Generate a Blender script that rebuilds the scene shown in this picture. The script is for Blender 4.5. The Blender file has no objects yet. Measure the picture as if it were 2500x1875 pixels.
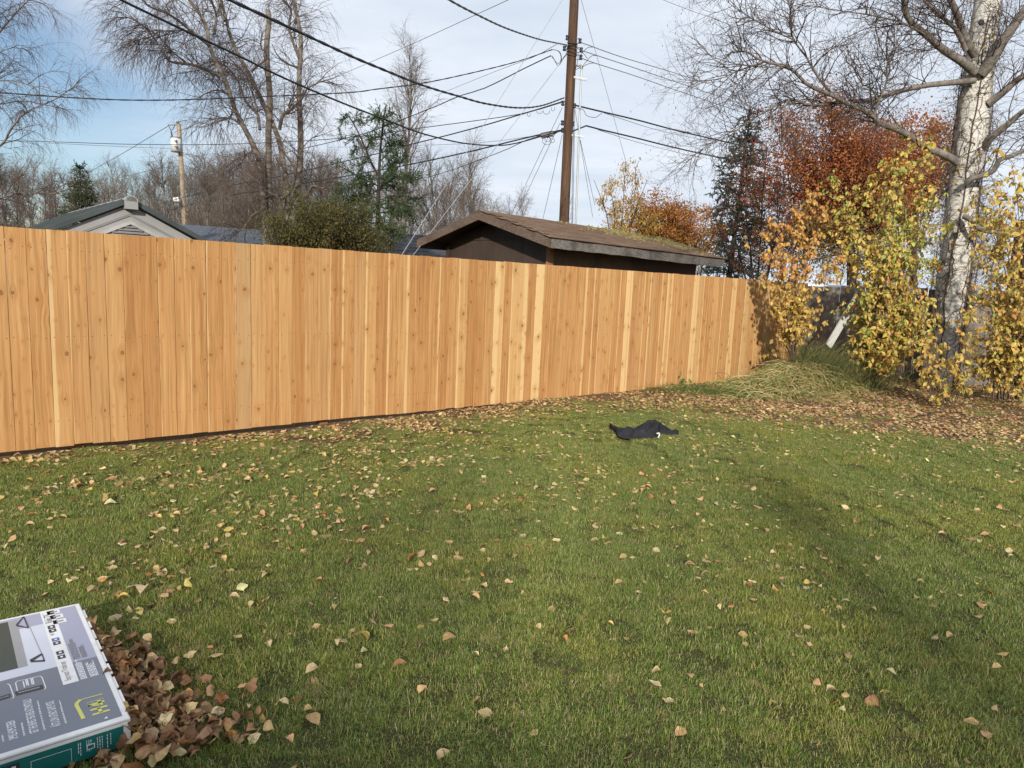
import bpy, math, random
import numpy as np
from mathutils import Vector, Matrix

# ------------------------------------------------------------------ camera, sky, sun, exposure
scene = bpy.context.scene
EYE = 1.66
PITCH = math.atan(243 / 1734.0)
ROLL = math.radians(2.55)
FPX = 1734.0
_F = np.array([0, math.cos(PITCH), -math.sin(PITCH)])
_U0 = np.array([0, math.sin(PITCH), math.cos(PITCH)])
_R = math.cos(ROLL) * np.array([1.0, 0, 0]) + math.sin(ROLL) * _U0
_U = math.cos(ROLL) * _U0 - math.sin(ROLL) * np.array([1.0, 0, 0])
_C = np.array([0, 0, EYE])

cam_d = bpy.data.cameras.new('camera')
cam_d.sensor_width = 36.0
cam_d.lens = 36.0 * FPX / 2500.0
cam_d.clip_start = 0.05
cam_d.clip_end = 3000
cam = bpy.data.objects.new('camera', cam_d)
scene.collection.objects.link(cam)
m3 = Matrix(((_R[0], _U[0], -_F[0]), (_R[1], _U[1], -_F[1]), (_R[2], _U[2], -_F[2])))
cam.matrix_world = Matrix.Translation(Vector(_C)) @ m3.to_4x4()
scene.camera = cam

SUN_EL = math.radians(22)
SUN_AZ = math.radians(4)          # light travels towards +Y, turned a little to +X
world = bpy.data.worlds.new('World')
scene.world = world
world.use_nodes = True
wn, wl = world.node_tree.nodes, world.node_tree.links
wn.clear()
wout = wn.new('ShaderNodeOutputWorld')
wbg = wn.new('ShaderNodeBackground')
wbg.inputs['Strength'].default_value = 0.115
sky = wn.new('ShaderNodeTexSky')
sky.sky_type = 'NISHITA'
sky.sun_disc = False
sky.sun_elevation = SUN_EL
sky.sun_rotation = math.pi + SUN_AZ
sky.air_density = 1.0
sky.dust_density = 0.6
sky.ozone_density = 2.2
tc = wn.new('ShaderNodeTexCoord')
sep = wn.new('ShaderNodeSeparateXYZ')
wl.new(tc.outputs['Generated'], sep.inputs[0])


def wmath(op, a, b=None, c=None, clamp=False):
    n = wn.new('ShaderNodeMath')
    n.operation = op
    n.use_clamp = clamp
    for i, v in enumerate((a, b, c)):
        if v is None:
            continue
        if isinstance(v, (int, float)):
            n.inputs[i].default_value = v
        else:
            wl.new(v, n.inputs[i])
    return n.outputs[0]


zc = wmath('MAXIMUM', sep.outputs[2], 0.0)
den = wmath('ADD', zc, 0.16)
cx_ = wmath('DIVIDE', sep.outputs[0], den)
cy_ = wmath('DIVIDE', sep.outputs[1], den)
comb = wn.new('ShaderNodeCombineXYZ')
wl.new(wmath('MULTIPLY', cx_, 0.55), comb.inputs[0])
wl.new(cy_, comb.inputs[1])
noi = wn.new('ShaderNodeTexNoise')
noi.inputs['Scale'].default_value = 0.75
noi.inputs['Detail'].default_value = 7
noi.inputs['Roughness'].default_value = 0.52
noi.inputs['Distortion'].default_value = 0.35
mapn = wn.new('ShaderNodeMapping')
mapn.inputs['Location'].default_value = (3.1, 0.4, 0)
mapn.inputs['Rotation'].default_value = (0, 0, 0.35)
wl.new(comb.outputs[0], mapn.inputs[0])
wl.new(mapn.outputs[0], noi.inputs['Vector'])
# high veil of cloud, thicker towards the right of the view and thin low on the left
cov = wmath('ADD', noi.outputs['Fac'], wmath('MULTIPLY', sep.outputs[0], 0.36))
cov = wmath('ADD', cov, wmath('MULTIPLY', zc, 0.85))
mr = wn.new('ShaderNodeMapRange')
mr.interpolation_type = 'SMOOTHSTEP'
mr.inputs['From Min'].default_value = 0.38
mr.inputs['From Max'].default_value = 0.64
wl.new(cov, mr.inputs['Value'])
noi2 = wn.new('ShaderNodeTexNoise')
noi2.inputs['Scale'].default_value = 1.7
noi2.inputs['Detail'].default_value = 6
noi2.inputs['Roughness'].default_value = 0.6
wl.new(mapn.outputs[0], noi2.inputs['Vector'])
cr = wn.new('ShaderNodeValToRGB')
cr.color_ramp.elements[0].position = 0.3
cr.color_ramp.elements[0].color = (0.56, 0.63, 0.735, 1)
cr.color_ramp.elements[1].position = 0.7
cr.color_ramp.elements[1].color = (0.76, 0.81, 0.88, 1)
wl.new(noi2.outputs['Fac'], cr.inputs[0])
cmul = wn.new('ShaderNodeVectorMath')
cmul.operation = 'SCALE'
cmul.inputs['Scale'].default_value = 9.7
wl.new(cr.outputs[0], cmul.inputs[0])
wmix = wn.new('ShaderNodeMix')
wmix.data_type = 'RGBA'
wl.new(wmath('ADD', wmath('MULTIPLY', mr.outputs[0], 0.90), 0.05), wmix.inputs[0])
wl.new(sky.outputs[0], wmix.inputs[6])
wl.new(cmul.outputs[0], wmix.inputs[7])
wl.new(wmix.outputs[2], wbg.inputs['Color'])
wl.new(wbg.outputs[0], wout.inputs[0])

sun_d = bpy.data.lights.new('sun', 'SUN')
sun_d.energy = 4.8
sun_d.angle = math.radians(1.5)
sun_d.color = (1.0, 0.93, 0.82)
sun = bpy.data.objects.new('sun', sun_d)
scene.collection.objects.link(sun)
SUN_DIR = Vector((math.sin(SUN_AZ) * math.cos(SUN_EL), math.cos(SUN_AZ) * math.cos(SUN_EL), -math.sin(SUN_EL)))
sun.rotation_euler = SUN_DIR.to_track_quat('-Z', 'Y').to_euler()

scene.view_settings.view_transform = 'Standard'
scene.view_settings.look = 'None'
scene.view_settings.exposure = 0.1
scene.view_settings.gamma = 1.0
scene.render.engine = 'CYCLES'
scene.cycles.max_bounces = 6
scene.cycles.diffuse_bounces = 3
scene.cycles.transparent_max_bounces = 6
scene.cycles.caustics_reflective = False
scene.cycles.caustics_refractive = False

# ------------------------------------------------------------------ helpers
rng = np.random.default_rng(11)
COL = scene.collection


def ray(x, y):
    d = _F * FPX + _R * (x - 1250) + _U * (937.5 - y)
    return d / d[1]


def P(x, y, Y):                     # point seen at a photo pixel, at a forward distance Y
    return _C + ray(x, y) * Y


def G(x, y, z=0.0):                 # point seen at a photo pixel on the level z
    d = ray(x, y)
    return _C + d * ((z - EYE) / d[2])


def nrm(v):
    return v / np.maximum(np.linalg.norm(v, axis=-1, keepdims=True), 1e-9)


def sstep(a, b, x):
    t = np.clip((x - a) / (b - a), 0, 1)
    return t * t * (3 - 2 * t)


def tag(o, label=None, cat=None, group=None, kind=None):
    if label:
        o['label'] = label
    if cat:
        o['category'] = cat
    if group:
        o['group'] = group
    if kind:
        o['kind'] = kind
    return o


def empty(name, loc, label=None, cat=None, group=None, rz=0.0):
    o = bpy.data.objects.new(name, None)
    o.empty_display_size = 0.1
    o.location = loc
    o.rotation_euler = (0, 0, rz)
    COL.objects.link(o)
    return tag(o, label, cat, group)


def mesh_np(name, V, faces_list, mats, smooth=False, tint=None, matidx=None):
    """faces_list: list of int arrays (F,k)"""
    V = np.asarray(V, dtype=np.float32)
    me = bpy.data.meshes.new(name)
    me.vertices.add(len(V))
    me.vertices.foreach_set('co', V.ravel())
    faces_list = [np.asarray(f, dtype=np.int32) for f in faces_list if len(f)]
    tot = sum(len(f) for f in faces_list)
    loops = np.concatenate([f.ravel() for f in faces_list])
    sizes = np.concatenate([np.full(len(f), f.shape[1], dtype=np.int32) for f in faces_list])
    starts = np.concatenate([[0], np.cumsum(sizes)[:-1]]).astype(np.int32)
    me.loops.add(len(loops))
    me.loops.foreach_set('vertex_index', loops)
    me.polygons.add(tot)
    me.polygons.foreach_set('loop_start', starts)
    if matidx is not None:
        me.polygons.foreach_set('material_index', np.asarray(matidx, dtype=np.int32))
    me.update(calc_edges=True)
    me.polygons.foreach_set('use_smooth', np.full(tot, bool(smooth)))
    if tint is not None:
        a = me.attributes.new('tint', 'FLOAT_COLOR', 'POINT')
        t = np.ones((len(V), 4), dtype=np.float32)
        t[:, :3] = tint
        a.data.foreach_set('color', t.ravel())
    for m in (mats if isinstance(mats, (list, tuple)) else [mats]):
        me.materials.append(m)
    me.validate()
    return me


def add(name, me, parent=None, loc=(0, 0, 0), rot=None, color=None):
    o = bpy.data.objects.new(name, me)
    o.location = loc
    if rot is not None:
        o.rotation_euler = rot
    if parent is not None:
        o.parent = parent
    if color is not None:
        o.color = color
    COL.objects.link(o)
    return o


class MB:
    """collects boxes, prisms and bars"""
    def __init__(s):
        s.v, s.f, s.m = [], [], []

    def poly(s, pts, faces, mi=0):
        b = len(s.v)
        s.v += [tuple(p) for p in pts]
        for f in faces:
            s.f.append([b + i for i in f])
            s.m.append(mi)

    def box(s, c, dx, dy, dz, ax=None, mi=0):
        c = np.array(c, float)
        X, Y, Z = ax if ax is not None else (np.array([1., 0, 0]), np.array([0, 1., 0]), np.array([0, 0, 1.]))
        pts = []
        for k in (-1, 1):
            for j in (-1, 1):
                for i in (-1, 1):
                    pts.append(c + X * dx * i / 2 + Y * dy * j / 2 + Z * dz * k / 2)
        s.poly(pts, [(0, 2, 3, 1), (4, 5, 7, 6), (0, 1, 5, 4), (2, 6, 7, 3), (0, 4, 6, 2), (1, 3, 7, 5)], mi)

    def prism(s, ring0, ring1, mi=0):
        n = len(ring0)
        s.poly(list(ring0) + list(ring1), [tuple(range(n))[::-1], tuple(range(n, 2 * n))] +
               [(i, (i + 1) % n, n + (i + 1) % n, n + i) for i in range(n)], mi)

    def bar(s, p, q, w, h, up=(0, 0, 1), mi=0):
        p, q = np.array(p, float), np.array(q, float)
        Z = nrm(q - p)
        X = nrm(np.cross(Z, np.array(up, float)))
        Y = np.cross(Z, X)
        s.box((p + q) / 2, w, h, np.linalg.norm(q - p), (X, Y, Z), mi)

    def cyl(s, p, q, r0, r1=None, n=12, mi=0):
        p, q = np.array(p, float), np.array(q, float)
        r1 = r0 if r1 is None else r1
        Z = nrm(q - p)
        X = nrm(np.cross(Z, np.array([.31, .52, .8]) if abs(Z[2]) > .9 else np.array([0, 0, 1.])))
        Y = np.cross(Z, X)
        a = np.arange(n) * 2 * math.pi / n
        ring = lambda c, r: [c + r * (math.cos(t) * X + math.sin(t) * Y) for t in a]
        s.prism(ring(p, r0), ring(q, r1), mi)

    def mesh(s, name, mats, origin=(0, 0, 0), smooth=False):
        me = bpy.data.meshes.new(name)
        o = np.array(origin)
        me.from_pydata([tuple(np.array(v) - o) for v in s.v], [], s.f)
        for m in (mats if isinstance(mats, (list, tuple)) else [mats]):
            me.materials.append(m)
        me.polygons.foreach_set('material_index', s.m)
        me.polygons.foreach_set('use_smooth', [smooth] * len(s.f))
        me.update()
        return me


def mb_obj(name, mb, mats, parent=None, smooth=False):
    org = np.array(parent.location) if parent is not None else np.zeros(3)
    if parent is not None and parent.parent is not None:
        org = org + np.array(parent.parent.location)
    return add(name, mb.mesh(name, mats, org, smooth), parent)


def resample(pts, K):
    pts = np.asarray(pts, float)
    # smooth with Catmull-Rom through the given points
    n = len(pts)
    if n < 3:
        t = np.linspace(0, n - 1, K)
        i = np.minimum(t.astype(int), n - 2)
        f = (t - i)[:, None]
        return pts[i] * (1 - f) + pts[i + 1] * f
    e = np.vstack([2 * pts[0] - pts[1], pts, 2 * pts[-1] - pts[-2]])
    seg = np.linalg.norm(np.diff(pts[:, :3], axis=0), axis=1)
    cum = np.concatenate([[0], np.cumsum(seg)])
    u = np.linspace(0, cum[-1], K)
    i = np.clip(np.searchsorted(cum, u, side='right') - 1, 0, n - 2)
    t = ((u - cum[i]) / np.maximum(seg[i], 1e-9))[:, None]
    p0, p1, p2, p3 = e[i], e[i + 1], e[i + 2], e[i + 3]
    return 0.5 * (2 * p1 + (p2 - p0) * t + (2 * p0 - 5 * p1 + 4 * p2 - p3) * t ** 2 + (3 * p1 - p0 - 3 * p2 + p3) * t ** 3)


def tube_arrays(pts, rad, n):
    """pts (M,K,3), rad (M,K) -> verts, quads"""
    M, K, _ = pts.shape
    T = np.gradient(pts, axis=1)
    T = nrm(T)
    ref = np.array([0.37, 0.61, 0.70])
    alt = np.array([0.9, -0.4, 0.1])
    mean = nrm(pts[:, -1] - pts[:, 0])
    use = (np.abs(mean @ nrm(ref)) > 0.85)
    refs = np.where(use[:, None], alt, ref)[:, None, :]
    A = nrm(np.cross(T, refs))
    B = np.cross(T, A)
    th = np.arange(n) * 2 * math.pi / n
    V = pts[:, :, None, :] + rad[:, :, None, None] * (np.cos(th)[None, None, :, None] * A[:, :, None, :] +
                                                      np.sin(th)[None, None, :, None] * B[:, :, None, :])
    V = V.reshape(-1, 3)
    m = np.arange(M)[:, None, None] * (K * n)
    k = np.arange(K - 1)[None, :, None] * n
    a = np.arange(n)[None, None, :]
    b = (a + 1) % n
    q = np.stack([m + k + a, m + k + b, m + k + n + b, m + k + n + a], axis=-1).reshape(-1, 4)
    return V, q


class Tubes:
    def __init__(s):
        s.parts = []            # (pts M,K,3 ; rad M,K ; n ; tint)

    def addm(s, pts, rad, n, tint=None):
        pts = np.asarray(pts, float)
        if pts.ndim == 2:
            pts = pts[None]
            rad = np.asarray(rad)[None]
        s.parts.append((pts, np.asarray(rad, float), n, tint))

    def mesh(s, name, mat, origin=(0, 0, 0), smooth=True):
        Vs, Fs, off, Ts = [], [], 0, []
        anyt = any(p[3] is not None for p in s.parts)
        for pts, rad, n, tint in s.parts:
            V, q = tube_arrays(pts, rad, n)
            Vs.append(V)
            Fs.append(q + off)
            off += len(V)
            if anyt:
                if tint is None:
                    tint = np.array([.5, .5, .5])
                tint = np.asarray(tint, float)
                if tint.ndim == 2:
                    Ts.append(np.repeat(tint, pts.shape[1] * n, axis=0))
                else:
                    Ts.append(np.tile(tint, (len(V), 1)))
        return mesh_np(name, np.vstack(Vs) - np.array(origin), [np.vstack(Fs)], mat, smooth,
                       np.vstack(Ts) if anyt else None)


def grow(parents, n, tr, length, ang, droop, K, wob, r, up=0.0, seed=None, tip=0.25):
    """n children on a list of (pts K,3 ; rad K); returns pts (n,K,3), rad (n,K)"""
    g = rng
    L = np.array([np.linalg.norm(np.diff(p, axis=0), axis=1).sum() for p, _ in parents])
    pi = g.choice(len(parents), n, p=L / L.sum())
    t = tr[0] + (tr[1] - tr[0]) * g.random(n)
    base = np.zeros((n, 3)); tan = np.zeros((n, 3)); br = np.zeros(n)
    order = np.argsort(pi)
    for idx in np.unique(pi):
        sel = np.where(pi == idx)[0]
        p, pr = parents[idx]
        k = len(p)
        u = t[sel] * (k - 1)
        i = np.minimum(u.astype(int), k - 2)
        f = (u - i)[:, None]
        base[sel] = p[i] * (1 - f) + p[i + 1] * f
        tan[sel] = p[i + 1] - p[i]
        br[sel] = pr[i]
    tan = nrm(tan)
    rv = nrm(g.normal(size=(n, 3)))
    perp = nrm(rv - (rv * tan).sum(1, keepdims=True) * tan)
    a = np.radians(ang[0] + (ang[1] - ang[0]) * g.random(n))[:, None]
    d = tan * np.cos(a) + perp * np.sin(a)
    d[:, 2] += up
    d = nrm(d)
    ln = (length[0] + (length[1] - length[0]) * g.random(n)) * (1.0 - 0.45 * t)
    pts = np.zeros((n, K, 3))
    pts[:, 0] = base
    for k in range(1, K):
        d = d + g.normal(size=(n, 3)) * wob
        d[:, 2] -= droop
        d = nrm(d)
        pts[:, k] = pts[:, k - 1] + d * (ln / (K - 1))[:, None]
    r0 = np.minimum(r[0] + (r[1] - r[0]) * g.random(n), br * 0.8 + 1e-4)
    rad = r0[:, None] * np.linspace(1, tip, K)[None, :]
    return pts, rad


def plist(pts, rad):
    return [(pts[i], rad[i]) for i in range(len(pts))]


def leaf_quads(pos, size, hang=0.6, aspect=0.55, normal_bias=None, fold=0.25):
    """diamond leaves folded on the midrib; returns V, faces(tri)"""
    n = len(pos)
    size = np.broadcast_to(size, (n,))[:, None]
    ax = rng.normal(size=(n, 3))
    ax[:, 2] -= hang * 2.2
    ax = nrm(ax)
    rv = rng.normal(size=(n, 3))
    if normal_bias is not None:
        rv = rv + np.array(normal_bias)
    nz = nrm(rv - (rv * ax).sum(1, keepdims=True) * ax)
    sd = np.cross(ax, nz)
    p0 = pos
    p2 = pos + ax * size
    mid = pos + ax * size * 0.45
    w = size * aspect * 0.5
    p1 = mid + sd * w + nz * w * fold
    p3 = mid - sd * w + nz * w * fold
    V = np.stack([p0, p1, p2, p3], axis=1).reshape(-1, 3)
    b = np.arange(n)[:, None] * 4
    F = np.vstack([b + np.array([0, 1, 2]), b + np.array([0, 2, 3])])
    return V, F


def pick(palette, n, jit=0.12):
    pal = np.array(palette, float)
    c = pal[rng.integers(0, len(pal), n)]
    return np.clip(c * (1 + jit * rng.normal(size=(n, 1))) * (1 + 0.05 * rng.normal(size=(n, 3))), 0.004, 0.95)


# ------------------------------------------------------------------ materials
class NT:
    def __init__(s, name):
        s.mat = bpy.data.materials.new(name)
        s.mat.use_nodes = True
        s.t = s.mat.node_tree
        s.n = s.t.nodes
        s.l = s.t.links
        s.b = s.n['Principled BSDF']
        s.out = s.n['Material Output']

    def node(s, typ, **kw):
        n = s.n.new(typ)
        for k, v in kw.items():
            setattr(n, k, v)
        return n

    def set(s, inp, v):
        if hasattr(v, 'is_linked') or isinstance(v, bpy.types.NodeSocket):
            s.l.new(v, inp)
        else:
            inp.default_value = v

    def m(s, op, a, b=None, c=None, clamp=False):
        n = s.node('ShaderNodeMath', operation=op, use_clamp=clamp)
        for i, v in enumerate((a, b, c)):
            if v is not None:
                s.set(n.inputs[i], v)
        return n.outputs[0]

    def vm(s, op, a, b=None):
        n = s.node('ShaderNodeVectorMath', operation=op)
        s.set(n.inputs[0], a)
        if b is not None:
            s.set(n.inputs[1], b)
        return n.outputs[0]

    def noise(s, vec, scale=5, detail=4, rough=0.55, dist=0.0):
        n = s.node('ShaderNodeTexNoise')
        if vec is not None:
            s.l.new(vec, n.inputs['Vector'])
        n.inputs['Scale'].default_value = scale
        n.inputs['Detail'].default_value = detail
        n.inputs['Roughness'].default_value = rough
        n.inputs['Distortion'].default_value = dist
        return n.outputs['Fac']

    def ramp(s, fac, stops):
        n = s.node('ShaderNodeValToRGB')
        e = n.color_ramp.elements
        while len(e) < len(stops):
            e.new(0.5)
        for el, (p, c) in zip(e, stops):
            el.position = p
            el.color = tuple(c) + (1,) if len(c) == 3 else c
        s.l.new(fac, n.inputs[0])
        return n.outputs[0]

    def mix(s, fac, a, b, blend='MIX'):
        n = s.node('ShaderNodeMix', data_type='RGBA', blend_type=blend)
        s.set(n.inputs[0], fac)
        s.set(n.inputs[6], a if not isinstance(a, tuple) else (tuple(a) + (1,) if len(a) == 3 else a))
        s.set(n.inputs[7], b if not isinstance(b, tuple) else (tuple(b) + (1,) if len(b) == 3 else b))
        return n.outputs[2]

    def mrange(s, v, a, b, c=0.0, d=1.0, smooth=True):
        n = s.node('ShaderNodeMapRange')
        n.interpolation_type = 'SMOOTHSTEP' if smooth else 'LINEAR'
        s.set(n.inputs['Value'], v)
        for k, x in (('From Min', a), ('From Max', b), ('To Min', c), ('To Max', d)):
            s.set(n.inputs[k], x)
        return n.outputs[0]

    def obj(s):
        return s.node('ShaderNodeTexCoord').outputs['Object']

    def pos(s):
        return s.node('ShaderNodeNewGeometry').outputs['Position']

    def mapping(s, vec, scale=(1, 1, 1), loc=(0, 0, 0)):
        n = s.node('ShaderNodeMapping')
        n.inputs['Scale'].default_value = scale
        n.inputs['Location'].default_value = loc
        s.l.new(vec, n.inputs[0])
        return n.outputs[0]

    def bump(s, h, strength=0.3, dist=0.01):
        n = s.node('ShaderNodeBump')
        n.inputs['Strength'].default_value = strength
        n.inputs['Distance'].default_value = dist
        s.l.new(h, n.inputs['Height'])
        s.l.new(n.outputs[0], s.b.inputs['Normal'])

    def base(s, c):
        s.set(s.b.inputs['Base Color'], c if not isinstance(c, tuple) or len(c) == 4 else tuple(c) + (1,))
        return s

    def rough(s, r, spec=0.3):
        s.set(s.b.inputs['Roughness'], r)
        s.b.inputs['Specular IOR Level'].default_value = spec
        return s


def simple(name, c, rough=0.7, var=0.15, scale=6.0, spec=0.3, metal=0.0, stretch=(1, 1, 1), bump=0.0):
    t = NT(name)
    v = t.mapping(t.pos(), stretch)
    n = t.noise(v, scale, 5, 0.6)
    lo = tuple(max(0, x * (1 - var)) for x in c)
    hi = tuple(min(1, x * (1 + var)) for x in c)
    t.base(t.ramp(n, [(0.3, lo), (0.7, hi)])).rough(rough, spec)
    t.b.inputs['Metallic'].default_value = metal
    if bump:
        t.bump(n, bump, 0.01)
    return t.mat


def leaf_mat(name, use_obj=False, trans=0.35, rough=0.55, spec=0.25):
    """leaf: colour from a per-leaf tint (attribute or object colour)"""
    t = NT(name)
    if use_obj:
        c = t.node('ShaderNodeObjectInfo').outputs['Color']
    else:
        c = t.node('ShaderNodeAttribute', attribute_name='tint').outputs['Color']
    n = t.noise(t.pos(), 60, 3, 0.6)
    c = t.mix(t.mrange(n, 0.35, 0.7), c, t.mix(1.0, c, (0.72, 0.66, 0.6), 'MULTIPLY'))
    t.base(c).rough(rough, spec)
    tr = t.node('ShaderNodeBsdfTranslucent')
    t.l.new(c, tr.inputs[0])
    mx = t.node('ShaderNodeMixShader')
    mx.inputs[0].default_value = trans
    t.l.new(t.b.outputs[0], mx.inputs[1])
    t.l.new(tr.outputs[0], mx.inputs[2])
    t.l.new(mx.outputs[0], t.out.inputs[0])
    return t.mat


def cedar_mat():
    t = NT('cedar')
    oi = t.node('ShaderNodeObjectInfo')
    R = oi.outputs['Random']
    colr = t.node('ShaderNodeSeparateColor')
    t.l.new(oi.outputs['Color'], colr.inputs[0])
    tone, sapl, sapr = colr.outputs[0], colr.outputs[1], colr.outputs[2]
    tone = t.m('ADD', .14, t.m('MULTIPLY', tone, .70))
    grey = t.m('SUBTRACT', 1.0, oi.outputs['Alpha'])
    s = t.node('ShaderNodeSeparateXYZ')
    t.l.new(t.obj(), s.inputs[0])
    x, z = s.outputs[0], s.outputs[2]
    ox = t.m('ADD', x, t.m('MULTIPLY', R, 13.7))
    oz = t.m('ADD', z, t.m('MULTIPLY', R, 171.3))
    # knots: one candidate in each cell along the board
    wp = t.node('ShaderNodeCombineXYZ')
    t.set(wp.inputs[0], t.m('MULTIPLY', ox, 60.0))
    t.set(wp.inputs[1], t.m('MULTIPLY', oz, 60.0))
    w1 = t.m('MULTIPLY', t.m('SUBTRACT', t.noise(wp.outputs[0], 1.0, 3, .6), .5), .020)
    w2 = t.m('MULTIPLY', t.m('SUBTRACT', t.noise(t.vm('ADD', wp.outputs[0], (7.3, 1.9, 0)), 1.0, 3, .6), .5), .026)
    cv = t.node('ShaderNodeCombineXYZ')
    t.set(cv.inputs[0], t.m('MULTIPLY', t.m('ADD', ox, w1), 9.0))
    t.set(cv.inputs[1], t.m('MULTIPLY', t.m('ADD', oz, w2), 4.6))
    vo = t.node('ShaderNodeTexVoronoi', voronoi_dimensions='2D', feature='F1')
    vo.inputs['Scale'].default_value = 1.0
    vo.inputs['Randomness'].default_value = 0.95
    t.l.new(cv.outputs[0], vo.inputs['Vector'])
    dv = t.vm('SUBTRACT', cv.outputs[0], vo.outputs['Position'])
    ds = t.node('ShaderNodeSeparateXYZ')
    t.l.new(dv, ds.inputs[0])
    dx = t.m('DIVIDE', ds.outputs[0], 9.0)
    dz = t.m('DIVIDE', ds.outputs[1], 4.6)
    d = t.m('SQRT', t.m('ADD', t.m('POWER', t.m('ABSOLUTE', dx), 2.0), t.m('MULTIPLY', t.m('POWER', t.m('ABSOLUTE', dz), 2.0), 0.55)))
    vc = t.node('ShaderNodeSeparateColor')
    t.l.new(vo.outputs['Color'], vc.inputs[0])
    exist = t.m('GREATER_THAN', vc.outputs[1], t.m('ADD', 0.20, t.m('MULTIPLY', R, 0.3)))
    rad = t.m('MULTIPLY', t.m('ADD', 0.0025, t.m('MULTIPLY', t.m('POWER', vc.outputs[0], 2.2), 0.016)), exist)
    # grain swerves round the knots
    infl = t.m('EXPONENT', t.m('MULTIPLY', t.m('POWER', t.m('DIVIDE', d, t.m('ADD', t.m('MULTIPLY', rad, 3.2), 0.004)), 2.0), -1.0))
    infl = t.m('MULTIPLY', infl, exist)
    xb = t.m('SUBTRACT', ox, t.m('MULTIPLY', t.m('MULTIPLY', dx, infl), 0.9))
    wv = t.node('ShaderNodeCombineXYZ')
    t.set(wv.inputs[0], t.m('MULTIPLY', ox, 5.0))
    t.set(wv.inputs[1], t.m('MULTIPLY', oz, 1.1))
    wander = t.m('MULTIPLY', t.m('SUBTRACT', t.noise(wv.outputs[0], 1.0, 2, 0.5), 0.5), 0.05)
    xw = t.m('ADD', xb, wander)
    g1 = t.node('ShaderNodeCombineXYZ')
    t.set(g1.inputs[0], t.m('MULTIPLY', xw, 150.0))
    t.set(g1.inputs[1], t.m('MULTIPLY', oz, 1.6))
    fine = t.noise(g1.outputs[0], 1.0, 5, 0.62)
    g2 = t.node('ShaderNodeCombineXYZ')
    t.set(g2.inputs[0], t.m('MULTIPLY', xw, 38.0))
    t.set(g2.inputs[1], t.m('MULTIPLY', oz, 0.7))
    broad = t.noise(g2.outputs[0], 1.0, 3, 0.5)
    g3 = t.node('ShaderNodeCombineXYZ')
    t.set(g3.inputs[0], t.m('MULTIPLY', ox, 6.0))
    t.set(g3.inputs[1], t.m('MULTIPLY', oz, 3.0))
    blot = t.noise(g3.outputs[0], 1.0, 3, 0.5)
    c = t.ramp(broad, [(0.28, (0.325, 0.155, 0.056)), (0.5, (0.465, 0.248, 0.096)), (0.75, (0.55, 0.328, 0.142))])
    c = t.mix(t.mrange(fine, 0.46, 0.66, 0, 0.68), c, (0.30, 0.145, 0.046))
    c = t.mix(t.mrange(blot, 0.45, 0.8, 0, 0.35), c, (0.52, 0.25, 0.09))
    # board tone: 0 darker and redder, 1 pale
    c = t.mix(t.mrange(tone, 0.5, 0.0, 0, 0.62), c, t.mix(1.0, c, (0.70, 0.55, 0.45), 'MULTIPLY'))
    c = t.mix(t.mrange(tone, 0.5, 1.0, 0, 0.75), c, (0.64, 0.43, 0.19))
    c = t.mix(t.m('MULTIPLY', grey, 0.42), c, (0.38, 0.275, 0.145))
    # sapwood along an edge
    wob = t.m('MULTIPLY', t.m('SUBTRACT', t.noise(g3.outputs[0], 0.6, 2, 0.5), 0.5), 0.03)
    xs = t.m('ADD', x, wob)
    el = t.m('SUBTRACT', t.m('MULTIPLY', sapl, 0.15), 0.078)
    er = t.m('SUBTRACT', 0.078, t.m('MULTIPLY', sapr, 0.15))
    sm = t.m('MAXIMUM', t.mrange(t.m('SUBTRACT', el, xs), -0.004, 0.006), t.mrange(t.m('SUBTRACT', xs, er), -0.004, 0.006))
    sapc = t.mix(t.mrange(fine, 0.45, 0.75, 0, 0.5), (0.68, 0.49, 0.25), (0.55, 0.36, 0.15))
    c = t.mix(t.m('MULTIPLY', sm, 0.58), c, sapc)
    # knots and the rings round them
    ring = t.m('SINE', t.m('MULTIPLY', d, 620.0))
    rm = t.m('MULTIPLY', t.m('MULTIPLY', t.mrange(ring, 0.0, 1.0), infl), 0.5)
    c = t.mix(rm, c, (0.30, 0.13, 0.045))
    c = t.mix(t.m('MULTIPLY', infl, 0.42), c, (0.37, 0.175, 0.055))
    kn = t.mrange(d, t.m('MULTIPLY', rad, 1.05), t.m('MULTIPLY', rad, 0.7))
    kn = t.m('MULTIPLY', kn, exist)
    kc = t.mix(t.mrange(ring, -0.3, 0.8), (0.15, 0.068, 0.024), (0.32, 0.155, 0.058))
    c = t.mix(t.m('MULTIPLY', kn, 0.9), c, kc)
    t.base(c).rough(0.72, 0.25)
    rv = t.noise(t.mapping(t.obj(), (260, 260, 60)), 1.0, 2, 0.5)
    h = t.m('ADD', t.m('MULTIPLY', fine, 0.6), t.m('MULTIPLY', rv, 0.5))
    t.bump(h, 0.35, 0.0025)
    return t.mat


def wood_mat(name, c1, c2, axis_scale=(8, 8, 1), rough=0.8, scale=6.0, dark=None, bump=0.4, objsp=False):
    t = NT(name)
    v = t.mapping(t.obj() if objsp else t.pos(), axis_scale)
    n = t.noise(v, scale, 6, 0.62, 0.3)
    b = t.noise(t.obj() if objsp else t.pos(), 2.2, 4, 0.6)
    c = t.ramp(n, [(0.28, c1), (0.72, c2)])
    if dark:
        c = t.mix(t.mrange(b, 0.45, 0.7, 0, 0.7), c, dark)
    t.base(c).rough(rough, 0.2)
    t.bump(n, bump, 0.008)
    return t.mat


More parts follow.
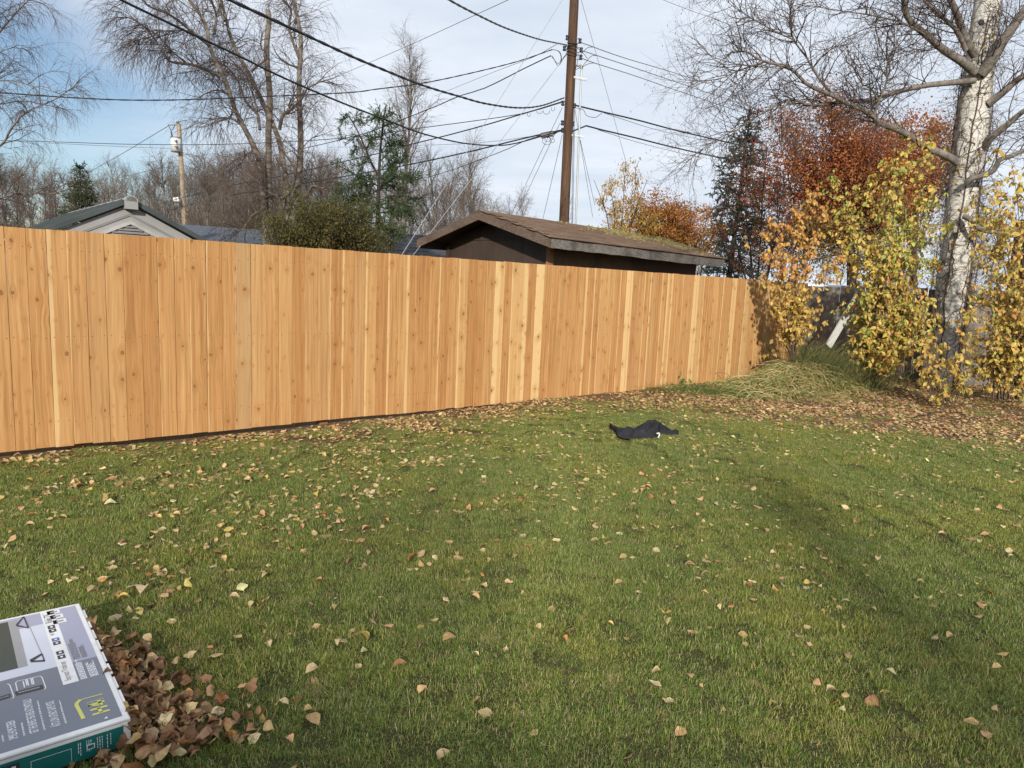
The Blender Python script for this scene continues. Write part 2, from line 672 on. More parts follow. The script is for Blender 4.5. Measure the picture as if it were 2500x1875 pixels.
def bark_birch():
    t = NT('birch_bark')
    p = t.pos()
    mk = t.noise(t.mapping(p, (5, 5, 26)), 1.0, 4, 0.6)          # short level dashes
    pt = t.noise(t.mapping(p, (1, 1, 0.7)), 3.0, 5, 0.65)
    fi = t.noise(p, 30, 4, 0.6)
    c = t.ramp(fi, [(0.3, (0.46, 0.435, 0.39)), (0.7, (0.64, 0.615, 0.565))])
    c = t.mix(t.mrange(mk, 0.56, 0.66, 0, 0.8), c, (0.10, 0.085, 0.07))
    c = t.mix(t.mrange(pt, 0.56, 0.70, 0, 0.75), c, (0.20, 0.17, 0.14))
    t.base(c).rough(0.8, 0.2)
    t.bump(t.m('ADD', mk, pt), 0.5, 0.02)
    return t.mat


def bark_birch_far():
    t = NT('birch_bark_far')
    p = t.pos()
    mk = t.noise(t.mapping(p, (3, 3, 7)), 1.0, 4, 0.65)
    c = t.ramp(mk, [(0.35, (0.235, 0.205, 0.170)), (0.52, (0.145, 0.122, 0.10)), (0.66, (0.055, 0.046, 0.04))])
    t.base(c).rough(0.85, 0.15)
    return t.mat


M = {}
M['cedar'] = cedar_mat()
M['nail'] = simple('nail_head', (0.06, 0.045, 0.035), 0.6)
M['post'] = wood_mat('treated_post', (0.20, 0.10, 0.05), (0.32, 0.17, 0.085), (20, 20, 2))
M['greyfence'] = wood_mat('weathered_grey_wood', (0.13, 0.115, 0.10), (0.27, 0.245, 0.22), (14, 14, 1.2), dark=(0.09, 0.08, 0.07))
M['plank'] = wood_mat('grey_plank', (0.36, 0.36, 0.34), (0.55, 0.55, 0.52), (14, 14, 2))
M['birch'] = bark_birch()
M['birchfar'] = bark_birch_far()
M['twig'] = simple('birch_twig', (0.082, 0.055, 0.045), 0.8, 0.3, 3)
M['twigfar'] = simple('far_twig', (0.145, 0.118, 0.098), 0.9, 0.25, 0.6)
M['limb'] = simple('birch_limb', (0.15, 0.125, 0.105), 0.85, 0.45, 9, bump=0.3)
M['limbgrey'] = simple('birch_limb_near', (0.165, 0.145, 0.125), 0.85, 0.45, 12, bump=0.4)
M['bark'] = simple('dark_bark', (0.038, 0.030, 0.026), 0.9, 0.4, 14, stretch=(1, 1, 0.3), bump=0.4)
M['vine'] = simple('vine', (0.10, 0.07, 0.055), 0.85, 0.3, 12)
M['leaf'] = leaf_mat('leaf_tinted')
M['leafo'] = leaf_mat('leaf_single', True)
M['dryleaf'] = leaf_mat('dry_leaf', False, 0.12, 0.65, 0.2)
M['dryleafo'] = leaf_mat('dry_leaf_single', True, 0.12, 0.65, 0.2)
M['needle'] = leaf_mat('spruce_needles', False, 0.10, 0.6, 0.2)
M['grass'] = None
M['wire'] = simple('black_cable', (0.02, 0.02, 0.022), 0.5, 0.1)
M['wiregrey'] = simple('grey_wire', (0.16, 0.17, 0.18), 0.5, 0.1)
M['guy'] = simple('guy_strand', (0.36, 0.37, 0.38), 0.45, 0.1, metal=0.3)
M['insul'] = simple('insulator', (0.03, 0.025, 0.03), 0.35, 0.2)
M['galv'] = simple('galvanised_steel', (0.40, 0.42, 0.42), 0.5, 0.12, metal=0.35)
M['steeldark'] = simple('dark_steel', (0.12, 0.12, 0.12), 0.5, 0.2, metal=0.3)


def pole_mat(name, c1, c2, c3):
    t = NT(name)
    v = t.mapping(t.pos(), (16, 16, 0.55))
    n = t.noise(v, 1.0, 6, 0.65, 0.2)
    k = t.noise(t.mapping(t.pos(), (5, 5, 2.2)), 1.0, 4, 0.6)
    c = t.ramp(n, [(0.3, c1), (0.5, c2), (0.72, c3)])
    c = t.mix(t.mrange(k, 0.6, 0.72, 0, 0.7), c, tuple(x * 0.35 for x in c1))
    t.base(c).rough(0.8, 0.2)
    t.bump(n, 0.6, 0.02)
    return t.mat


M['pole'] = pole_mat('pole_wood', (0.040, 0.022, 0.015), (0.080, 0.045, 0.028), (0.17, 0.10, 0.062))
M['polefar'] = pole_mat('pale_pole_wood', (0.22, 0.16, 0.11), (0.34, 0.26, 0.18), (0.46, 0.37, 0.27))

# ------------------------------------------------------------------ the ground
FA = G(0, 1103, EYE - 1.55)                 # a point at the foot of the new fence's boards
FB = G(1530, 955, EYE - 1.55)
FD = nrm((FB - FA)[:2])                     # along the fence
FN = np.array([-FD[1], FD[0]])              # away from the camera
BOARD_Z = EYE - 1.55


def fence_so(x, y):
    rx, ry = x - FA[0], y - FA[1]
    return rx * FD[0] + ry * FD[1], rx * FN[0] + ry * FN[1]


def fence_pt(s, o=0.0):
    return np.array([FA[0] + FD[0] * s + FN[0] * o, FA[1] + FD[1] * s + FN[1] * o])


MOUND = np.array([4.85, 11.95])


def gz(x, y):
    s, o = fence_so(x, y)
    h = 0.115 * sstep(3.0, 8.6, s) + 0.10 * sstep(9.0, 15.0, s)
    h = h * sstep(30, 12, np.hypot(x, y))
    h = h + 0.012 * np.sin(x * 1.7 + 0.6) * np.cos(y * 1.3) + 0.008 * np.sin(x * 3.9 + y * 2.7)
    h = h + 0.05 * sstep(-1.6, -0.25, o) * sstep(8.0, 5.0, s) * sstep(1.5, 0.3, o)
    u = ((x - MOUND[0]) * FD[0] + (y - MOUND[1]) * FD[1]) / 1.05
    v = ((x - MOUND[0]) * FN[0] + (y - MOUND[1]) * FN[1]) / 0.60
    h = h + 0.36 * np.exp(-(u * u + v * v) * 1.3)
    return h


def litter(x, y):
    """leaf litter cover, 0 to 1"""
    s, o = fence_so(x, y)
    t = y + 0.42 * (x - 2.0) + 0.35 * np.sin(x * 1.9) * np.cos(y * 1.3)
    a = sstep(8.3, 10.1, t)
    b = sstep(-1.5, -0.15, o) * 0.55 * sstep(-1, 4, s) + sstep(-0.9, -0.1, o) * 0.3
    return np.clip(np.maximum(a, b), 0, 1)


def make_ground():
    # fine sheet near by, coarse out to the horizon, welded through shared grid lines
    xs = np.concatenate([-np.geomspace(900, 14, 16), np.arange(-13, 17.01, 0.26), np.geomspace(18, 900, 16)])
    ys = np.concatenate([-np.geomspace(900, 13, 14), np.arange(-12, 21.01, 0.26), np.geomspace(22, 1500, 18)])
    X, Y = np.meshgrid(xs, ys)
    Z = gz(X, Y)
    V = np.stack([X, Y, Z], -1).reshape(-1, 3)
    nx, ny = len(xs), len(ys)
    i = np.arange(ny - 1)[:, None] * nx + np.arange(nx - 1)[None, :]
    F = np.stack([i, i + 1, i + nx + 1, i + nx], -1).reshape(-1, 4)
    t = NT('lawn_soil')
    p = t.pos()
    n = t.noise(p, 2.0, 5, 0.6)
    f = t.noise(p, 60, 4, 0.65)
    c = t.ramp(f, [(0.3, (0.035, 0.035, 0.015)), (0.6, (0.075, 0.075, 0.03)), (0.8, (0.17, 0.14, 0.065))])
    c = t.mix(t.mrange(n, 0.5, 0.75, 0, 0.6), c, (0.11, 0.085, 0.045))
    lit = t.node('ShaderNodeAttribute', attribute_name='tint')
    ls = t.node('ShaderNodeSeparateColor')
    t.l.new(lit.outputs['Color'], ls.inputs[0])
    c = t.mix(t.m('MULTIPLY', ls.outputs[0], 0.85), c, t.ramp(f, [(0.3, (0.10, 0.062, 0.035)), (0.7, (0.30, 0.19, 0.105))]))
    t.base(c).rough(0.95, 0.1)
    t.bump(f, 0.8, 0.03)
    L = litter(X, Y).ravel()
    # bare soil under the boards of the new fence
    s, o = fence_so(X, Y)
    soil = (sstep(-0.10, 0.0, o) * sstep(0.9, 0.2, o)).ravel()
    L = np.maximum(L, soil)
    tint = np.stack([L, L, L], -1)
    o = add('lawn', mesh_np('lawn', V, [F], t.mat, True, tint))
    tag(o, 'green mown lawn strewn with fallen leaves in front of the cedar fence', 'lawn', kind='structure')


make_ground()

# ------------------------------------------------------------------ the new cedar fence
def board_mesh(k):
    w, h, th = 0.1385, 1.83, 0.019
    g = random.Random(100 + k)
    b = 0.0022
    mb = MB()
    zb = g.uniform(-0.006, 0.006)
    rings = []
    for z in (zb, 0.6, 1.2, h + g.uniform(-0.002, 0.002)):
        bow = g.uniform(-0.0012, 0.0012)
        x0, x1 = -w / 2 + bow, w / 2 + bow
        rings.append([(x0, th / 2, z), (x0, -th / 2 + b, z), (x0 + b, -th / 2, z), (x1 - b, -th / 2, z), (x1, -th / 2 + b, z), (x1, th / 2, z)])
    pts = [p for r in rings for p in r]
    F = [tuple(range(6)), tuple(range(18, 24))[::-1]]
    for r in range(3):
        for i in range(6):
            j = (i + 1) % 6
            F.append((r * 6 + i, r * 6 + 6 + i, r * 6 + 6 + j, r * 6 + j))
    mb.poly(pts, F, 0)
    for zr in (0.22, 0.94, 1.67):
        for sx in (-1, 1):
            cx = sx * g.uniform(0.036, 0.050)
            cz = zr + g.uniform(-0.014, 0.014)
            a = [i * math.pi / 3 for i in range(6)]
            mb.poly([(cx + 0.0042 * math.cos(t), -th / 2 - 0.0006, cz + 0.0042 * math.sin(t)) for t in a], [tuple(range(6))], 1)
    me = mb.mesh('board', [M['cedar'], M['nail']])
    return me


def s_at_px(px, top=True):
    """position along the fence seen at a photo column"""
    lo, hi = -1.5, 14.0
    z = BOARD_Z + (1.83 if top else 0.0)
    for _ in range(40):
        m = (lo + hi) / 2
        q = fence_pt(m)
        v = np.array([q[0], q[1], z]) - _C
        x = 1250 + FPX * (v @ _R) / (v @ _F)
        if x < px:
            lo = m
        else:
            hi = m
    return (lo + hi) / 2


def make_fence():
    f0 = fence_pt(0)
    root = empty('cedar_fence', (f0[0], f0[1], 0), 'new cedar board fence with tight upright boards across the back of the lawn', 'fence')
    rz = math.atan2(FD[1], FD[0])
    g = random.Random(5)
    variants = [board_mesh(k) for k in range(9)]
    pitch = 0.1406
    phase = s_at_px(252.7) % pitch
    special = {}                       # photo column at the top -> (tone, sap left, sap right, grey)
    for px, sp in ((20, (.5, 0, 0, 0)), (130, (.62, .25, 0, 0)), (190, (.5, .1, 0, .1)), (228, (.55, 0, 0, .35)), (275, (.72, 0, 0, .1)), (320, (.22, 0, 0, 0)), (362, (.12, 0, 0, 0)),
                   (405, (.55, .1, 0, 0)), (450, (.6, 0, .1, 0)), (485, (.4, 0, 0, 0)), (525, (.25, .12, 0, 0)), (560, (.3, 0, .1, 0)), (595, (.42, 0, 0, 1.0)),
                   (630, (.7, 0, 0, .2)), (665, (.45, 0, 0, .1)), (700, (.7, 0, 0, .1)), (730, (.12, 0, .08, 0)), (765, (.5, 0, 0, .3)), (795, (.5, 0, .12, .4)), (823, (.15, .12, .05, 0)),
                   (985, (.66, 0, .3, 0)), (1012, (.3, 0, 0, 0)), (1035, (.15, 0, 0, 0)), (1060, (.4, 0, .15, 0)), (1172, (.18, 0, 0, 0)), (1230, (.98, .6, 0, 0)), (1288, (.95, 0, .5, 0)), (1302, (.3, 0, 0, 0)), (1324, (1.0, 1, 1, 0)),
                   (1343, (.25, 0, 0, 0)), (1430, (.6, 0, .35, 0)), (1440, (.25, 0, 0, 0)), (1541, (.98, .6, .3, 0)), (1553, (.2, 0, 0, .3)), (1480, (.75, 0, 0, .1)), (1500, (.7, 0, 0, .1)), (1640, (.8, .3, .3, 0)),
                   (1700, (.9, .5, .4, 0)), (1790, (.9, .4, .5, 0))):
        special[int(math.floor((s_at_px(px) - phase) / pitch))] = sp
    s0 = -1.3
    k0 = int(math.floor((s0 - phase) / pitch))
    k1 = int(math.floor((13.15 - phase) / pitch))
    for k in range(k0, k1 + 1):
        sc = phase + (k + 0.5) * pitch
        q = fence_pt(sc, g.uniform(-0.0015, 0.0015))
        if k in special:
            tone, sl, sr, gr = special[k]
        else:
            tone = min(1, max(0, g.gauss(0.47, 0.22)))
            sl = g.choice((0, 0, 0, 0.08, 0.14, 0.2))
            sr = g.choice((0, 0, 0, 0, 0.08, 0.16))
            gr = g.choice((0, 0, 0, 0, .2, .4))
        add('board', g.choice(variants), root,
            (q[0] - f0[0], q[1] - f0[1], BOARD_Z + g.uniform(-0.003, 0.003)), (0, g.uniform(-0.0012, 0.0012), rz), (tone, sl, sr, 1.0 - gr))
    for px in (193 - 600, 193, 797, 1186, 1473, 1690, 1850):
        sp = s_at_px(px, False) if px > 0 else s_at_px(193, False) - 2.45
        q = fence_pt(sp, 0.11)
        mb = MB()
        ax = (np.array([FD[0], FD[1], 0]), np.array([FN[0], FN[1], 0]), np.array([0, 0, 1.]))
        mb.box((q[0], q[1], 0.86), 0.09, 0.09, 1.9, ax)
        mb_obj('post', mb, M['post'], root)
    for z in (0.22, 0.94, 1.67):
        a, b = fence_pt(s0, 0.036), fence_pt(13.1, 0.036)
        mb = MB()
        mb.bar((a[0], a[1], BOARD_Z + z), (b[0], b[1], BOARD_Z + z), 0.04, 0.089)
        mb_obj('rail', mb, M['cedar'], root)


make_fence()


# ------------------------------------------------------------------ the old grey fence and the plank leaning on it
def make_grey_fence():
    c = fence_pt(13.22, 0.03)
    dirv = nrm(np.array([0.90, -0.43]))
    nv = np.array([dirv[1], -dirv[0]])          # faces the camera
    root = empty('weathered_fence', (c[0], c[1], 0), 'old weathered grey board fence behind the yellow bushes and birch', 'fence')
    g = random.Random(9)
    rz = math.atan2(dirv[1], dirv[0])
    vs = []
    for k in range(5):
        mb = MB()
        mb.box((0, 0, 0.86), 0.1492, 0.018, 1.72)
        me = mb.mesh('board', M['greyfence'])
        vs.append(me)
    for k in range(46):
        p = c + dirv * (0.15 * k + 0.08)
        z = gz(p[0], p[1])
        add('board', g.choice(vs), root, (p[0] - c[0] + nv[0] * g.uniform(0, .008), p[1] - c[1] + nv[1] * g.uniform(0, .008), 0.02 + z + g.uniform(-.012, .012)), (0, g.uniform(-.006, .006), rz))
    for k in range(4):
        p = c + dirv * (0.3 + 2.1 * k) - nv * 0.07
        mb = MB()
        mb.box((p[0], p[1], 0.95), 0.09, 0.09, 1.7)
        mb_obj('post', mb, M['greyfence'], root)
    for z in (0.55, 1.55):
        a, b = c - nv * 0.035, c + dirv * 6.8 - nv * 0.035
        mb = MB()
        mb.bar((a[0], a[1], z), (b[0], b[1], z), 0.038, 0.09)
        mb_obj('rail', mb, M['greyfence'], root)
    return c, dirv, nv


GC, GDIR, GNV = make_grey_fence()


def make_plank():
    a = P(2106, 702, 12.7)
    b = P(2022, 846, 12.25)
    mb = MB()
    mb.bar(a, b, 0.125, 0.03, (0.5, -0.9, 0.3))
    me = mb.mesh('leaning_plank', M['plank'], a)
    o = add('leaning_plank', me, None, a)
    tag(o, 'pale grey plank leaning diagonally against the old grey fence', 'plank')


make_plank()


# ------------------------------------------------------------------ the brown shed behind the fence
def make_brown_shed():
    ang = math.radians(42)
    L = np.array([math.sin(ang), math.cos(ang), 0])          # along the ridge
    W = np.array([-math.cos(ang), math.sin(ang), 0])         # across, away to the left
    Z = np.array([0, 0, 1.])
    Y0 = 11.65
    E0 = P(1343, 579, Y0)                                    # front right corner of the roof edge (top)
    width = 3.30
    length = 6.20
    ez = E0[2]
    apex = P(1172, 513, (E0 + W * width / 2)[1])
    rise = apex[2] - ez

    def pt(l, w, z):
        return E0 * np.array([1, 1, 0]) + L * l + W * w + Z * z

    base = pt(0.4, 0.4, 0)
    root = empty('brown_shed', (base[0], base[1], 0), 'dark brown plywood shed with mossy brown shingle roof behind the cedar fence', 'shed')
    wallm = simple('shed_paint', (0.052, 0.036, 0.028), 0.55, 0.22, 5, stretch=(1, 1, 0.35))
    wally = wood_mat('shed_plywood', (0.085, 0.055, 0.035), (0.16, 0.115, 0.075), (10, 10, 1.0), dark=(0.06, 0.036, 0.025))
    trim = wood_mat('weathered_fascia', (0.06, 0.041, 0.031), (0.17, 0.125, 0.095), (3, 3, 14), scale=5, dark=(0.06, 0.042, 0.032))
    trimg = wood_mat('grey_fascia', (0.07, 0.062, 0.055), (0.27, 0.245, 0.22), (2.5, 2.5, 16), scale=5, dark=(0.05, 0.045, 0.04))
    soff = simple('soffit', (0.05, 0.037, 0.03), 0.9)
    ovf, ovs = 0.50, 0.40                                     # overhang at the gable and at the sides
    slope = rise / (width / 2)

    def rz_(w):
        return ez + slope * min(w, width - w)
    # walls
    th = 0.02
    wl0, wl1 = ovf, length - 0.55
    # gable panels, each a sheet of plywood cut to the roof slope
    cuts = [ovs, ovs + 0.62, 1.62, ovs + 1.86, width - ovs]
    for a, b in zip(cuts[:-1], cuts[1:]):
        a2, b2 = a + 0.003, b - 0.003
        ws = sorted({a2, b2} | ({width / 2} if a2 < width / 2 < b2 else set()))
        ring = [pt(wl0, a2, 0.05), pt(wl0, b2, 0.05)] + [pt(wl0, w, rz_(w) - 0.12) for w in reversed(ws)]
        mb = MB()
        mb.prism(ring, [p + L * th for p in ring])
        mb_obj('wall_panel', mb, wallm, root)
    mb = MB()
    mb.box(pt(wl0 - 0.010, width / 2, 2.46), width - 2 * ovs - 0.35, 0.016, 0.022, (W, L, Z))
    mb_obj('seam_batten', mb, wallm, root)
    # long side, sheets with different weathering
    edges = np.linspace(wl0 + 0.08, wl1, 5)
    for i, (a, b) in enumerate(zip(edges[:-1], edges[1:])):
        mb = MB()
        mb.box(pt((a + b) / 2, ovs + 0.012, (ez + 0.05) / 2 - 0.02), b - a - 0.006, 0.02, ez - 0.05, (L, W, Z))
        mb_obj('wall_panel', mb, wally if i < 2 else wood_mat('shed_plywood_b', (0.06, 0.036, 0.025), (0.11, 0.07, 0.048), (10, 10, 1.0)), root)
    for l, w in ((wl1, width / 2),):
        mb = MB()
        ring = [pt(l, ovs, 0.05), pt(l, width - ovs, 0.05), pt(l, width - ovs, rz_(ovs) - 0.12), pt(l, width / 2, rz_(width / 2) - 0.12), pt(l, ovs, rz_(ovs) - 0.12)]
        mb.prism(ring, [p + L * th for p in ring])
        mb_obj('wall_panel', mb, wallm, root)
    mb = MB()
    mb.box(pt((wl0 + wl1) / 2, width - ovs, ez / 2), wl1 - wl0, 0.02, ez - 0.1, (L, W, Z))
    mb_obj('wall_panel', mb, wallm, root)
    for l, w in ((wl0 - 0.012, ovs - 0.012), (wl0 - 0.012, width - ovs + 0.012)):
        mb = MB()
        mb.box(pt(l, w, (ez - 0.12) / 2), 0.09, 0.09, ez - 0.10, (L, W, Z))
        mb_obj('corner_post', mb, M['post'] if w < 1 else wallm, root)
    # roof decks
    for side in (0, 1):
        e = 0 if side == 0 else width
        r = width / 2
        a0, a1 = pt(0.02, e, ez - 0.004), pt(0.02, r, ez + rise - 0.004)
        dn = -Z * 0.03
        mb = MB()
        mb.prism([a0, a1, a1 + dn, a0 + dn], [p + L * (length - 0.04) for p in (a0, a1, a1 + dn, a0 + dn)])
        mb_obj('roof_deck', mb, soff, root)
        # rake boards at both gables
        for l, m in ((0.0, trim), (length - 0.03, trimg)):
            b0, b1 = pt(l, e, ez - 0.012), pt(l, r, ez + rise - 0.012)
            dn2 = -Z * 0.152
            mb = MB()
            mb.prism([b0, b1, b1 + dn2, b0 + dn2], [p + L * 0.035 for p in (b0, b1, b1 + dn2, b0 + dn2)])
            mb_obj('rake_board', mb, m, root)
        # eave boards, in two lengths
        if side == 0:
            for a, b, k in ((0.037, 2.05, 0), (2.055, length - 0.03, 1)):
                n = 12
                mb = MB()
                top = [pt(a + (b - a) * i / n, -0.003, ez - 0.02 + 0.012 * math.sin(i * 0.9 + k * 2)) for i in range(n + 1)]
                bot = [pt(a + (b - a) * i / n, -0.003, ez - 0.170 - 0.02 * k * math.sin(i / n * 2.6) + 0.006 * math.sin(i * 1.7)) for i in range(n + 1)]
                for i in range(n):
                    ring = [top[i], top[i + 1], bot[i + 1], bot[i]]
                    mb.prism(ring, [p + W * 0.035 for p in ring])
                mb_obj('eave_board', mb, trimg, root)
        else:
            mb = MB()
            mb.bar(pt(0.04, width, ez - 0.09), pt(length, width, ez - 0.09), 0.03, 0.15)
            mb_obj('eave_board', mb, trim, root)
    # shingles: tabs laid in courses on the slope that shows
    sh = NT('brown_shingle')
    oi = sh.node('ShaderNodeObjectInfo')
    n1 = sh.noise(sh.pos(), 90, 3, 0.7)
    n2 = sh.noise(sh.pos(), 2.5, 4, 0.6)
    c = sh.ramp(n1, [(0.3, (0.095, 0.060, 0.042)), (0.7, (0.21, 0.14, 0.10))])
    c = sh.mix(sh.m('MULTIPLY', oi.outputs['Random'], 0.55), c, (0.25, 0.175, 0.125))
    c = sh.mix(sh.mrange(n2, 0.52, 0.72, 0, 0.4), c, (0.15, 0.115, 0.06))
    sh.base(c).rough(0.95, 0.1)
    sh.bump(n1, 0.5, 0.004)
    sl = math.hypot(rise, width / 2)
    up = nrm((pt(0, width / 2, ez + rise) - pt(0, 0, ez)))
    nml = nrm(np.cross(L, up))
    if nml[2] < 0:
        nml = -nml
    tabw = 0.335
    nc = 14
    exp = sl / nc
    tm = []
    g = random.Random(3)
    for k in range(4):
        mb = MB()
        hh = exp + 0.05
        lo = g.uniform(0.012, 0.020)
        ring = [(-(tabw / 2 - 0.004), 0, 0.000), (tabw / 2 - 0.004, 0, 0.000), (tabw / 2 - 0.004, 0, lo), (-(tabw / 2 - 0.004), 0, lo)]
        ring2 = [(p[0], hh, p[2] * 0.25) for p in ring]
        mb.prism(ring, ring2)
        tm.append(mb.mesh('shingle', sh.mat))
    Rm = Matrix((tuple(L), tuple(up), tuple(nml))).transposed().to_4x4()
    for r in range(nc):
        off = (r % 3) * tabw / 3
        k = 0
        l = -0.04 - off
        while l < length + 0.02:
            c_ = l + tabw / 2
            if c_ - tabw * 0.4 > -0.06 and c_ + tabw * 0.3 < length + 0.08:
                p = pt(c_, 0, ez) - up * 0.03 + up * exp * r + nml * (0.004 + g.uniform(0, 0.002))
                o = bpy.data.objects.new('shingle', g.choice(tm))
                o.parent = root
                o.matrix_local = Matrix.Translation(Vector(p - np.array(root.location))) @ Rm @ Matrix.Rotation(g.uniform(-0.012, 0.012), 4, 'Z') @ Matrix.Rotation(g.uniform(-.01, .012), 4, 'X')
                COL.objects.link(o)
            l += tabw
    mb = MB()
    for i in range(22):
        a = pt(i * length / 22, width / 2, ez + rise + 0.008 + 0.004 * (i % 2))
        b = pt((i + 1) * length / 22 - 0.006, width / 2, ez + rise + 0.012)
        for sgn in (-1, 1):
            dv = W * sgn * 0.13 - Z * slope * 0.13
            mb.prism([a, b, b + dv, a + dv], [p - Z * 0.008 for p in (a, b, b + dv, a + dv)])
    mb_obj('ridge_cap', mb, sh.mat, root)
    # moss on the far half of the roof
    nm = 1150
    ll = length * np.clip(rng.beta(2.6, 1.5, nm), 0, 0.985)
    uu = sl * rng.random(nm) ** 0.65
    keep = rng.random(nm) < sstep(0.45, 0.95, ll / length * 0.7 + uu / sl * 0.4)
    ll, uu = ll[keep], uu[keep]
    c0 = np.stack([pt(a, 0, ez) + up * b + nml * 0.012 for a, b in zip(ll, uu)])
    V, F = [], []
    for q in c0:
        r1, r2, h = rng.uniform(.015, .085), rng.uniform(.012, .055), rng.uniform(.010, .04)
        a0 = rng.uniform(0, 6.28)
        b = len(V)
        for i in range(6):
            a = a0 + i * math.pi / 3
            V.append(q + L * r1 * math.cos(a) + up * r2 * math.sin(a) - nml * 0.008)
        V.append(q + nml * h)
        F += [(b + i, b + (i + 1) % 6, b + 6) for i in range(6)]
    V = np.array(V) - np.array(root.location)
    mossm = NT('moss')
    mn = mossm.noise(mossm.pos(), 40, 4, 0.7)
    mossm.base(mossm.ramp(mn, [(0.25, (0.10, 0.085, 0.03)), (0.5, (0.20, 0.17, 0.06)), (0.75, (0.36, 0.31, 0.14))])).rough(1.0, 0.05)
    o = add('moss', mesh_np('moss', V, [np.array(F)], mossm.mat, False), root)
    o['kind'] = 'stuff'


make_brown_shed()


# ------------------------------------------------------------------ the resin shed on the left
def make_resin_shed():
    off = 1.1
    n3 = np.array([FN[0], FN[1], 0])
    d3 = np.array([FD[0], FD[1], 0])
    Z = np.array([0, 0, 1.])
    p0 = np.array([FA[0], FA[1], 0]) + n3 * off

    def on_plane(px, py, o=0.0):
        r = ray(px, py)
        q = p0 + n3 * o
        t = ((q - _C) @ n3) / (r @ n3)
        return _C + r * t
    ap = on_plane(316, 487)
    rr = on_plane(506, 590)
    sl = (ap[2] - rr[2]) / ((rr - ap) @ d3)
    half = 1.28
    az = ap[2]
    c = ap * np.array([1, 1, 0])
    root = empty('resin_shed', tuple(c), 'grey moulded garden shed with dark green roof behind the left part of the fence', 'shed')
    t = NT('resin_grey')
    n = t.noise(t.pos(), 3, 5, 0.65)
    f = t.noise(t.pos(), 14, 5, 0.7)
    cc = t.ramp(n, [(0.3, (0.245, 0.243, 0.24)), (0.7, (0.315, 0.312, 0.308))])
    cc = t.mix(t.mrange(f, 0.55, 0.75, 0, 0.3), cc, (0.29, 0.275, 0.25))
    t.base(cc).rough(0.6, 0.3)
    wall = t.mat
    rib = simple('resin_groove', (0.20, 0.195, 0.19), 0.7)
    green = simple('green_resin', (0.055, 0.068, 0.068), 0.55, 0.25, 4)
    white = simple('skylight', (0.75, 0.77, 0.78), 0.4, 0.08, 6)
    depth = 3.1

    def pt(s, o, z):
        return c + d3 * s + n3 * o + Z * z
    hz = az - 0.12 - sl * half
    mb = MB()
    ring = [pt(-half, 0, 0.02), pt(half, 0, 0.02), pt(half, 0, hz + .05), pt(0, 0, az - 0.05), pt(-half, 0, hz + .05)]
    mb.prism(ring, [p + n3 * 0.05 for p in ring])
    mb_obj('gable_wall', mb, wall, root)
    for sx in (-1, 1):
        mb = MB()
        mb.box(pt(sx * (half - 0.03), depth / 2 + 0.05, hz / 2), depth, 0.05, hz, (n3, d3, Z))
        mb_obj('side_wall', mb, wall, root)
    # moulded relief of the gable: two nested triangles and a louvred vent
    def tri(w, top, bot, wd, m, name, o):
        A, B, T = pt(-w, o, bot), pt(w, o, bot), pt(0, o, top)
        mb = MB()
        mb.bar(A, T, wd, 0.016, -n3)
        mb.bar(T, B, wd, 0.0165, -n3)
        if bot > az - 0.62:
            mb.bar(A, B, wd, 0.017, -n3)
        mb_obj(name, mb, m, root)
    tri(1.06, az - 0.15, az - 0.15 - sl * 1.06, 0.022, rib, 'moulded_groove', 0.0)
    lowz = az - 0.50
    w2 = (az - 0.23 - lowz) / sl
    A, B, T = pt(-w2, -0.006, lowz), pt(w2, -0.006, lowz), pt(0, -0.006, az - 0.23)
    mb = MB()
    mb.bar(A, T, 0.03, 0.03, -n3)
    mb.bar(T, B, 0.03, 0.031, -n3)
    mb_obj('moulded_rib', mb, simple('resin_light', (0.37, 0.36, 0.34), 0.6), root)
    mb = MB()
    mb.bar(A, B, 0.022, 0.020, -n3)
    mb_obj('moulded_groove', mb, rib, root)
    for i in range(4):
        z = az - 0.275 - 0.030 * i
        w = (az - 0.245 - z) / sl * 0.9
        mb = MB()
        mb.bar(pt(-w, -0.006, z), pt(w, -0.006, z), 0.013, 0.022, -n3)
        mb_obj('vent_slat', mb, rib, root)
    # roof
    ovs = 0.16
    for sx in (-1, 1):
        e = sx * (half + ovs)
        a0, a1 = pt(e, -0.035, az - 0.045 - sl * (half + ovs)), pt(sx * 0.02, -0.035, az - 0.045)
        up = Z * 0.055
        mb = MB()
        ring = [a0, a1, a1 + up, a0 + up]
        mb.prism(ring, [p + n3 * (depth + 0.3) for p in ring])
        rf = mb_obj('roof_panel', mb, green, root)
        # folded edge along the gable
        mb = MB()
        b0, b1 = a0 - n3 * 0.012, a1 - n3 * 0.012
        ring = [b0 + Z * 0.004, b1 + Z * 0.004, b1 + Z * 0.05, b0 + Z * 0.05]
        mb.prism(ring, [p + n3 * 0.03 for p in ring])
        mb_obj('rake_trim', mb, green, root)
        nrmv = nrm(np.cross(a1 - a0, n3))
        if nrmv[2] < 0:
            nrmv = -nrmv
        for k in range(9):
            o = 0.15 + k * 0.36
            p, q = a0 + n3 * o + up + nrmv * 0.002, a1 + n3 * o + up + nrmv * 0.002
            mb = MB()
            mb.bar(p, q, 0.03, 0.012, nrmv)
            mb_obj('roof_rib', mb, green, root)
        if sx < 0:
            mb = MB()
            p = a0 * 0.62 + a1 * 0.38 + up + n3 * 0.62 + nrmv * 0.012
            q = a0 * 0.98 + a1 * 0.02 + up + n3 * 0.62 + nrmv * 0.012
            mb.bar(p, q, 0.26, 0.012, nrmv)
            mb_obj('skylight', mb, white, root)
    mb = MB()
    prof = [(-0.058, -0.09), (-0.058, 0.0), (-0.045, 0.028), (-0.015, 0.042), (0.015, 0.042), (0.045, 0.028), (0.058, 0.0), (0.058, -0.09)]
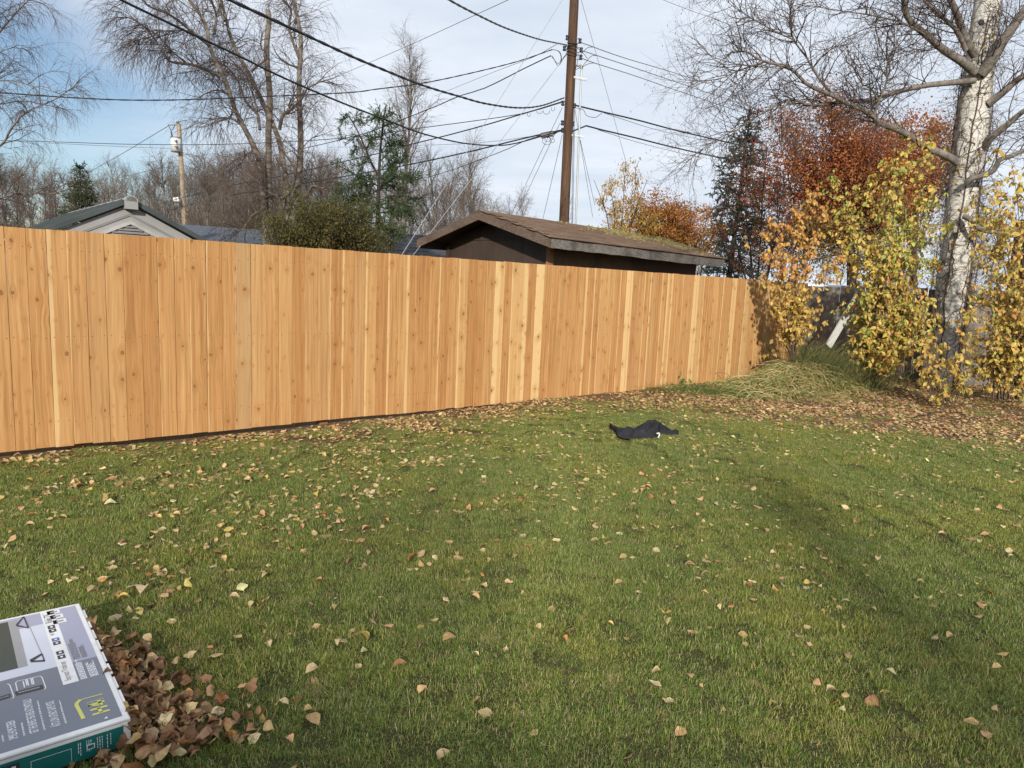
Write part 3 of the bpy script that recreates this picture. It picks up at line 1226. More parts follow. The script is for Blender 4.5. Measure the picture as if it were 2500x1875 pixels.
    ring = [pt(x, -0.09, az - 0.01 + z) for x, z in prof]
    mb.prism(ring, [p + n3 * 0.10 for p in ring])
    mb_obj('ridge_end_cap', mb, wall, root)
    mb = MB()
    prof = [(-0.05, -0.02), (-0.04, 0.016), (-0.01, 0.03), (0.01, 0.03), (0.04, 0.016), (0.05, -0.02)]
    ring = [pt(x, -0.09, az + z - 0.005) for x, z in prof]
    mb.prism(ring, [p + n3 * (depth + 0.2) for p in ring])
    mb_obj('ridge_cap', mb, wall, root)


make_resin_shed()


# ------------------------------------------------------------------ houses beyond
def far_house(name, label, c, ang, lx, ly, eave, rise, roofc, wallc, courses=0.25):
    a = math.radians(ang)
    X = np.array([math.cos(a), math.sin(a), 0])
    Y = np.array([-math.sin(a), math.cos(a), 0])
    Z = np.array([0, 0, 1.])
    c = np.array([c[0], c[1], 0.])
    root = empty(name, tuple(c), label, 'house')
    wm = simple(name + '_wall', wallc, 0.8, 0.1, 3)
    t = NT(name + '_roof')
    n = t.noise(t.pos(), 12, 5, 0.7)
    t.base(t.ramp(n, [(0.3, tuple(x * .75 for x in roofc)), (0.7, tuple(x * 1.25 for x in roofc))])).rough(0.8, 0.3)
    mb = MB()
    ring = [c - X * lx / 2 - Y * ly / 2, c + X * lx / 2 - Y * ly / 2, c + X * lx / 2 + Y * ly / 2, c - X * lx / 2 + Y * ly / 2]
    mb.prism(ring, [p + Z * eave for p in ring])
    mb_obj('wall', mb, wm, root)
    for sx in (-1, 1):
        mb = MB()
        b = c + X * sx * (lx / 2)
        tri = [b - Y * ly / 2 + Z * (eave + .002), b + Y * ly / 2 + Z * (eave + .002), b + Z * (eave + rise)]
        mb.prism(tri, [p - X * sx * 0.1 for p in tri])
        mb_obj('gable', mb, wm, root)
    for sy in (-1, 1):
        mb = MB()
        e = c + Y * sy * (ly / 2 + 0.35) + Z * (eave - 0.35 * rise / (ly / 2) + 0.02)
        r = c + Z * (eave + rise + 0.02)
        ring = [e - X * (lx / 2 + .3), r - X * (lx / 2 + .3), r - X * (lx / 2 + .3) + Z * .07, e - X * (lx / 2 + .3) + Z * .07]
        mb.prism(ring, [p + X * (lx + .6) for p in ring])
        rf = mb_obj('roof', mb, t.mat, root)
        k = 0
        sln = np.linalg.norm(r - e)
        m = MB()
        while k * courses < sln:
            f = k * courses / sln
            p = e * (1 - f) + r * f + Z * (0.074 + 0.002 * sy)
            m.bar(p - X * (lx / 2 + .3), p + X * (lx / 2 + .3), 0.012, 0.02)
            k += 1
        o = mb_obj('shingle_courses', m, t.mat, root)
        o['kind'] = 'stuff'
    for i in (-0.3, 0.3):
        mb = MB()
        p = c + X * lx * i - Y * (ly / 2 + 0.01) + Z * (eave * .6)
        mb.box(p, 1.0, 0.05, 1.0, (X, Y, Z))
        mb_obj('window', mb, M['steeldark'], root)
    return root


far_house('slate_roof_house', 'low house with plain slate blue roof between grey shed and birch trunks', P(600, 590, 24)[:2], 30, 7.0, 6.0, 2.15, 0.85, (0.09, 0.105, 0.13), (0.30, 0.30, 0.30))
far_house('dark_roof_house', 'house with dark charcoal shingle roof beside the brown shed gable', P(1010, 600, 20)[:2] + np.array([0.0, 2.2]), 12, 5.4, 4.6, 1.95, 1.0, (0.045, 0.048, 0.055), (0.25, 0.24, 0.22))


def make_deck_house():
    c = np.array([15.6, 17.6, 0])
    root = empty('deck_house', tuple(c), 'dark red brown house with a railed upper deck behind the birch', 'house')
    wm = simple('redbrown_siding', (0.085, 0.036, 0.026), 0.75, 0.2, 6, stretch=(1, 1, 8))
    dk = simple('deck_wood', (0.10, 0.042, 0.028), 0.75, 0.25, 8)
    mb = MB()
    mb.box(c + np.array([2.6, 2.2, 2.1]), 7, 3.6, 4.2)
    mb_obj('wall', mb, wm, root)
    mb = MB()
    mb.box(c + np.array([0.2, -0.6, 2.85]), 5.4, 2.2, 0.18)
    mb_obj('deck_floor', mb, dk, root)
    for x in (-2.4, 0.2, 2.8):
        mb = MB()
        mb.box(c + np.array([x, -1.6, 1.4]), 0.14, 0.14, 2.7)
        mb_obj('post', mb, dk, root)
    for z in (3.05, 3.86):
        mb = MB()
        mb.box(c + np.array([0.2, -1.66, z]), 5.4, 0.06, 0.08)
        mb_obj('rail', mb, dk, root)
    b = MB()
    b.box((0, 0, 0), 0.05, 0.03, 0.72)
    me = b.mesh('baluster', dk)
    for i in range(34):
        add('baluster', me, root, (-2.4 + i * 0.158, -1.66, 3.455))
    mb = MB()
    mb.box(c + np.array([0.6, 0.37, 3.3]), 1.0, 0.05, 1.6)
    dr = mb_obj('door', mb, simple('door_glass', (0.35, 0.38, 0.42), 0.15, 0.05), root)


make_deck_house()


def make_white_trailer():
    c = P(2120, 700, 19.5)
    c[2] = 0
    root = empty('white_trailer', tuple(c), 'white flat topped trailer just showing above the old grey fence', 'trailer')
    wh = simple('white_panel', (0.72, 0.74, 0.76), 0.4, 0.06, 3)
    mb = MB()
    mb.box(c + np.array([0.2, 0, 1.25]), 4.6, 2.0, 1.45)
    mb.box(c + np.array([0.2, 0, 1.99]), 4.4, 1.8, 0.04)
    mb_obj('body', mb, wh, root)
    for x in (-0.7, 0.3):
        mb = MB()
        mb.cyl(c + np.array([x, -1.02, 0.32]), c + np.array([x, -0.84, 0.32]), 0.32, n=20)
        w = mb_obj('wheel', mb, M['steeldark'], root)
    mb = MB()
    mb.box(c + np.array([-2.6, 0, 0.5]), 1.2, 0.08, 0.08)
    mb_obj('tow_bar', mb, M['steeldark'], root)


make_white_trailer()


# ------------------------------------------------------------------ poles
PY = 20.0                                     # distance of the near pole


def make_pole():
    bot, top = P(1376.5, 550, PY), P(1402, 0, PY)
    dv = (top - bot) / (top[2] - bot[2])
    base = bot - dv * bot[2]
    tip = bot + dv * (12.6 - bot[2])
    root = empty('utility_pole', tuple(base), 'tall dark brown wooden utility pole standing behind the brown shed', 'utility pole')
    tb = Tubes()
    K = 24
    f = np.linspace(0, 1, K)[:, None]
    pts = base * (1 - f) + tip * f
    tb.addm(pts, np.linspace(0.148, 0.112, K), 18)
    add('shaft', tb.mesh('shaft', M['pole'], base), root)

    def ax(py):                                # point on the pole axis at a photo row
        q = P(1402 - 25.5 * py / 550.0, py, PY)
        return q
    # service riser of galvanised pipe on stand-off brackets
    tb = Tubes()
    a, b = P(1419.5, 168, PY - 0.05), P(1405, 560, PY - 0.05)
    b2 = b + (b - a) / (a[2] - b[2]) * (b[2] - 0.2)
    f = np.linspace(0, 1, 12)[:, None]
    tb.addm(a * (1 - f) + b2 * f, np.full(12, 0.025), 12)
    cond = add('conduit', tb.mesh('conduit', M['galv'], base), root)
    tb = Tubes()
    h0 = P(1419.5, 168, PY - 0.05)
    tb.addm(resample([h0, h0 + np.array([0, 0, .06]), h0 + np.array([-.05, -.02, .09]), h0 + np.array([-.12, -.04, .06])], 8), np.linspace(.036, .03, 8), 10)
    add('weatherhead', tb.mesh('weatherhead', M['galv'], base), root)
    for (x0, y0, x1, y1) in ((1402, 187, 1432, 194), (1399, 329, 1425, 334)):
        mb = MB()
        p, q = P(x0 - 3, y0, PY - 0.08), P(x1, y1, PY - 0.08)
        mb.bar(p, q, 0.04, 0.018)
        mb.bar(p - np.array([0, 0, .028]), q - np.array([0, 0, .028]), 0.04, 0.012)
        mb_obj('bracket', mb, M['galv'], root)
    # spool insulators with their clamps
    ins = [(1385, 92, -1), (1378, 118, -1), (1416, 100, 1), (1419, 122, 1), (1418, 140, 1), (1374, 252, -1), (1402, 258, 1), (1399, 302, 1), (1374, 318, -1), (1373, 300, -1)]
    for i, (x, y, sgn) in enumerate(ins):
        p = P(x, y, PY - 0.06)
        q = p + np.array([sgn * 0.12, -0.02, -0.05])
        mb = MB()
        mb.cyl(p - np.array([0, 0, .055]), p - np.array([0, 0, .015]), 0.045, 0.045, 10)
        mb.cyl(p - np.array([0, 0, .015]), p + np.array([0, 0, .02]), 0.030, 0.030, 10)
        mb.cyl(p + np.array([0, 0, .02]), p + np.array([0, 0, .055]), 0.045, 0.045, 10)
        mb.bar(p + np.array([-sgn * .12, 0, .06]), p + np.array([sgn * .03, 0, .06]), 0.025, 0.012)
        mb.bar(p + np.array([-sgn * .12, 0, -.06]), p + np.array([sgn * .03, 0, -.06]), 0.025, 0.012)
        mb_obj('insulator', mb, M['insul'], root)
    # band of wraps and drip loops
    tb = Tubes()
    for k in range(7):
        q = ax(105 + k * 5.0)
        th = np.linspace(0, 2 * math.pi, 17)
        ring = np.stack([q[0] + 0.142 * np.cos(th), q[1] + 0.142 * np.sin(th), q[2] + 0.05 * np.sin(th + k)], -1)
        tb.addm(ring, np.full(17, 0.008), 5)
    add('wire_wrap', tb.mesh('wire_wrap', M['wire'], base), root)
    loops = [[(1348, 121), (1362, 124), (1369, 135), (1369, 148), (1362, 156), (1355, 148), (1348, 136)],
             [(1352, 121), (1366, 126), (1371, 140), (1370, 152), (1374, 146), (1381, 134)],
             [(1345, 136), (1354, 147), (1360, 159), (1366, 158), (1374, 146), (1384, 128)],
             [(1368, 152), (1376, 140), (1386, 128)],
             [(1448, 115), (1436, 116), (1426, 124), (1418, 134), (1414, 142)],
             [(1456, 136), (1446, 136), (1438, 142), (1430, 152), (1420, 164)],
             [(1452, 154), (1440, 155), (1428, 160), (1420, 166)],
             [(1416, 165), (1410, 162), (1404, 159)], [(1417, 165), (1410, 168), (1404, 171)], [(1412, 128), (1410, 150), (1404, 175)],
             [(1411, 117), (1418, 125), (1426, 132), (1434, 143)],
             [(1405, 263), (1424, 268), (1432, 282), (1452, 287), (1460, 283), (1470, 276)],
             [(1403, 266), (1398, 400), (1396, 545)], [(1400, 300), (1402, 330), (1398, 545)]]
    for lp in loops:
        tb = Tubes()
        pts = resample([P(x, y, PY - 0.12) for x, y in lp], 16)
        tb.addm(pts, np.full(16, 0.0075), 5)
        add('drip_loop', tb.mesh('drip_loop', M['wire'], base), root)


make_pole()

cable_i = [0]


def cable(pxs, d0, d1, r, label, mat='wire', name='overhead_cable', group='overhead cables at the utility pole', cat='cable', depths=None, twist=0.0, K=40):
    n = len(pxs)
    if depths is None:
        # the distance changes evenly in 1/distance along the picture, as on a straight span
        L = [0]
        for a, b in zip(pxs[:-1], pxs[1:]):
            L.append(L[-1] + math.hypot(b[0] - a[0], b[1] - a[1]))
        depths = [1.0 / ((1 - l / L[-1]) / d0 + l / L[-1] / d1) for l in L]
    pts = [P(x, y, d) for (x, y), d in zip(pxs, depths)]
    q = resample(pts, K)
    tb = Tubes()
    if twist:
        ln = np.concatenate([[0], np.cumsum(np.linalg.norm(np.diff(q, axis=0), axis=1))])
        K2 = int(ln[-1] / 0.06)
        q2 = resample(q, K2)
        u = np.linspace(0, ln[-1], K2) * (2 * math.pi / 0.62)
        for ph, rr in ((0, r * 0.66), (math.pi, r * 0.66)):
            off = np.stack([np.zeros(K2), np.cos(u + ph), np.sin(u + ph)], -1) * r * 0.34
            tb.addm(q2 + off, np.full(K2, rr), 5)
    else:
        tb.addm(q, np.full(K, r), 6)
    o = add(name, tb.mesh(name, M[mat], q[0]), None, tuple(q[0]))
    tag(o, label, cat, group)
    return o


cable([(330, -110), (440, -55), (561, 0), (700, 64), (850, 134), (916, 162), (1031, 208), (1120, 235), (1186, 253), (1263, 263), (1321, 258), (1377, 239)], 6.5, PY, 0.021,
      'thickest black cable sweeping from the top left edge down to the pole', twist=1)
cable([(180, -60), (300, 2), (406, 53), (492, 94), (586, 138), (675, 182), (756, 218), (850, 257), (954, 297), (1031, 326), (1128, 349), (1205, 355), (1263, 349), (1372, 318)], 8.0, PY, 0.015,
      'black cable from the upper left corner sagging below the thickest one to the pole')
cable([(-60, 221), (0, 226), (154, 237), (309, 244), (463, 243), (656, 235), (850, 226), (916, 218), (1031, 203), (1147, 179), (1263, 150), (1348, 121)], 15, PY, 0.016,
      'twisted black cable crossing the left sky almost level to the pole top', twist=1)
cable([(560, 408), (700, 372), (800, 349), (896, 324), (974, 295), (1070, 257), (1120, 235), (1186, 214), (1282, 166), (1345, 136)], 36, PY, 0.015,
      'twisted black cable rising behind the spruce to the pole top')
cable([(-60, 342), (0, 343), (154, 347), (309, 352), (502, 353), (660, 348), (850, 336), (1031, 312), (1180, 292), (1282, 276), (1372, 250)], 30, PY, 0.012,
      'thin dark line in front of the far transformer running to the middle of the pole')
cable([(116, 349), (300, 358), (440, 363)], 40, 45, 0.012, 'short lower line from the left to the far transformer pole', 'wiregrey')
cable([(300, 520), (560, 454), (624, 443), (739, 418), (845, 393), (938, 371), (985, 357), (1078, 334), (1186, 305), (1282, 276), (1330, 262), (1374, 248)], 46, PY, 0.019,
      'black telephone cable with small loops meeting the pole at its upper joint')
cable([(300, 540), (560, 478), (627, 468), (739, 448), (828, 433), (993, 403), (1147, 370), (1217, 353), (1294, 334), (1322, 328), (1378, 316)], 46, PY, 0.022,
      'black telephone cable carrying the splice case just left of the pole')
cable([(860, 478), (1016, 440), (1109, 413), (1224, 370), (1262, 353), (1296, 338), (1372, 320)], 34, PY, 0.011, 'thin cable hanging just below the cable with the splice case')
cable([(800, 360), (1078, 353), (1205, 345), (1294, 333)], 34, PY, 0.007, 'hair thin nearly level wire ending at the splice case', 'wiregrey')
cable([(980, -70), (1097, 0), (1163, 35), (1236, 69), (1313, 95), (1359, 105), (1384, 110)], 9, PY, 0.018, 'twisted black cable dropping from the top edge to the pole top', twist=1)
cable([(1340, -46), (1240, 0), (1140, 46), (1000, 110), (850, 175), (790, 199)], 22, 44, 0.011, 'thin straight line slanting behind the birch top from the top edge', 'wiregrey')
cable([(1359, 108), (1300, 140), (1200, 178), (1060, 235)], PY, 38, 0.008, 'thin grey wire falling left from the pole top between the two twisted cables', 'wiregrey')
for (pts, lab) in (([(1413, 102), (1436, 110), (1520, 140), (1650, 179), (1800, 228), (2010, 303)], 'uppermost thin wire running right from the pole top'),
                   ([(1417, 122), (1456, 135), (1550, 166), (1650, 200), (1800, 250), (2010, 318)], 'second thin wire running right from the pole top'),
                   ([(1417, 141), (1452, 154), (1550, 185), (1650, 220), (1800, 270), (2010, 338)], 'third thin wire running right from the pole top')):
    cable(pts, PY, 42, 0.011, lab, 'wiregrey')
cable([(1400, 256), (1475, 274), (1560, 294), (1650, 318), (1770, 346), (1887, 373), (2133, 422), (2300, 452)], PY, 40, 0.021, 'black telephone cable running right above its twin towards the red maple')
cable([(1394, 322), (1425, 307), (1460, 315), (1550, 336), (1650, 361), (1800, 394), (2050, 447), (2250, 488)], PY, 40, 0.021, 'black telephone cable running right below its twin towards the red maple')
cable([(1475, 276), (1600, 316), (1700, 338), (1800, 358)], PY, 38, 0.008, 'thin wire just under the upper telephone cable right of the pole', 'wiregrey')
cable([(1460, 317), (1560, 348), (1680, 378), (1760, 392)], PY, 38, 0.008, 'thin wire just under the lower telephone cable right of the pole', 'wiregrey')
cable([(1560, -25), (1620, 0), (1690, 27), (1760, 52), (1900, 108)], 30, 40, 0.010, 'thin wire crossing the top right edge behind the birch twigs', 'wiregrey')
GG = 'guy wires of the utility pole'
for (a, b, d1, lab) in (((1384, -18), (975, 632), 13.5, 'left of two long guy wires slanting left past the shed gable'), ((1384, 133), (1002, 632), 13.5, 'right of two long guy wires slanting left past the shed gable'),
                        ((1373, 262), (1243, 535), 24, 'upper of the guy wires dropping left to the shed ridge'), ((1367, 301), (1258, 530), 24, 'middle guy wire dropping left to the shed ridge'), ((1373, 328), (1323, 545), 24, 'steepest guy wire dropping left to the shed ridge'),
                        ((1417, -8), (1585, 600), 26, 'long guy wire slanting right through the yellow sapling'), ((1402, 258), (1447, 530), 24, 'short guy wire slanting right beside the steel riser'), ((1417, 343), (1452, 500), 24, 'lowest guy wire slanting right from the lower bracket')):
    cable([a, ((a[0] + b[0]) / 2, (a[1] + b[1]) / 2), b], PY, d1, 0.007, lab, 'guy', 'guy_wire', GG, 'guy wire', K=10)


def make_splice():
    a, b = P(1321, 331, PY - 0.05), P(1350, 325, PY - 0.05)
    c = (a + b) / 2
    root = empty('splice_case', tuple(c), 'black splice case hanging on the lower cable left of the pole', 'splice case')
    mb = MB()
    X = nrm(b - a)
    Yv = nrm(np.cross(np.array([0, 0, 1.]), X))
    Zv = np.cross(X, Yv)
    ln = np.linalg.norm(b - a)
    pr = [(-.06, -.05), (-.06, .03), (-.04, .06), (.04, .06), (.06, .03), (.06, -.05), (.04, -.07), (-.04, -.07)]
    mb.prism([a + Yv * u + Zv * v for u, v in pr], [b + Yv * u + Zv * v for u, v in pr])
    mb_obj('case', mb, M['insul'], root)
    for p, q in ((a, a - X * .12), (b, b + X * .12)):
        mb = MB()
        mb.cyl(p, q, 0.045, 0.018, 10)
        mb_obj('end_boot', mb, M['wire'], root)
    for (cx, cy, r) in ((1335, 344, 10.5), (1337, 340, 7), (1348, 343, 6), (1304, 302, 0)):
        if r == 0:
            continue
        th = np.linspace(0, 2 * math.pi, 21)
        pts = np.array([P(cx + r * math.cos(t), cy + r * math.sin(t) * 0.9, PY - 0.1) for t in th])
        tb = Tubes()
        tb.addm(pts, np.full(21, 0.006), 5)
        add('cable_loop', tb.mesh('cable_loop', M['wire'], c), root)
    for i in range(5):
        mb = MB()
        p = a + (b - a) * (i + .5) / 5 - Zv * .075
        mb.box(p, 0.05, 0.1, 0.012, (X, Yv, Zv))
        mb_obj('clamp', mb, M['steeldark'], root)


make_splice()


def make_cable_loops():
    for li, (cx, cy, rx, ry) in enumerate(((1291, 278, 3.5, 7), (1317, 272, 7, 5), (1334, 271, 8, 8), (1350, 263, 4.5, 8))):
        th = np.linspace(-0.2, math.pi + 0.2, 15)
        pts = np.array([P(cx + rx * math.cos(t), cy + ry * math.sin(t), PY - 0.08) for t in th])
        tb = Tubes()
        tb.addm(pts, np.full(15, 0.006), 5)
        o = add('slack_loop', tb.mesh('slack_loop', M['wire'], pts[0]), None, tuple(pts[0]))
        tag(o, ('narrow', 'shallow', 'widest', 'tall')[li] + ' slack loop hanging under the upper telephone cable, ' + ('leftmost', 'second', 'third', 'rightmost')[li] + ' of four', 'wire loop', 'slack loops on the telephone cable')


make_cable_loops()


def make_far_pole():
    D = 45.0
    bot, top = P(451, 545, D), P(436.5, 303, D)
    dv = (top - bot) / (top[2] - bot[2])
    base = bot - dv * bot[2]
    root = empty('transformer_pole', tuple(base), 'pale wooden pole with grey transformer beyond the grey shed', 'utility pole')
    tb = Tubes()
    f = np.linspace(0, 1, 14)[:, None]
    tb.addm(base * (1 - f) + top * f, np.linspace(.17, .125, 14), 14)
    add('shaft', tb.mesh('shaft', M['polefar'], base), root)
    can = simple('transformer_paint', (0.56, 0.58, 0.58), 0.45, 0.06, 4)
    t0, t1 = P(431, 371, D - 0.35), P(429, 338, D - 0.35)
    mb = MB()
    mb.cyl(t0, t1, 0.31, 0.31, 22)
    tr = mb_obj('transformer', mb, can, root, True)
    for p_, mat_, nm, r, h in ((t1, M['steeldark'], 'lid', 0.32, 0.06), (t0, M['steeldark'], 'base_rim', 0.318, 0.05)):
        mb = MB()
        mb.cyl(p_, p_ + np.array([0, 0, h]), r, r * .96, 22)
        mb_obj(nm, mb, mat_, root)
    for (x, y) in ((426, 343), (427.5, 357)):
        mb = MB()
        q = P(x, y, D - 0.68)
        mb.bar(q, q + np.array([0.14, -.03, -.10]), .05, .04)
        mb.bar(q + np.array([.12, 0, .05]), q + np.array([0.12, -.03, -.16]), .04, .04)
        mb_obj('lug', mb, M['insul'], root)
    mb = MB()
    q = P(421, 336, D - .3)
    mb.cyl(q, q + np.array([-.08, 0, .38]), .05, .025, 8)
    mb_obj('bushing', mb, M['insul'], root)
    mb = MB()
    mb.bar(P(410, 305, D), P(435, 305, D), .05, .05)
    mb.cyl(P(434, 301, D), P(434, 297, D), .1, .08, 8)
    mb_obj('arm', mb, M['steeldark'], root)
    for lp in ([(411, 305), (415, 314), (419, 318), (424, 312), (427, 305)], [(436, 297), (446, 295), (456, 294)], [(421, 331), (418, 320), (411, 306)]):
        tb = Tubes()
        tb.addm(resample([P(x, y, D - .1) for x, y in lp], 12), np.full(12, .02), 5)
        add('jumper', tb.mesh('jumper', M['wire'], base), root)
    lampm = simple('lamp_shell', (0.75, 0.76, 0.76), 0.4, 0.05)
    mb = MB()
    q = P(432, 487, D - .4)
    mb.box(q, .36, .3, .26)
    mb_obj('meter_box', mb, lampm, root)
    mb = MB()
    q = P(434, 500, D - .4)
    mb.box(q, .3, .26, .16)
    mb_obj('meter_base', mb, M['steeldark'], root)


make_far_pole()
cable([(410, 308), (360, 338), (300, 374), (200, 430)], 45, 60, 0.02, 'thin line falling left from the far transformer pole into the wood', 'wiregrey', group='lines at the far transformer pole')
cable([(450, 405), (380, 413), (280, 436), (215, 444)], 45, 60, 0.018, 'thin line from the middle of the far transformer pole to the left', 'wiregrey', group='lines at the far transformer pole')


# ------------------------------------------------------------------ trees
def px_branch(pts, d0, d1, r0, r1, K):
    n = len(pts)
    dep = [d0 + (d1 - d0) * i / (n - 1) for i in range(n)]
    q = resample([P(x, y, d) for (x, y), d in zip(pts, dep)], K)
    return q, np.linspace(r0, r1, K)


def tree_from(name, label, cat, base, trunks, limbs, twigs, trunk_mat, limb_mat, twig_mat, group=None, limb_n=7):
    """trunks, limbs: lists of (pts, rad); twigs: Tubes"""
    root = empty(name, tuple(base), label, cat, group)
    for p, r in trunks:
        tb = Tubes()
        tb.addm(p, r, 14)
        add('trunk', tb.mesh('trunk', trunk_mat, base), root)
    for p, r in limbs:
        tb = Tubes()
        tb.addm(p, r, limb_n)
        add('limb', tb.mesh('limb', limb_mat, base), root)
    if twigs is not None:
        o = add('crown', twigs.mesh('crown', twig_mat, base), root)
    return root


def c8(pts):
    return [(300 + x / 3.949, y / 3.949) for x, y in pts]


def big_birch():
    D = 22.0
    def stem(pts, r0, r1, dd=0.0, K=26):
        q, r = px_branch(pts, D, D + dd, r0, r1, K)
        return q, r
    A = stem([(652, 640), (648, 560), (643, 483), (636, 425), (631, 383), (616, 350), (599, 317), (576, 273), (563, 235), (549, 192), (538, 172), (523, 142), (510, 109), (505, 63), (487, 33), (462, 0), (440, -40), (410, -110)], .105, .03, -1.2)
    B = stem([(662, 640), (660, 560), (658, 493), (655, 435), (656, 358), (655, 329), (659, 240), (652, 152), (652, 96), (657, 50), (654, 27)], .105, .075, .6)
    Cc = stem([(706, 600), (702, 500), (692, 400), (677, 329), (654, 279), (637, 240), (611, 185), (586, 142), (563, 91), (553, 51), (543, 15), (532, -30), (515, -90)], .095, .03, 1.5)
    Dd = stem([(712, 640), (714, 560), (718, 512), (724, 473), (730, 435), (734, 358), (733, 300), (730, 228), (732, 157), (735, 101), (730, 63), (720, 15), (712, -30), (700, -100)], .115, .045, 1.0)
    limbs = []
    def limb(pts, r0, r1, dd, K=14, d0=D):
        q, r = px_branch(c8(pts), d0, d0 + dd, r0, r1, K)
        limbs.append((q, r))
    limb([(940, 740), (800, 670), (690, 630), (600, 612), (500, 605), (440, 580), (350, 440), (200, 250), (60, 170)], .05, .012, -1.8, 18, D - .7)
    limb([(830, 430), (720, 350), (600, 250), (480, 160), (380, 110), (250, 60), (190, 0), (60, -60)], .05, .012, -2.2, 18, D - .9)
    limb([(800, 380), (640, 300), (470, 300), (260, 330), (110, 420)], .022, .007, -1.6, 14, D - .9)
    limb([(600, 600), (480, 500), (330, 340), (210, 280), (90, 260)], .022, .007, -1.5, 14, D - 1.4)
    limb([(1240, 690), (1290, 640), (1370, 580), (1380, 510), (1330, 450), (1350, 300)], .04, .012, -.8)
    limb([(1700, 560), (1640, 400), (1600, 250), (1620, 100), (1540, 0), (1500, -80)], .05, .015, .7, 14, D + .6)
    limb([(1680, 650), (1580, 610), (1490, 530), (1440, 430)], .032, .01, -1.0, 12, D + .6)
    limb([(1510, 1250), (1540, 1110), (1620, 1060), (1700, 980), (1740, 930), (1770, 860), (1900, 790), (2010, 760)], .055, .01, -1.2, 16)
    limb([(1620, 1060), (1600, 1010), (1640, 930), (1690, 820)], .025, .008, -.6, 12)
    limb([(1060, 1080), (1020, 1140), (900, 1180), (780, 1230)], .03, .008, -1.2, 12)
    limb([(1040, 930), (960, 880), (900, 870), (800, 900), (700, 960)], .028, .008, -1.1, 12)
    limb([(1320, 1250), (1300, 1100), (1240, 1050), (1170, 950), (1120, 800), (1010, 650), (870, 590), (730, 640)], .045, .012, 1.2, 16)
    limb([(1300, 1060), (1200, 760), (1110, 640), (960, 590)], .03, .01, .8, 12)
    limb([(980, 200), (930, 90), (920, 0), (900, -80)], .04, .015, .6, 12)
    limb([(880, 330), (900, 150), (850, 0), (820, -90)], .045, .02, .4, 12)
    limb([(1180, 1250), (1060, 1150), (900, 1140), (760, 1200)], .025, .008, -1, 12)
    # low gnarled boughs
    def limb7(pts, r0, r1, dd, d0=D):
        limbs.append(px_branch([(560 + x / 5.185, 300 + y / 5.185) for x, y in pts], d0, d0 + dd, r0, r1, 16))
    limb7([(860, 880), (790, 840), (720, 900), (650, 970), (560, 910), (450, 860), (380, 760), (250, 660), (120, 590)], .055, .014, -1.6)
    limb7([(790, 840), (830, 700), (840, 610), (770, 480), (700, 380), (640, 160)], .05, .014, -.9)
    limb7([(840, 600), (900, 380), (1000, 230), (1160, 120)], .025, .006, -.8)
    limb7([(980, 930), (1030, 830), (1080, 800), (1240, 860)], .055, .02, -.6)
    limb7([(390, 470), (330, 400), (240, 380), (130, 430), (0, 510)], .03, .008, -1.1)
    limb7([(460, 1150), (380, 1130), (280, 1180), (180, 1330), (40, 1420)], .035, .01, -1.1)
    limb7([(180, 1330), (120, 1260), (20, 1120)], .02, .006, -.4)
    trunks = [A, B, Cc, Dd]
    tw = Tubes()
    upper = [l for l in limbs] + [(A[0][10:], A[1][10:]), (Cc[0][8:], Cc[1][8:]), (Dd[0][9:], Dd[1][9:])]
    p1, r1 = grow(upper, 430, (.08, 1.0), (0.8, 2.2), (25, 70), .04, 8, .16, (.009, .016), up=.12)
    tw.addm(p1, r1, 4)
    p2, r2 = grow(plist(p1, r1) + limbs, 3000, (.1, 1.0), (.45, 1.25), (20, 70), .16, 7, .14, (.0045, .0075))
    tw.addm(p2, r2, 3)
    p3, r3 = grow(plist(p2, r2), 7400, (.12, 1.0), (.35, .95), (15, 55), .32, 4, .14, (.0028, .0044), tip=.5)
    tw.addm(p3, r3, 3)
    base = P(685, 640, D)
    base[2] = 0
    tree_from('bare_birch', 'tall bare birch with several leaning stems rising left of the spruce', 'tree', base, trunks, limbs, tw, M['birchfar'], M['limb'], M['twig'])
    return tw, base


big_birch()


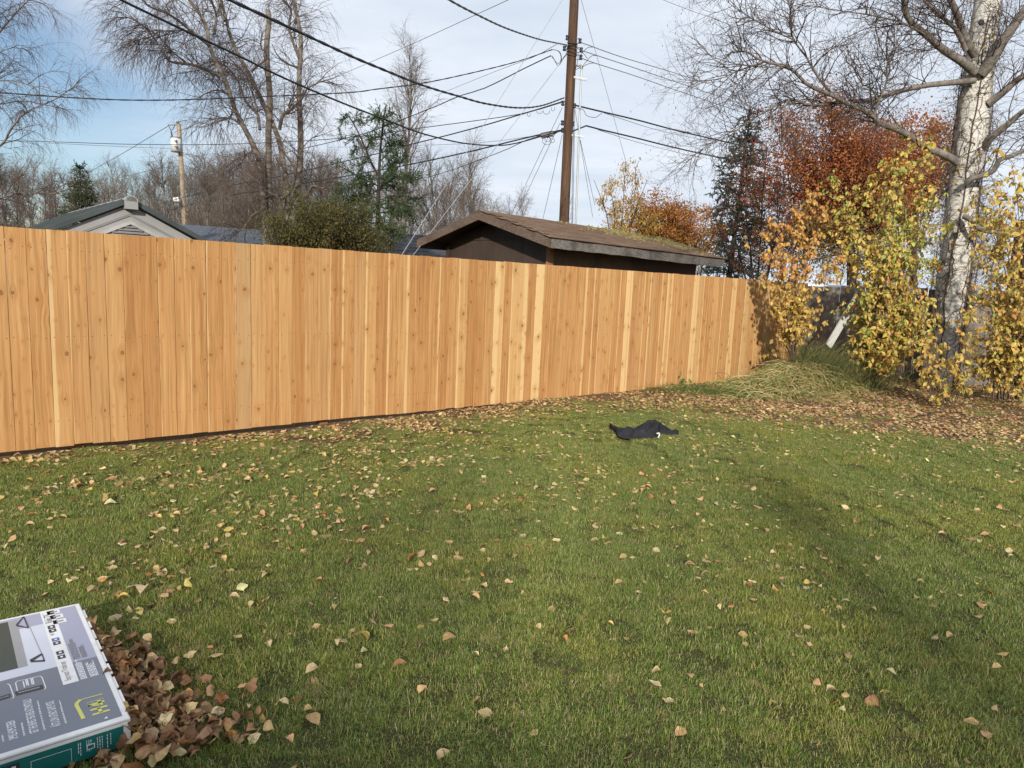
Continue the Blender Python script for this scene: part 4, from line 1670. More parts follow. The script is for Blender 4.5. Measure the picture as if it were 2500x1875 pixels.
def left_birch():
    D = 13.0
    limbs = []
    def c1(pts):
        return [(x / 2.592, y / 2.592) for x, y in pts]
    def limb(pts, r0, r1, dd=-.6, K=14):
        limbs.append(px_branch(c1(pts), D, D + dd, r0 * .55, r1 * .7, K))
    limb([(-420, 700), (-250, 520), (-120, 360), (0, 200), (60, 130), (150, 30), (230, -40)], .06, .008)
    limb([(-420, 1200), (-200, 1060), (0, 930), (60, 830), (150, 720), (230, 680), (330, 640), (450, 560), (500, 520)], .05, .006)
    limb([(-420, 800), (-200, 580), (0, 510), (120, 520), (260, 560), (400, 600)], .035, .005)
    limb([(-420, 900), (-200, 700), (0, 660), (150, 640), (260, 660), (420, 690), (520, 700)], .03, .005, .5)
    limb([(-420, 1280), (-150, 1290), (0, 1255), (100, 1225), (200, 1215), (350, 1225), (450, 1180), (520, 1100)], .04, .007)
    limb([(-420, 400), (-200, 250), (0, 90), (80, 60), (170, 100)], .03, .005)
    limb([(-420, 600), (-150, 420), (0, 330), (100, 300), (200, 330)], .03, .005, .6)
    trunk = px_branch([(-180, 700), (-175, 500), (-170, 300), (-160, 100), (-150, -100)], D, D, .17, .11, 20)
    tw = Tubes()
    p1, r1 = grow(limbs, 90, (.3, 1.0), (.5, 1.2), (25, 65), .08, 7, .15, (.005, .010), up=.1)
    tw.addm(p1, r1, 4)
    p2, r2 = grow(plist(p1, r1) + limbs, 620, (.25, 1.0), (.3, .8), (20, 70), .18, 6, .14, (.003, .0045))
    tw.addm(p2, r2, 3)
    p3, r3 = grow(plist(p2, r2), 2500, (.1, 1.0), (.15, .45), (15, 60), .24, 5, .14, (.002, .003), tip=.6)
    tw.addm(p3, r3, 3)
    base = P(-180, 700, D)
    base[2] = 0
    tree_from('weeping_birch', 'bare drooping birch twigs reaching in from the left edge', 'tree', base, [trunk], limbs, tw, M['birchfar'], M['limb'], M['twig'])


left_birch()


def near_birch():
    base = G(2288, 940, 0.19)
    D = base[1]
    c3 = lambda pts: [(1600 + x * .4098, y * .4099) for x, y in pts]
    tk = [(2284, 975), (2290, 930), (2302, 860), (2312, 790), (2326, 690), (2340, 590), (2348, 500), (2358, 420), (2371, 330), (2381, 240), (2394, 140), (2404, 60), (2414, -30), (2425, -150)]
    q, r = px_branch(tk, D, D + .35, .36, .20, 34)
    prof = np.interp(np.linspace(0, 1, 34), [0, .05, .12, .3, .45, .6, .75, 1], [.31, .285, .262, .245, .24, .26, .23, .18])
    trunk = (q, prof)
    limbs = []
    def limb(pts, r0, r1, dd, K=16, o=0.0):
        limbs.append(px_branch(c3(pts), D + o, D + o + dd, r0 * .82, r1 * .85, K))
    limb([(1800, 970), (1740, 930), (1620, 880), (1500, 800), (1400, 755), (1330, 735), (1310, 700), (1230, 650), (1150, 620), (1060, 570), (980, 540), (900, 500), (830, 430), (780, 390), (650, 370), (520, 300), (420, 330)], .082, .010, -1.2, 26, -.2)
    limb([(1900, 480), (1790, 490), (1600, 510), (1430, 550), (1250, 600), (1080, 610), (930, 630), (870, 610), (800, 590), (700, 640), (560, 720), (480, 780), (420, 830)], .065, .007, -1.6, 24)
    limb([(1060, 570), (1000, 500), (950, 430), (900, 340), (820, 230), (800, 100), (820, -20)], .028, .008, -.5, 14, -.8)
    limb([(1300, 700), (1330, 600), (1375, 500), (1380, 400), (1410, 300), (1460, 220)], .026, .008, -.4, 12, -.7)
    limb([(1330, 600), (1280, 520), (1230, 500), (1240, 420), (1190, 320)], .018, .006, -.3, 12, -.8)
    limb([(1900, 430), (1830, 370), (1720, 300), (1650, 240), (1590, 190), (1540, 150), (1490, 80), (1480, 0), (1440, -80)], .095, .04, -1.0, 18)
    limb([(1900, 330), (1860, 260), (1820, 150), (1790, 70), (1760, 0), (1720, -100)], .085, .05, -.6, 14)
    limb([(1850, 300), (1800, 190), (1720, 110), (1640, 40), (1560, -40)], .05, .02, -.4, 12, -.2)
    limb([(1940, 440), (1990, 380), (2040, 300), (2080, 230), (2150, 130), (2230, 20), (2330, -80)], .12, .06, -.6, 16)
    limb([(1980, 620), (2070, 550), (2150, 480), (2260, 420), (2400, 380)], .085, .04, -.5, 14)
    limb([(1960, 880), (2000, 820), (2100, 740), (2196, 660), (2330, 600)], .085, .035, -.7, 14)
    limb([(1850, 1090), (1890, 1060), (1960, 1040), (2020, 1010), (2050, 950), (2120, 930), (2196, 895), (2330, 860)], .07, .03, -.6, 16, -.2)
    limb([(1840, 1290), (1880, 1310), (1950, 1370), (2100, 1390), (2250, 1400)], .06, .03, -.5, 14, -.2)
    limb([(800, 590), (770, 650), (770, 780), (750, 880)], .012, .004, -.1, 10, -1.4)
    limb([(930, 630), (900, 720), (890, 830)], .010, .004, -.1, 10, -1.2)
    limb([(650, 370), (500, 420), (380, 470), (240, 480), (120, 470)], .014, .004, -.3, 12, -1.2)
    limb([(780, 390), (640, 400), (480, 380), (330, 330), (230, 230)], .014, .004, -.3, 12, -1.2)
    limb([(830, 240), (700, 180), (560, 100), (440, 20), (380, -60)], .014, .005, -.3, 12, -1.2)
    limb([(560, 720), (420, 800), (260, 900), (150, 1010), (110, 1080)], .010, .003, -.3, 12, -1.6)
    limb([(1600, 200), (1450, 130), (1280, 90), (1080, 60), (900, 30)], .02, .006, -.6, 14, -.7)
    tw = Tubes()
    p1, r1 = grow(limbs, 460, (.15, 1.0), (.6, 1.5), (25, 70), -.01, 8, .17, (.006, .012), up=.12)
    tw.addm(p1, r1, 4)
    p2, r2 = grow(plist(p1, r1) + limbs, 2300, (.15, 1.0), (.30, .95), (25, 75), .04, 8, .24, (.0046, .0068))
    tw.addm(p2, r2, 3)
    p3, r3 = grow(plist(p2, r2), 4200, (.1, 1.0), (.12, .40), (25, 75), .05, 6, .24, (.0032, .0042), tip=.6)
    tw.addm(p3, r3, 3)
    root = tree_from('near_birch', 'large white barked birch standing at the right in yellow bushes', 'tree', base, [trunk], limbs, tw, M['birch'], M['limbgrey'], M['twig'])
    # hanging catkins on the outer twigs
    tips = p2[rng.choice(len(p2), 900), -1]
    left = tips[tips[:, 0] < base[0] - 0.6]
    n = len(left)
    a = left
    ln = rng.uniform(.02, .04, n)
    pts = np.stack([a, a - np.stack([np.zeros(n), np.zeros(n), ln * .5], -1), a - np.stack([np.zeros(n), np.zeros(n), ln], -1)], 1)
    rad = np.tile(np.array([.003, .0055, .002]), (n, 1))
    tb = Tubes()
    tb.addm(pts, rad, 4)
    o = add('catkins', tb.mesh('catkins', M['twig'], base), root)
    o['kind'] = 'stuff'
    # burls and the wiry vine round the trunk
    for (x, y, rr) in ((2282, 793, .055), (2350, 560, .05), (2395, 55, .05)):
        V, F = [], []
        c = P(x, y, D - .27)
        for i in range(6):
            for j in range(10):
                th, ph = math.pi * i / 5, 2 * math.pi * j / 10
                k = rr * (1 + .2 * math.sin(3 * ph + i))
                V.append(c + np.array([k * math.sin(th) * math.cos(ph), k * .5 * math.sin(th) * math.sin(ph), k * .9 * math.cos(th)]))
        for i in range(5):
            for j in range(10):
                F.append((i * 10 + j, i * 10 + (j + 1) % 10, (i + 1) * 10 + (j + 1) % 10, (i + 1) * 10 + j))
        add('burl', mesh_np('burl', np.array(V) - base, [np.array(F)], M['bark'], True), root)
    vt = Tubes()
    for k in range(100):
        t0 = rng.uniform(0.03, .78)
        n = 26
        t = np.clip(t0 + np.linspace(0, rng.uniform(.05, .30), n), 0, 1)
        idx = t * 33
        i = np.minimum(idx.astype(int), 32)
        f = (idx - i)[:, None]
        c = q[i] * (1 - f) + q[i + 1] * f
        rr = prof[i] + .012 + np.abs(np.cumsum(rng.normal(0, .010, n))) * np.linspace(0, 1, n)
        th = rng.uniform(0, 6.28) + np.linspace(0, rng.uniform(-2.6, 2.6), n) + np.cumsum(rng.normal(0, .10, n))
        pts = c + np.stack([rr * np.cos(th), rr * np.sin(th), np.cumsum(rng.normal(0, .012, n))], -1)
        vt.addm(pts, np.linspace(rng.uniform(.004, .009), .002, n), 4)
    for k in range(3):                                  # thicker stems climbing the bark
        n = 40
        t = np.linspace(0.02, rng.uniform(.5, .85), n)
        idx = t * 33
        i = np.minimum(idx.astype(int), 32)
        f = (idx - i)[:, None]
        c = q[i] * (1 - f) + q[i + 1] * f
        th = (-1.2, -2.3, -.5, -1.7, -2.9)[k] + np.cumsum(rng.normal(0, .06, n))
        rr = prof[i] + .015
        vt.addm(c + np.stack([rr * np.cos(th), rr * np.sin(th), np.zeros(n)], -1), np.linspace(.014, .006, n), 6)
    vl = []
    p1v, r1v = grow([(p[0][0], p[1][0]) for p in [(a_[0], a_[1]) for a_ in vt.parts]], 1900, (0, 1), (.25, .95), (40, 110), .0, 8, .38, (.0034, .0055), tip=.5)
    vt.addm(p1v, r1v, 3)
    vo_ = add('vine', vt.mesh('vine', M['vine'], base), root)
    vp = p1v[:, 3:].reshape(-1, 3)
    n = 260
    vp = vp[rng.integers(0, len(vp), n)]
    V, F = leaf_quads(vp, rng.uniform(.05, .085, n), .9, .6, (0, -.6, .3))
    o = add('vine_leaves', mesh_np('vine_leaves', V - base, [F], M['leaf'], False, np.repeat(pick([(.62, .45, .12), (.56, .38, .10), (.60, .50, .14)], n, .15), 4, axis=0)), root)
    o['kind'] = 'stuff'
    return base, D


BIRCH, BD = near_birch()


def plume_birch(name, label, trunk_px, D, spread, n1, n2, n3, r, top_r=.01, group=None, mats=None, up=.35, droop=.03):
    q, rr = px_branch(trunk_px, D, D, r, top_r, 20)
    tw = Tubes()
    p1, r1 = grow([(q[4:], rr[4:])], n1, (.05, .98), spread, (22, 48), -.03, 8, .09, (r * .18, r * .34), up=up)
    tw.addm(p1, r1, 4)
    p2, r2 = grow(plist(p1, r1), n2, (.15, 1), (spread[0] * .3, spread[1] * .45), (20, 55), droop, 6, .13, (.006, .010))
    tw.addm(p2, r2, 3)
    p3, r3 = grow(plist(p2, r2), n3, (.1, 1), (.25, .7), (15, 55), droop * 2.2, 4, .14, (.004, .006), tip=.5)
    tw.addm(p3, r3, 3)
    base = q[0].copy()
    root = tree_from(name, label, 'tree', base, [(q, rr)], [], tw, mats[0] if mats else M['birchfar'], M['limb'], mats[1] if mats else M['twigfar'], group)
    return root


plume_birch('plume_birch', 'tall slender bare birch with feathery crown behind the spruce top', [(985, 680), (985, 560), (990, 450), (998, 330), (1003, 240), (1000, 165)], 33, (1.6, 3.6), 60, 700, 3000, .13)
plume_birch('plume_birch', 'small bare birch nearest the brown shed ridge on its left', [(1152, 660), (1150, 560), (1146, 480), (1145, 372)], 38, (1.4, 3.0), 36, 360, 1500, .10)
plume_birch('plume_birch', 'small bare birch just left of the one nearest the shed ridge', [(1100, 660), (1100, 560), (1098, 480), (1110, 420)], 40, (1.3, 2.8), 30, 280, 1100, .09)
plume_birch('plume_birch', 'bare birch with pale trunk right beside the dark roof', [(1068, 660), (1062, 600), (1058, 500), (1050, 400)], 36, (1.2, 2.6), 26, 260, 1000, .10)
plume_birch('plume_birch', 'short bare birch standing between the spruce and the pale plume', [(890, 660), (890, 560), (882, 480), (885, 350)], 36, (1.2, 2.8), 26, 300, 1100, .09)


plume_birch('plume_birch', 'thin bare sapling right beside the far transformer pole', [(408, 640), (405, 560), (400, 480), (392, 395)], 27, (0.8, 2.0), 26, 240, 800, .05)
plume_birch('plume_birch', 'thin dark sapling between transformer pole and big birch', [(505, 660), (502, 580), (512, 480), (498, 385)], 27, (0.8, 2.2), 30, 300, 1000, .055)

# the wood behind: a few bare tree shapes, copied and turned
def forest():
    protos = []
    for k in range(6):
        h = (8.5, 10.0, 11.0, 9.2, 7.6, 10.4)[k]
        z = np.linspace(0, h, 14)
        pts = np.stack([np.cumsum(rng.normal(0, .05, 14)), np.cumsum(rng.normal(0, .05, 14)), z], -1)
        rad = np.linspace(.10, .012, 14)
        tb = Tubes()
        tb.addm(pts, rad, 8)
        tw = Tubes()
        p1, r1 = grow([(pts[3:], rad[3:])], 46, (.0, .98), (1.2, 3.0), (25, 60), -.02, 7, .12, (.014, .024), up=.3)
        tw.addm(p1, r1, 4)
        p2, r2 = grow(plist(p1, r1), 420, (.15, 1), (.5, 1.3), (20, 60), .0, 5, .16, (.008, .012))
        tw.addm(p2, r2, 3)
        p3, r3 = grow(plist(p2, r2), 1000, (.1, 1), (.3, .7), (15, 60), .03, 4, .16, (.006, .008), tip=.5)
        tw.addm(p3, r3, 3)
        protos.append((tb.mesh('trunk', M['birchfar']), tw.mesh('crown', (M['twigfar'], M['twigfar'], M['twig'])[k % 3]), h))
    g = random.Random(21)
    n = 0
    spots = []
    for px in range(-90, 1240, 10):
        spots.append((px + g.uniform(-8, 8), g.uniform(48, 92)))
    for px in range(470, 800, 15):
        spots.append((px + g.uniform(-7, 7), g.uniform(30, 44)))
    for px in range(1250, 2500, 75):
        spots.append((px + g.uniform(-25, 25), g.uniform(85, 130)))
    for px, D in spots:
        q = P(px, 660, D)
        k = g.randrange(6)
        tr, cr_, h = protos[k]
        # height so that the tops reach the treeline of the photograph
        ty = np.interp(px, [0, 150, 300, 480, 620, 800, 900, 1150, 1300, 1600, 2500], [395, 425, 425, 420, 385, 410, 440, 470, 505, 520, 520]) + g.uniform(-14, 40)
        hz = EYE + (P(px, ty, D)[2] - EYE)
        sc = max(.25, hz / h)
        zones = ((20, 'behind the drooping twigs at the left edge'), (120, 'between the left edge and the dense spruce'), (180, 'just left of the dense spruce'), (235, 'behind the dense conical spruce'), (300, 'just left of the grey shed ridge'),
                 (360, 'just right of the grey shed ridge'), (430, 'left of the transformer pole'), (480, 'just right of the transformer pole'), (545, 'in the brown thicket right of the transformer pole'), (610, 'left of the big birch stems'), (665, 'behind the left stems of the big birch'),
                 (740, 'behind the right stem of the big birch'), (800, 'between big birch and ragged spruce'), (880, 'behind the left boughs of the ragged spruce'), (960, 'behind the ragged spruce trunk'), (1030, 'behind the tall feathery birch'), (1110, 'behind the dark shingle roof'),
                 (1180, 'left of the brown shed ridge'), (1260, 'over the brown shed ridge'), (1380, 'left of the utility pole above the shed roof'), (1500, 'right of the utility pole above the shed roof'), (1700, 'behind the orange shrub'), (1900, 'behind the blue spruce'),
                 (2150, 'behind the red maple'), (9999, 'behind the near birch trunk'))
        zone = next(z for lim, z in zones if px < lim)
        lab = ('thin' if D > 70 else 'bare') + ' grey tree of the far wood ' + zone
        side = zone
        root = empty('forest_tree', (q[0], q[1], 0), lab, 'tree', 'trees of the far wood ' + side, g.uniform(0, 6.28))
        root.scale = (sc * 0.9, sc * 0.9, sc)
        add('trunk', tr, root)
        add('crown', cr_, root)
    # dense undergrowth that reads as one brown mass
    tw = Tubes()
    m = 4200
    px = np.concatenate([rng.uniform(-80, 1220, m - 1500), rng.uniform(470, 800, 1500)])
    D = rng.uniform(34, 60, m)
    b = np.array([P(x, 655, d) for x, d in zip(px, D)])
    b[:, 2] = 0
    ht = rng.uniform(1.8, 4.2, m) * np.where((px > 470) & (px < 800), 1.6, 1.0)
    d = np.stack([rng.normal(0, .25, m), rng.normal(0, .25, m), np.ones(m)], -1)
    pts = np.zeros((m, 5, 3))
    pts[:, 0] = b
    for k in range(1, 5):
        d = nrm(d + rng.normal(0, .12, (m, 3)))
        pts[:, k] = pts[:, k - 1] + d * (ht / 4)[:, None]
    tw.addm(pts, np.linspace(.022, .006, 5)[None] * np.ones((m, 1)), 3)
    p2, r2 = grow(plist(pts[-2600:], np.linspace(.02, .006, 5)[None] * np.ones((2600, 1))), 8000, (.3, 1), (.4, 1.0), (20, 60), -.01, 3, .16, (.006, .009))
    tw.addm(p2, r2, 3)
    o = add('undergrowth', tw.mesh('undergrowth', simple('undergrowth_twigs', (0.115, 0.083, 0.063), .9, .3, .3)))
    tag(o, 'brown leafless undergrowth massed below the far wood', 'undergrowth', kind='stuff')


forest()


# ------------------------------------------------------------------ spruces
def spruce(name, label, base, h, w0, boughs, trunk_r, tint, dens=1.0, irregular=0.0, top_bare=0.0, lean=None):
    z = np.linspace(0, h, 16)
    pts = np.stack([base[0] + (lean or 0) * z / h, np.full(16, base[1]), base[2] + z], -1)
    rad = np.linspace(trunk_r, .015, 16)
    root = empty(name, tuple(base), label, 'tree')
    tb = Tubes()
    tb.addm(pts, rad, 10)
    add('trunk', tb.mesh('trunk', M['bark'], base), root)
    t = np.sort(rng.uniform(.06, .985, boughs))
    n = boughs
    az = np.arange(n) * 2.399 + rng.normal(0, .3, n)
    ln = w0 * (1 - t) ** .85 * (1 + irregular * rng.normal(0, .35, n)) + .12
    ln = np.maximum(ln, .1)
    st = np.stack([np.interp(t, np.linspace(0, 1, 16), pts[:, k]) for k in range(3)], -1)
    d = np.stack([np.cos(az), np.sin(az), .15 + .5 * t], -1)
    K = 7
    B = np.zeros((n, K, 3))
    B[:, 0] = st
    d = nrm(d)
    for k in range(1, K):
        d = d.copy()
        d[:, 2] += -.16 + (.11 if k > 3 else 0)
        d = nrm(d + rng.normal(0, .04, (n, 3)))
        B[:, k] = B[:, k - 1] + d * (ln / (K - 1))[:, None]
    needles(root, base, B, rad_b=(.016, .028), tint=tint, dens=dens, scale=1.25, thick=1.15)
    return root


def needles(root, base, B, rad_b, tint, dens, scale=1.0, needle=0.0, thick=1.0):
    """boughs B (n,K,3): woody cores, side sprays, and short needle-clad shoots"""
    n, K, _ = B.shape
    wood = Tubes()
    rb = rng.uniform(rad_b[0], rad_b[1], n)[:, None] * np.linspace(1, .35, K)[None]
    wood.addm(B, rb, 5)
    add('boughs', wood.mesh('boughs', M['bark'], base), root)
    ln = np.linalg.norm(np.diff(B, axis=1), axis=2).sum(1)
    tot = ln.sum()
    s1, q1 = grow(plist(B, rb), int(tot * 14 * dens), (.12, 1.0), (.18 * scale, .55 * scale), (35, 65), .03, 4, .08, (.006, .010))
    s2, q2 = grow(plist(s1, q1) + plist(B, rb), int(tot * 88 * dens), (.1, 1.0), (.09 * scale, .20 * scale), (30, 60), .03, 3, .08, (.004, .008))
    tb = Tubes()
    t1 = pick([tint, tuple(x * .8 for x in tint)], len(s1), .12)
    t2 = pick([tint, tuple(x * 1.25 for x in tint), tuple(x * .75 for x in tint)], len(s2), .18)
    w1 = np.full((len(s1), 4), .013 * scale * thick) * np.array([.5, 1, .9, .3])
    w2 = np.full((len(s2), 3), .0125 * scale * thick) * np.array([.7, 1.0, .25])
    tb.addm(s1, w1, 3, t1)
    tb.addm(s2, w2, 3, t2)
    if needle:
        # single needles standing off the shoots, for the feathery edge
        m = int(len(s2) * 5)
        j = rng.integers(0, len(s2), m)
        u = rng.random(m)[:, None]
        a = s2[j, 0] * (1 - u) + s2[j, -1] * u
        dv = nrm(nrm(s2[j, -1] - s2[j, 0]) * .8 + rng.normal(0, .7, (m, 3)))
        b = a + dv * rng.uniform(.018, .034, (m, 1)) * needle
        tb.addm(np.stack([a, b], 1), np.tile([.0038 * needle, .0012], (m, 1)), 3, pick([tint, tuple(x * 1.3 for x in tint)], m, .2))
    o = add('needles', tb.mesh('needles', M['needle'], base, False), root)
    o['kind'] = 'stuff'


b_ = P(205, 655, 40); b_[2] = 0
spruce('dense_spruce', 'dense dark green conical spruce behind the grey shed roof', b_, P(205, 402, 40)[2], 2.15, 230, .12, (.050, .078, .032), .4)
b_ = P(1772, 700, 27); b_[2] = 0
spruce('blue_spruce', 'tall narrow blue green spruce rising behind the brown shed on the right', b_, P(1792, 262, 27)[2], 2.3, 190, .14, (.045, .070, .055), .44, .4, lean=.35)


def ragged_spruce():
    D = 17.5
    base = P(920, 680, D)
    base[2] = 0
    root = empty('ragged_spruce', tuple(base), 'ragged green spruce with open arching boughs between birch and utility pole', 'tree')
    trunk = px_branch([(920, 700), (921, 620), (922, 540), (924, 470), (926, 410), (930, 350), (937, 290), (941, 262)], D, D, .075, .015, 20)
    lead = px_branch([(924, 430), (908, 400), (893, 365), (878, 330), (862, 300), (845, 276)], D, D - .25, .045, .012, 12)
    tb = Tubes()
    tb.addm(trunk[0], trunk[1], 10)
    tb.addm(resample(lead[0], 20), np.linspace(.028, .010, 20), 8)
    add('trunk', tb.mesh('trunk', M['bark'], base), root)
    spec = [[(924, 455), (895, 440), (862, 425), (830, 402), (806, 392)], [(922, 470), (890, 452), (860, 450), (835, 458), (822, 468)], [(922, 500), (880, 486), (840, 480), (800, 490)],
            [(922, 520), (880, 512), (840, 520), (805, 532)], [(924, 470), (955, 440), (985, 430), (1015, 425)], [(925, 440), (950, 415), (975, 400), (988, 385)],
            [(926, 420), (948, 398), (968, 378), (980, 362)], [(928, 395), (948, 372), (962, 352), (975, 350)], [(930, 370), (948, 340), (960, 325), (966, 322)], [(932, 350), (918, 332), (905, 318)],
            [(893, 365), (880, 360), (868, 368), (858, 380)], [(893, 365), (905, 345), (912, 330)], [(878, 330), (868, 335), (850, 345), (835, 342)], [(862, 300), (872, 295), (885, 300)], [(845, 276), (838, 290), (832, 300)],
            [(908, 400), (895, 395), (875, 402), (862, 412)], [(937, 300), (925, 285), (915, 283)], [(938, 290), (950, 278), (957, 272)], [(935, 310), (950, 302), (962, 300)],
            [(922, 490), (960, 480), (1000, 478), (1020, 488)], [(922, 520), (960, 515), (995, 520), (1010, 532)], [(922, 545), (880, 545), (845, 560)], [(922, 550), (955, 560), (985, 575)], [(922, 580), (890, 588), (860, 600)], [(922, 470), (935, 455), (950, 452)],
            [(924, 440), (900, 425), (885, 432), (870, 445)], [(922, 500), (890, 505), (855, 500), (815, 505)], [(922, 530), (895, 528), (860, 535), (825, 550)], [(922, 560), (890, 562), (855, 575)], [(922, 600), (895, 602), (870, 615)],
            [(922, 505), (950, 500), (980, 505), (1000, 512)], [(922, 540), (950, 540), (975, 552), (995, 560)], [(922, 575), (945, 580), (965, 595)], [(922, 485), (900, 478), (880, 480), (860, 490)], [(923, 460), (940, 450), (960, 455), (980, 462)], [(922, 515), (915, 510), (905, 520)], [(922, 550), (930, 548), (940, 560)]]
    B = []
    for k in range(2):
        for s in spec:
            if k and rng.random() < .45:
                continue
            j = rng.uniform(-1, 1) * (0.25 + .35 * k)
            dd = rng.uniform(-.9, .9) * (.6 if k == 0 else 1.2)
            pts = [(x + (0 if i == 0 else rng.normal(0, 4 + 3 * k)), y + (0 if i == 0 else rng.normal(0, 3 + 3 * k))) for i, (x, y) in enumerate(s)]
            B.append(px_branch(pts, D, D + dd, .02, .006, 7)[0])
    needles(root, base, np.array(B), (.010, .020), (.055, .086, .036), 1.7, .85, 1.1, .62)


ragged_spruce()


# ------------------------------------------------------------------ leafy shrubs and trees farther off
def leafy(name, label, cat, base, stems_px, D, region, n_leaf, size, palette, twig_mat, hang=.5, nb=None, nt=(60, 420), dspread=1.2, stem_r=.03, group=None, along=.75, aspect=.55, trunk_mat=None):
    """stems traced in the picture, twigs grown on them, leaves on twigs and in the crown volume"""
    root = empty(name, tuple(base), label, cat, group)
    stems = []
    for i, s in enumerate(stems_px):
        q, r = px_branch(s, D, D + rng.uniform(-1, 1) * dspread, stem_r, stem_r * .25, 14)
        stems.append((q, r))
        tb = Tubes()
        tb.addm(q, r, 8)
        add('stem', tb.mesh('stem', trunk_mat or twig_mat, base), root)
    tw = Tubes()
    sc = dspread
    p1, r1 = grow(stems, nt[0], (.25, 1), (sc * .4, sc * 1.0), (25, 70), -.02, 7, .14, (.006, .012), up=.15)
    tw.addm(p1, r1, 4)
    p2, r2 = grow(plist(p1, r1), nt[1], (.15, 1), (sc * .15, sc * .45), (20, 65), .02, 5, .15, (.003, .006))
    tw.addm(p2, r2, 3)
    add('twigs', tw.mesh('twigs', twig_mat, base), root)['kind'] = 'stuff'
    allp = np.concatenate([p2.reshape(-1, 3), p1[:, 2:].reshape(-1, 3)])
    pos = allp[rng.integers(0, len(allp), n_leaf)] + rng.normal(0, size * .8, (n_leaf, 3))
    V, F = leaf_quads(pos, rng.uniform(size * .6, size * 1.25, n_leaf), hang, aspect, nb)
    t = pick(palette, n_leaf, .2)
    o = add('leaves', mesh_np('leaves', V - np.array(base), [F], M['leaf'], False, np.repeat(t, 4, axis=0)), root)
    o['kind'] = 'stuff'
    return root, p2


def crown_tree(name, label, D, cpx, rpx, trunk_px, n_cl, n_leaf, size, palette, palette2=None, lowfrac=.3, trunk_r=.12, gap=1.0, cat='tree', hang=.3):
    """tree with an uneven crown: limbs to clumps of small leaves"""
    c = P(cpx[0], cpx[1], D)
    sx, sz = rpx[0] * D / FPX, rpx[1] * D / FPX
    base = P(trunk_px[0][0], trunk_px[0][1], D)
    base[2] = 0
    root = empty(name, tuple(base), label, cat)
    q, r = px_branch(trunk_px, D, D, trunk_r, trunk_r * .35, 16)
    q[0, 2] = 0
    tb = Tubes()
    tb.addm(q, r, 10)
    add('trunk', tb.mesh('trunk', M['bark'], base), root)
    u = nrm(rng.normal(size=(n_cl, 3)))
    u *= (rng.random((n_cl, 1)) ** .38)
    wob = 1 + .20 * np.sin(u[:, 0:1] * 5 + 1) * np.cos(u[:, 2:3] * 4) + rng.normal(0, .10, (n_cl, 1))
    cl = c + u * wob * np.array([sx, sx * .85, sz])
    lb = Tubes()
    L = []
    for i in range(0, n_cl):
        k = rng.integers(5, 15)
        s = q[k]
        m = (s + cl[i]) / 2 + np.array([0, 0, -.1 * sz]) + rng.normal(0, .08 * sx, 3)
        p = resample([s, m, cl[i]], 7)
        L.append(p)
    L = np.array(L)
    lb.addm(L, np.linspace(.03, .005, 7)[None] * np.ones((n_cl, 1)), 4)
    p2, r2 = grow(plist(L, np.full((n_cl, 7), .01)), n_cl * 8, (.45, 1), (sx * .10, sx * .26), (20, 75), .0, 5, .16, (.003, .006))
    lb.addm(p2, r2, 3)
    add('limbs', lb.mesh('limbs', M['bark'], base), root)
    allp = p2[:, 1:].reshape(-1, 3)
    n = n_leaf
    pos = allp[rng.integers(0, len(allp), n)] + rng.normal(0, sx * .05, (n, 3))
    kk = rng.random(n) < .45
    pos[kk] = cl[rng.integers(0, n_cl, int(kk.sum()))] + rng.normal(0, 1, (int(kk.sum()), 3)) * np.array([sx * .15, sx * .15, sz * .13])
    V, F = leaf_quads(pos, rng.uniform(size * .6, size * 1.25, n), hang, .6, (0, -.4, .5))
    t = pick(palette, n, .2)
    if palette2 is not None:
        low = sstep(c[2] + sz * .1, c[2] - sz * .7, pos[:, 2]) > rng.random(n)
        t[low] = pick(palette2, int(low.sum()), .2)
    o = add('leaves', mesh_np('leaves', V - base, [F], M['leaf'], False, np.repeat(t, 4, axis=0)), root)
    o['kind'] = 'stuff'


crown_tree('red_maple', 'broad red brown leaved maple behind the orange bush and birch', 25, (2060, 462), (200, 195), [(2080, 720), (2078, 640), (2074, 560), (2068, 470), (2065, 400)], 230, 60000, .095,
           [(.32, .10, .045), (.40, .15, .05), (.25, .07, .035), (.46, .21, .06)], [(.16, .13, .04), (.24, .15, .045), (.32, .17, .045)], trunk_r=.17)
crown_tree('red_maple', 'redder maple crown just right of the red brown maple, seen through yellow leaves', 28, (2230, 400), (120, 120), [(2230, 720), (2230, 600), (2230, 500), (2232, 420)], 70, 15000, .095,
           [(.26, .08, .04), (.34, .13, .045), (.38, .19, .05)], [(.26, .16, .045)], trunk_r=.15)
crown_tree('orange_shrub', 'rounded orange and red shrub right behind the mossy shed roof', 22, (1630, 556), (122, 78), [(1650, 720), (1650, 660), (1650, 610), (1650, 560)], 110, 22000, .065,
           [(.40, .15, .04), (.48, .23, .05), (.34, .09, .04), (.26, .17, .045)], [(.42, .19, .045), (.28, .19, .05)], trunk_r=.06, cat='shrub')
crown_tree('green_willow', 'olive green leafy shrub beside the spruce foot above the fence', 15, (795, 575), (150, 105), [(790, 720), (792, 680), (795, 640), (800, 600)], 120, 36000, .046,
           [(.085, .085, .028), (.12, .105, .03), (.16, .13, .04), (.06, .065, .022)], [(.09, .08, .028), (.14, .10, .035)], trunk_r=.05, cat='shrub', hang=.6)

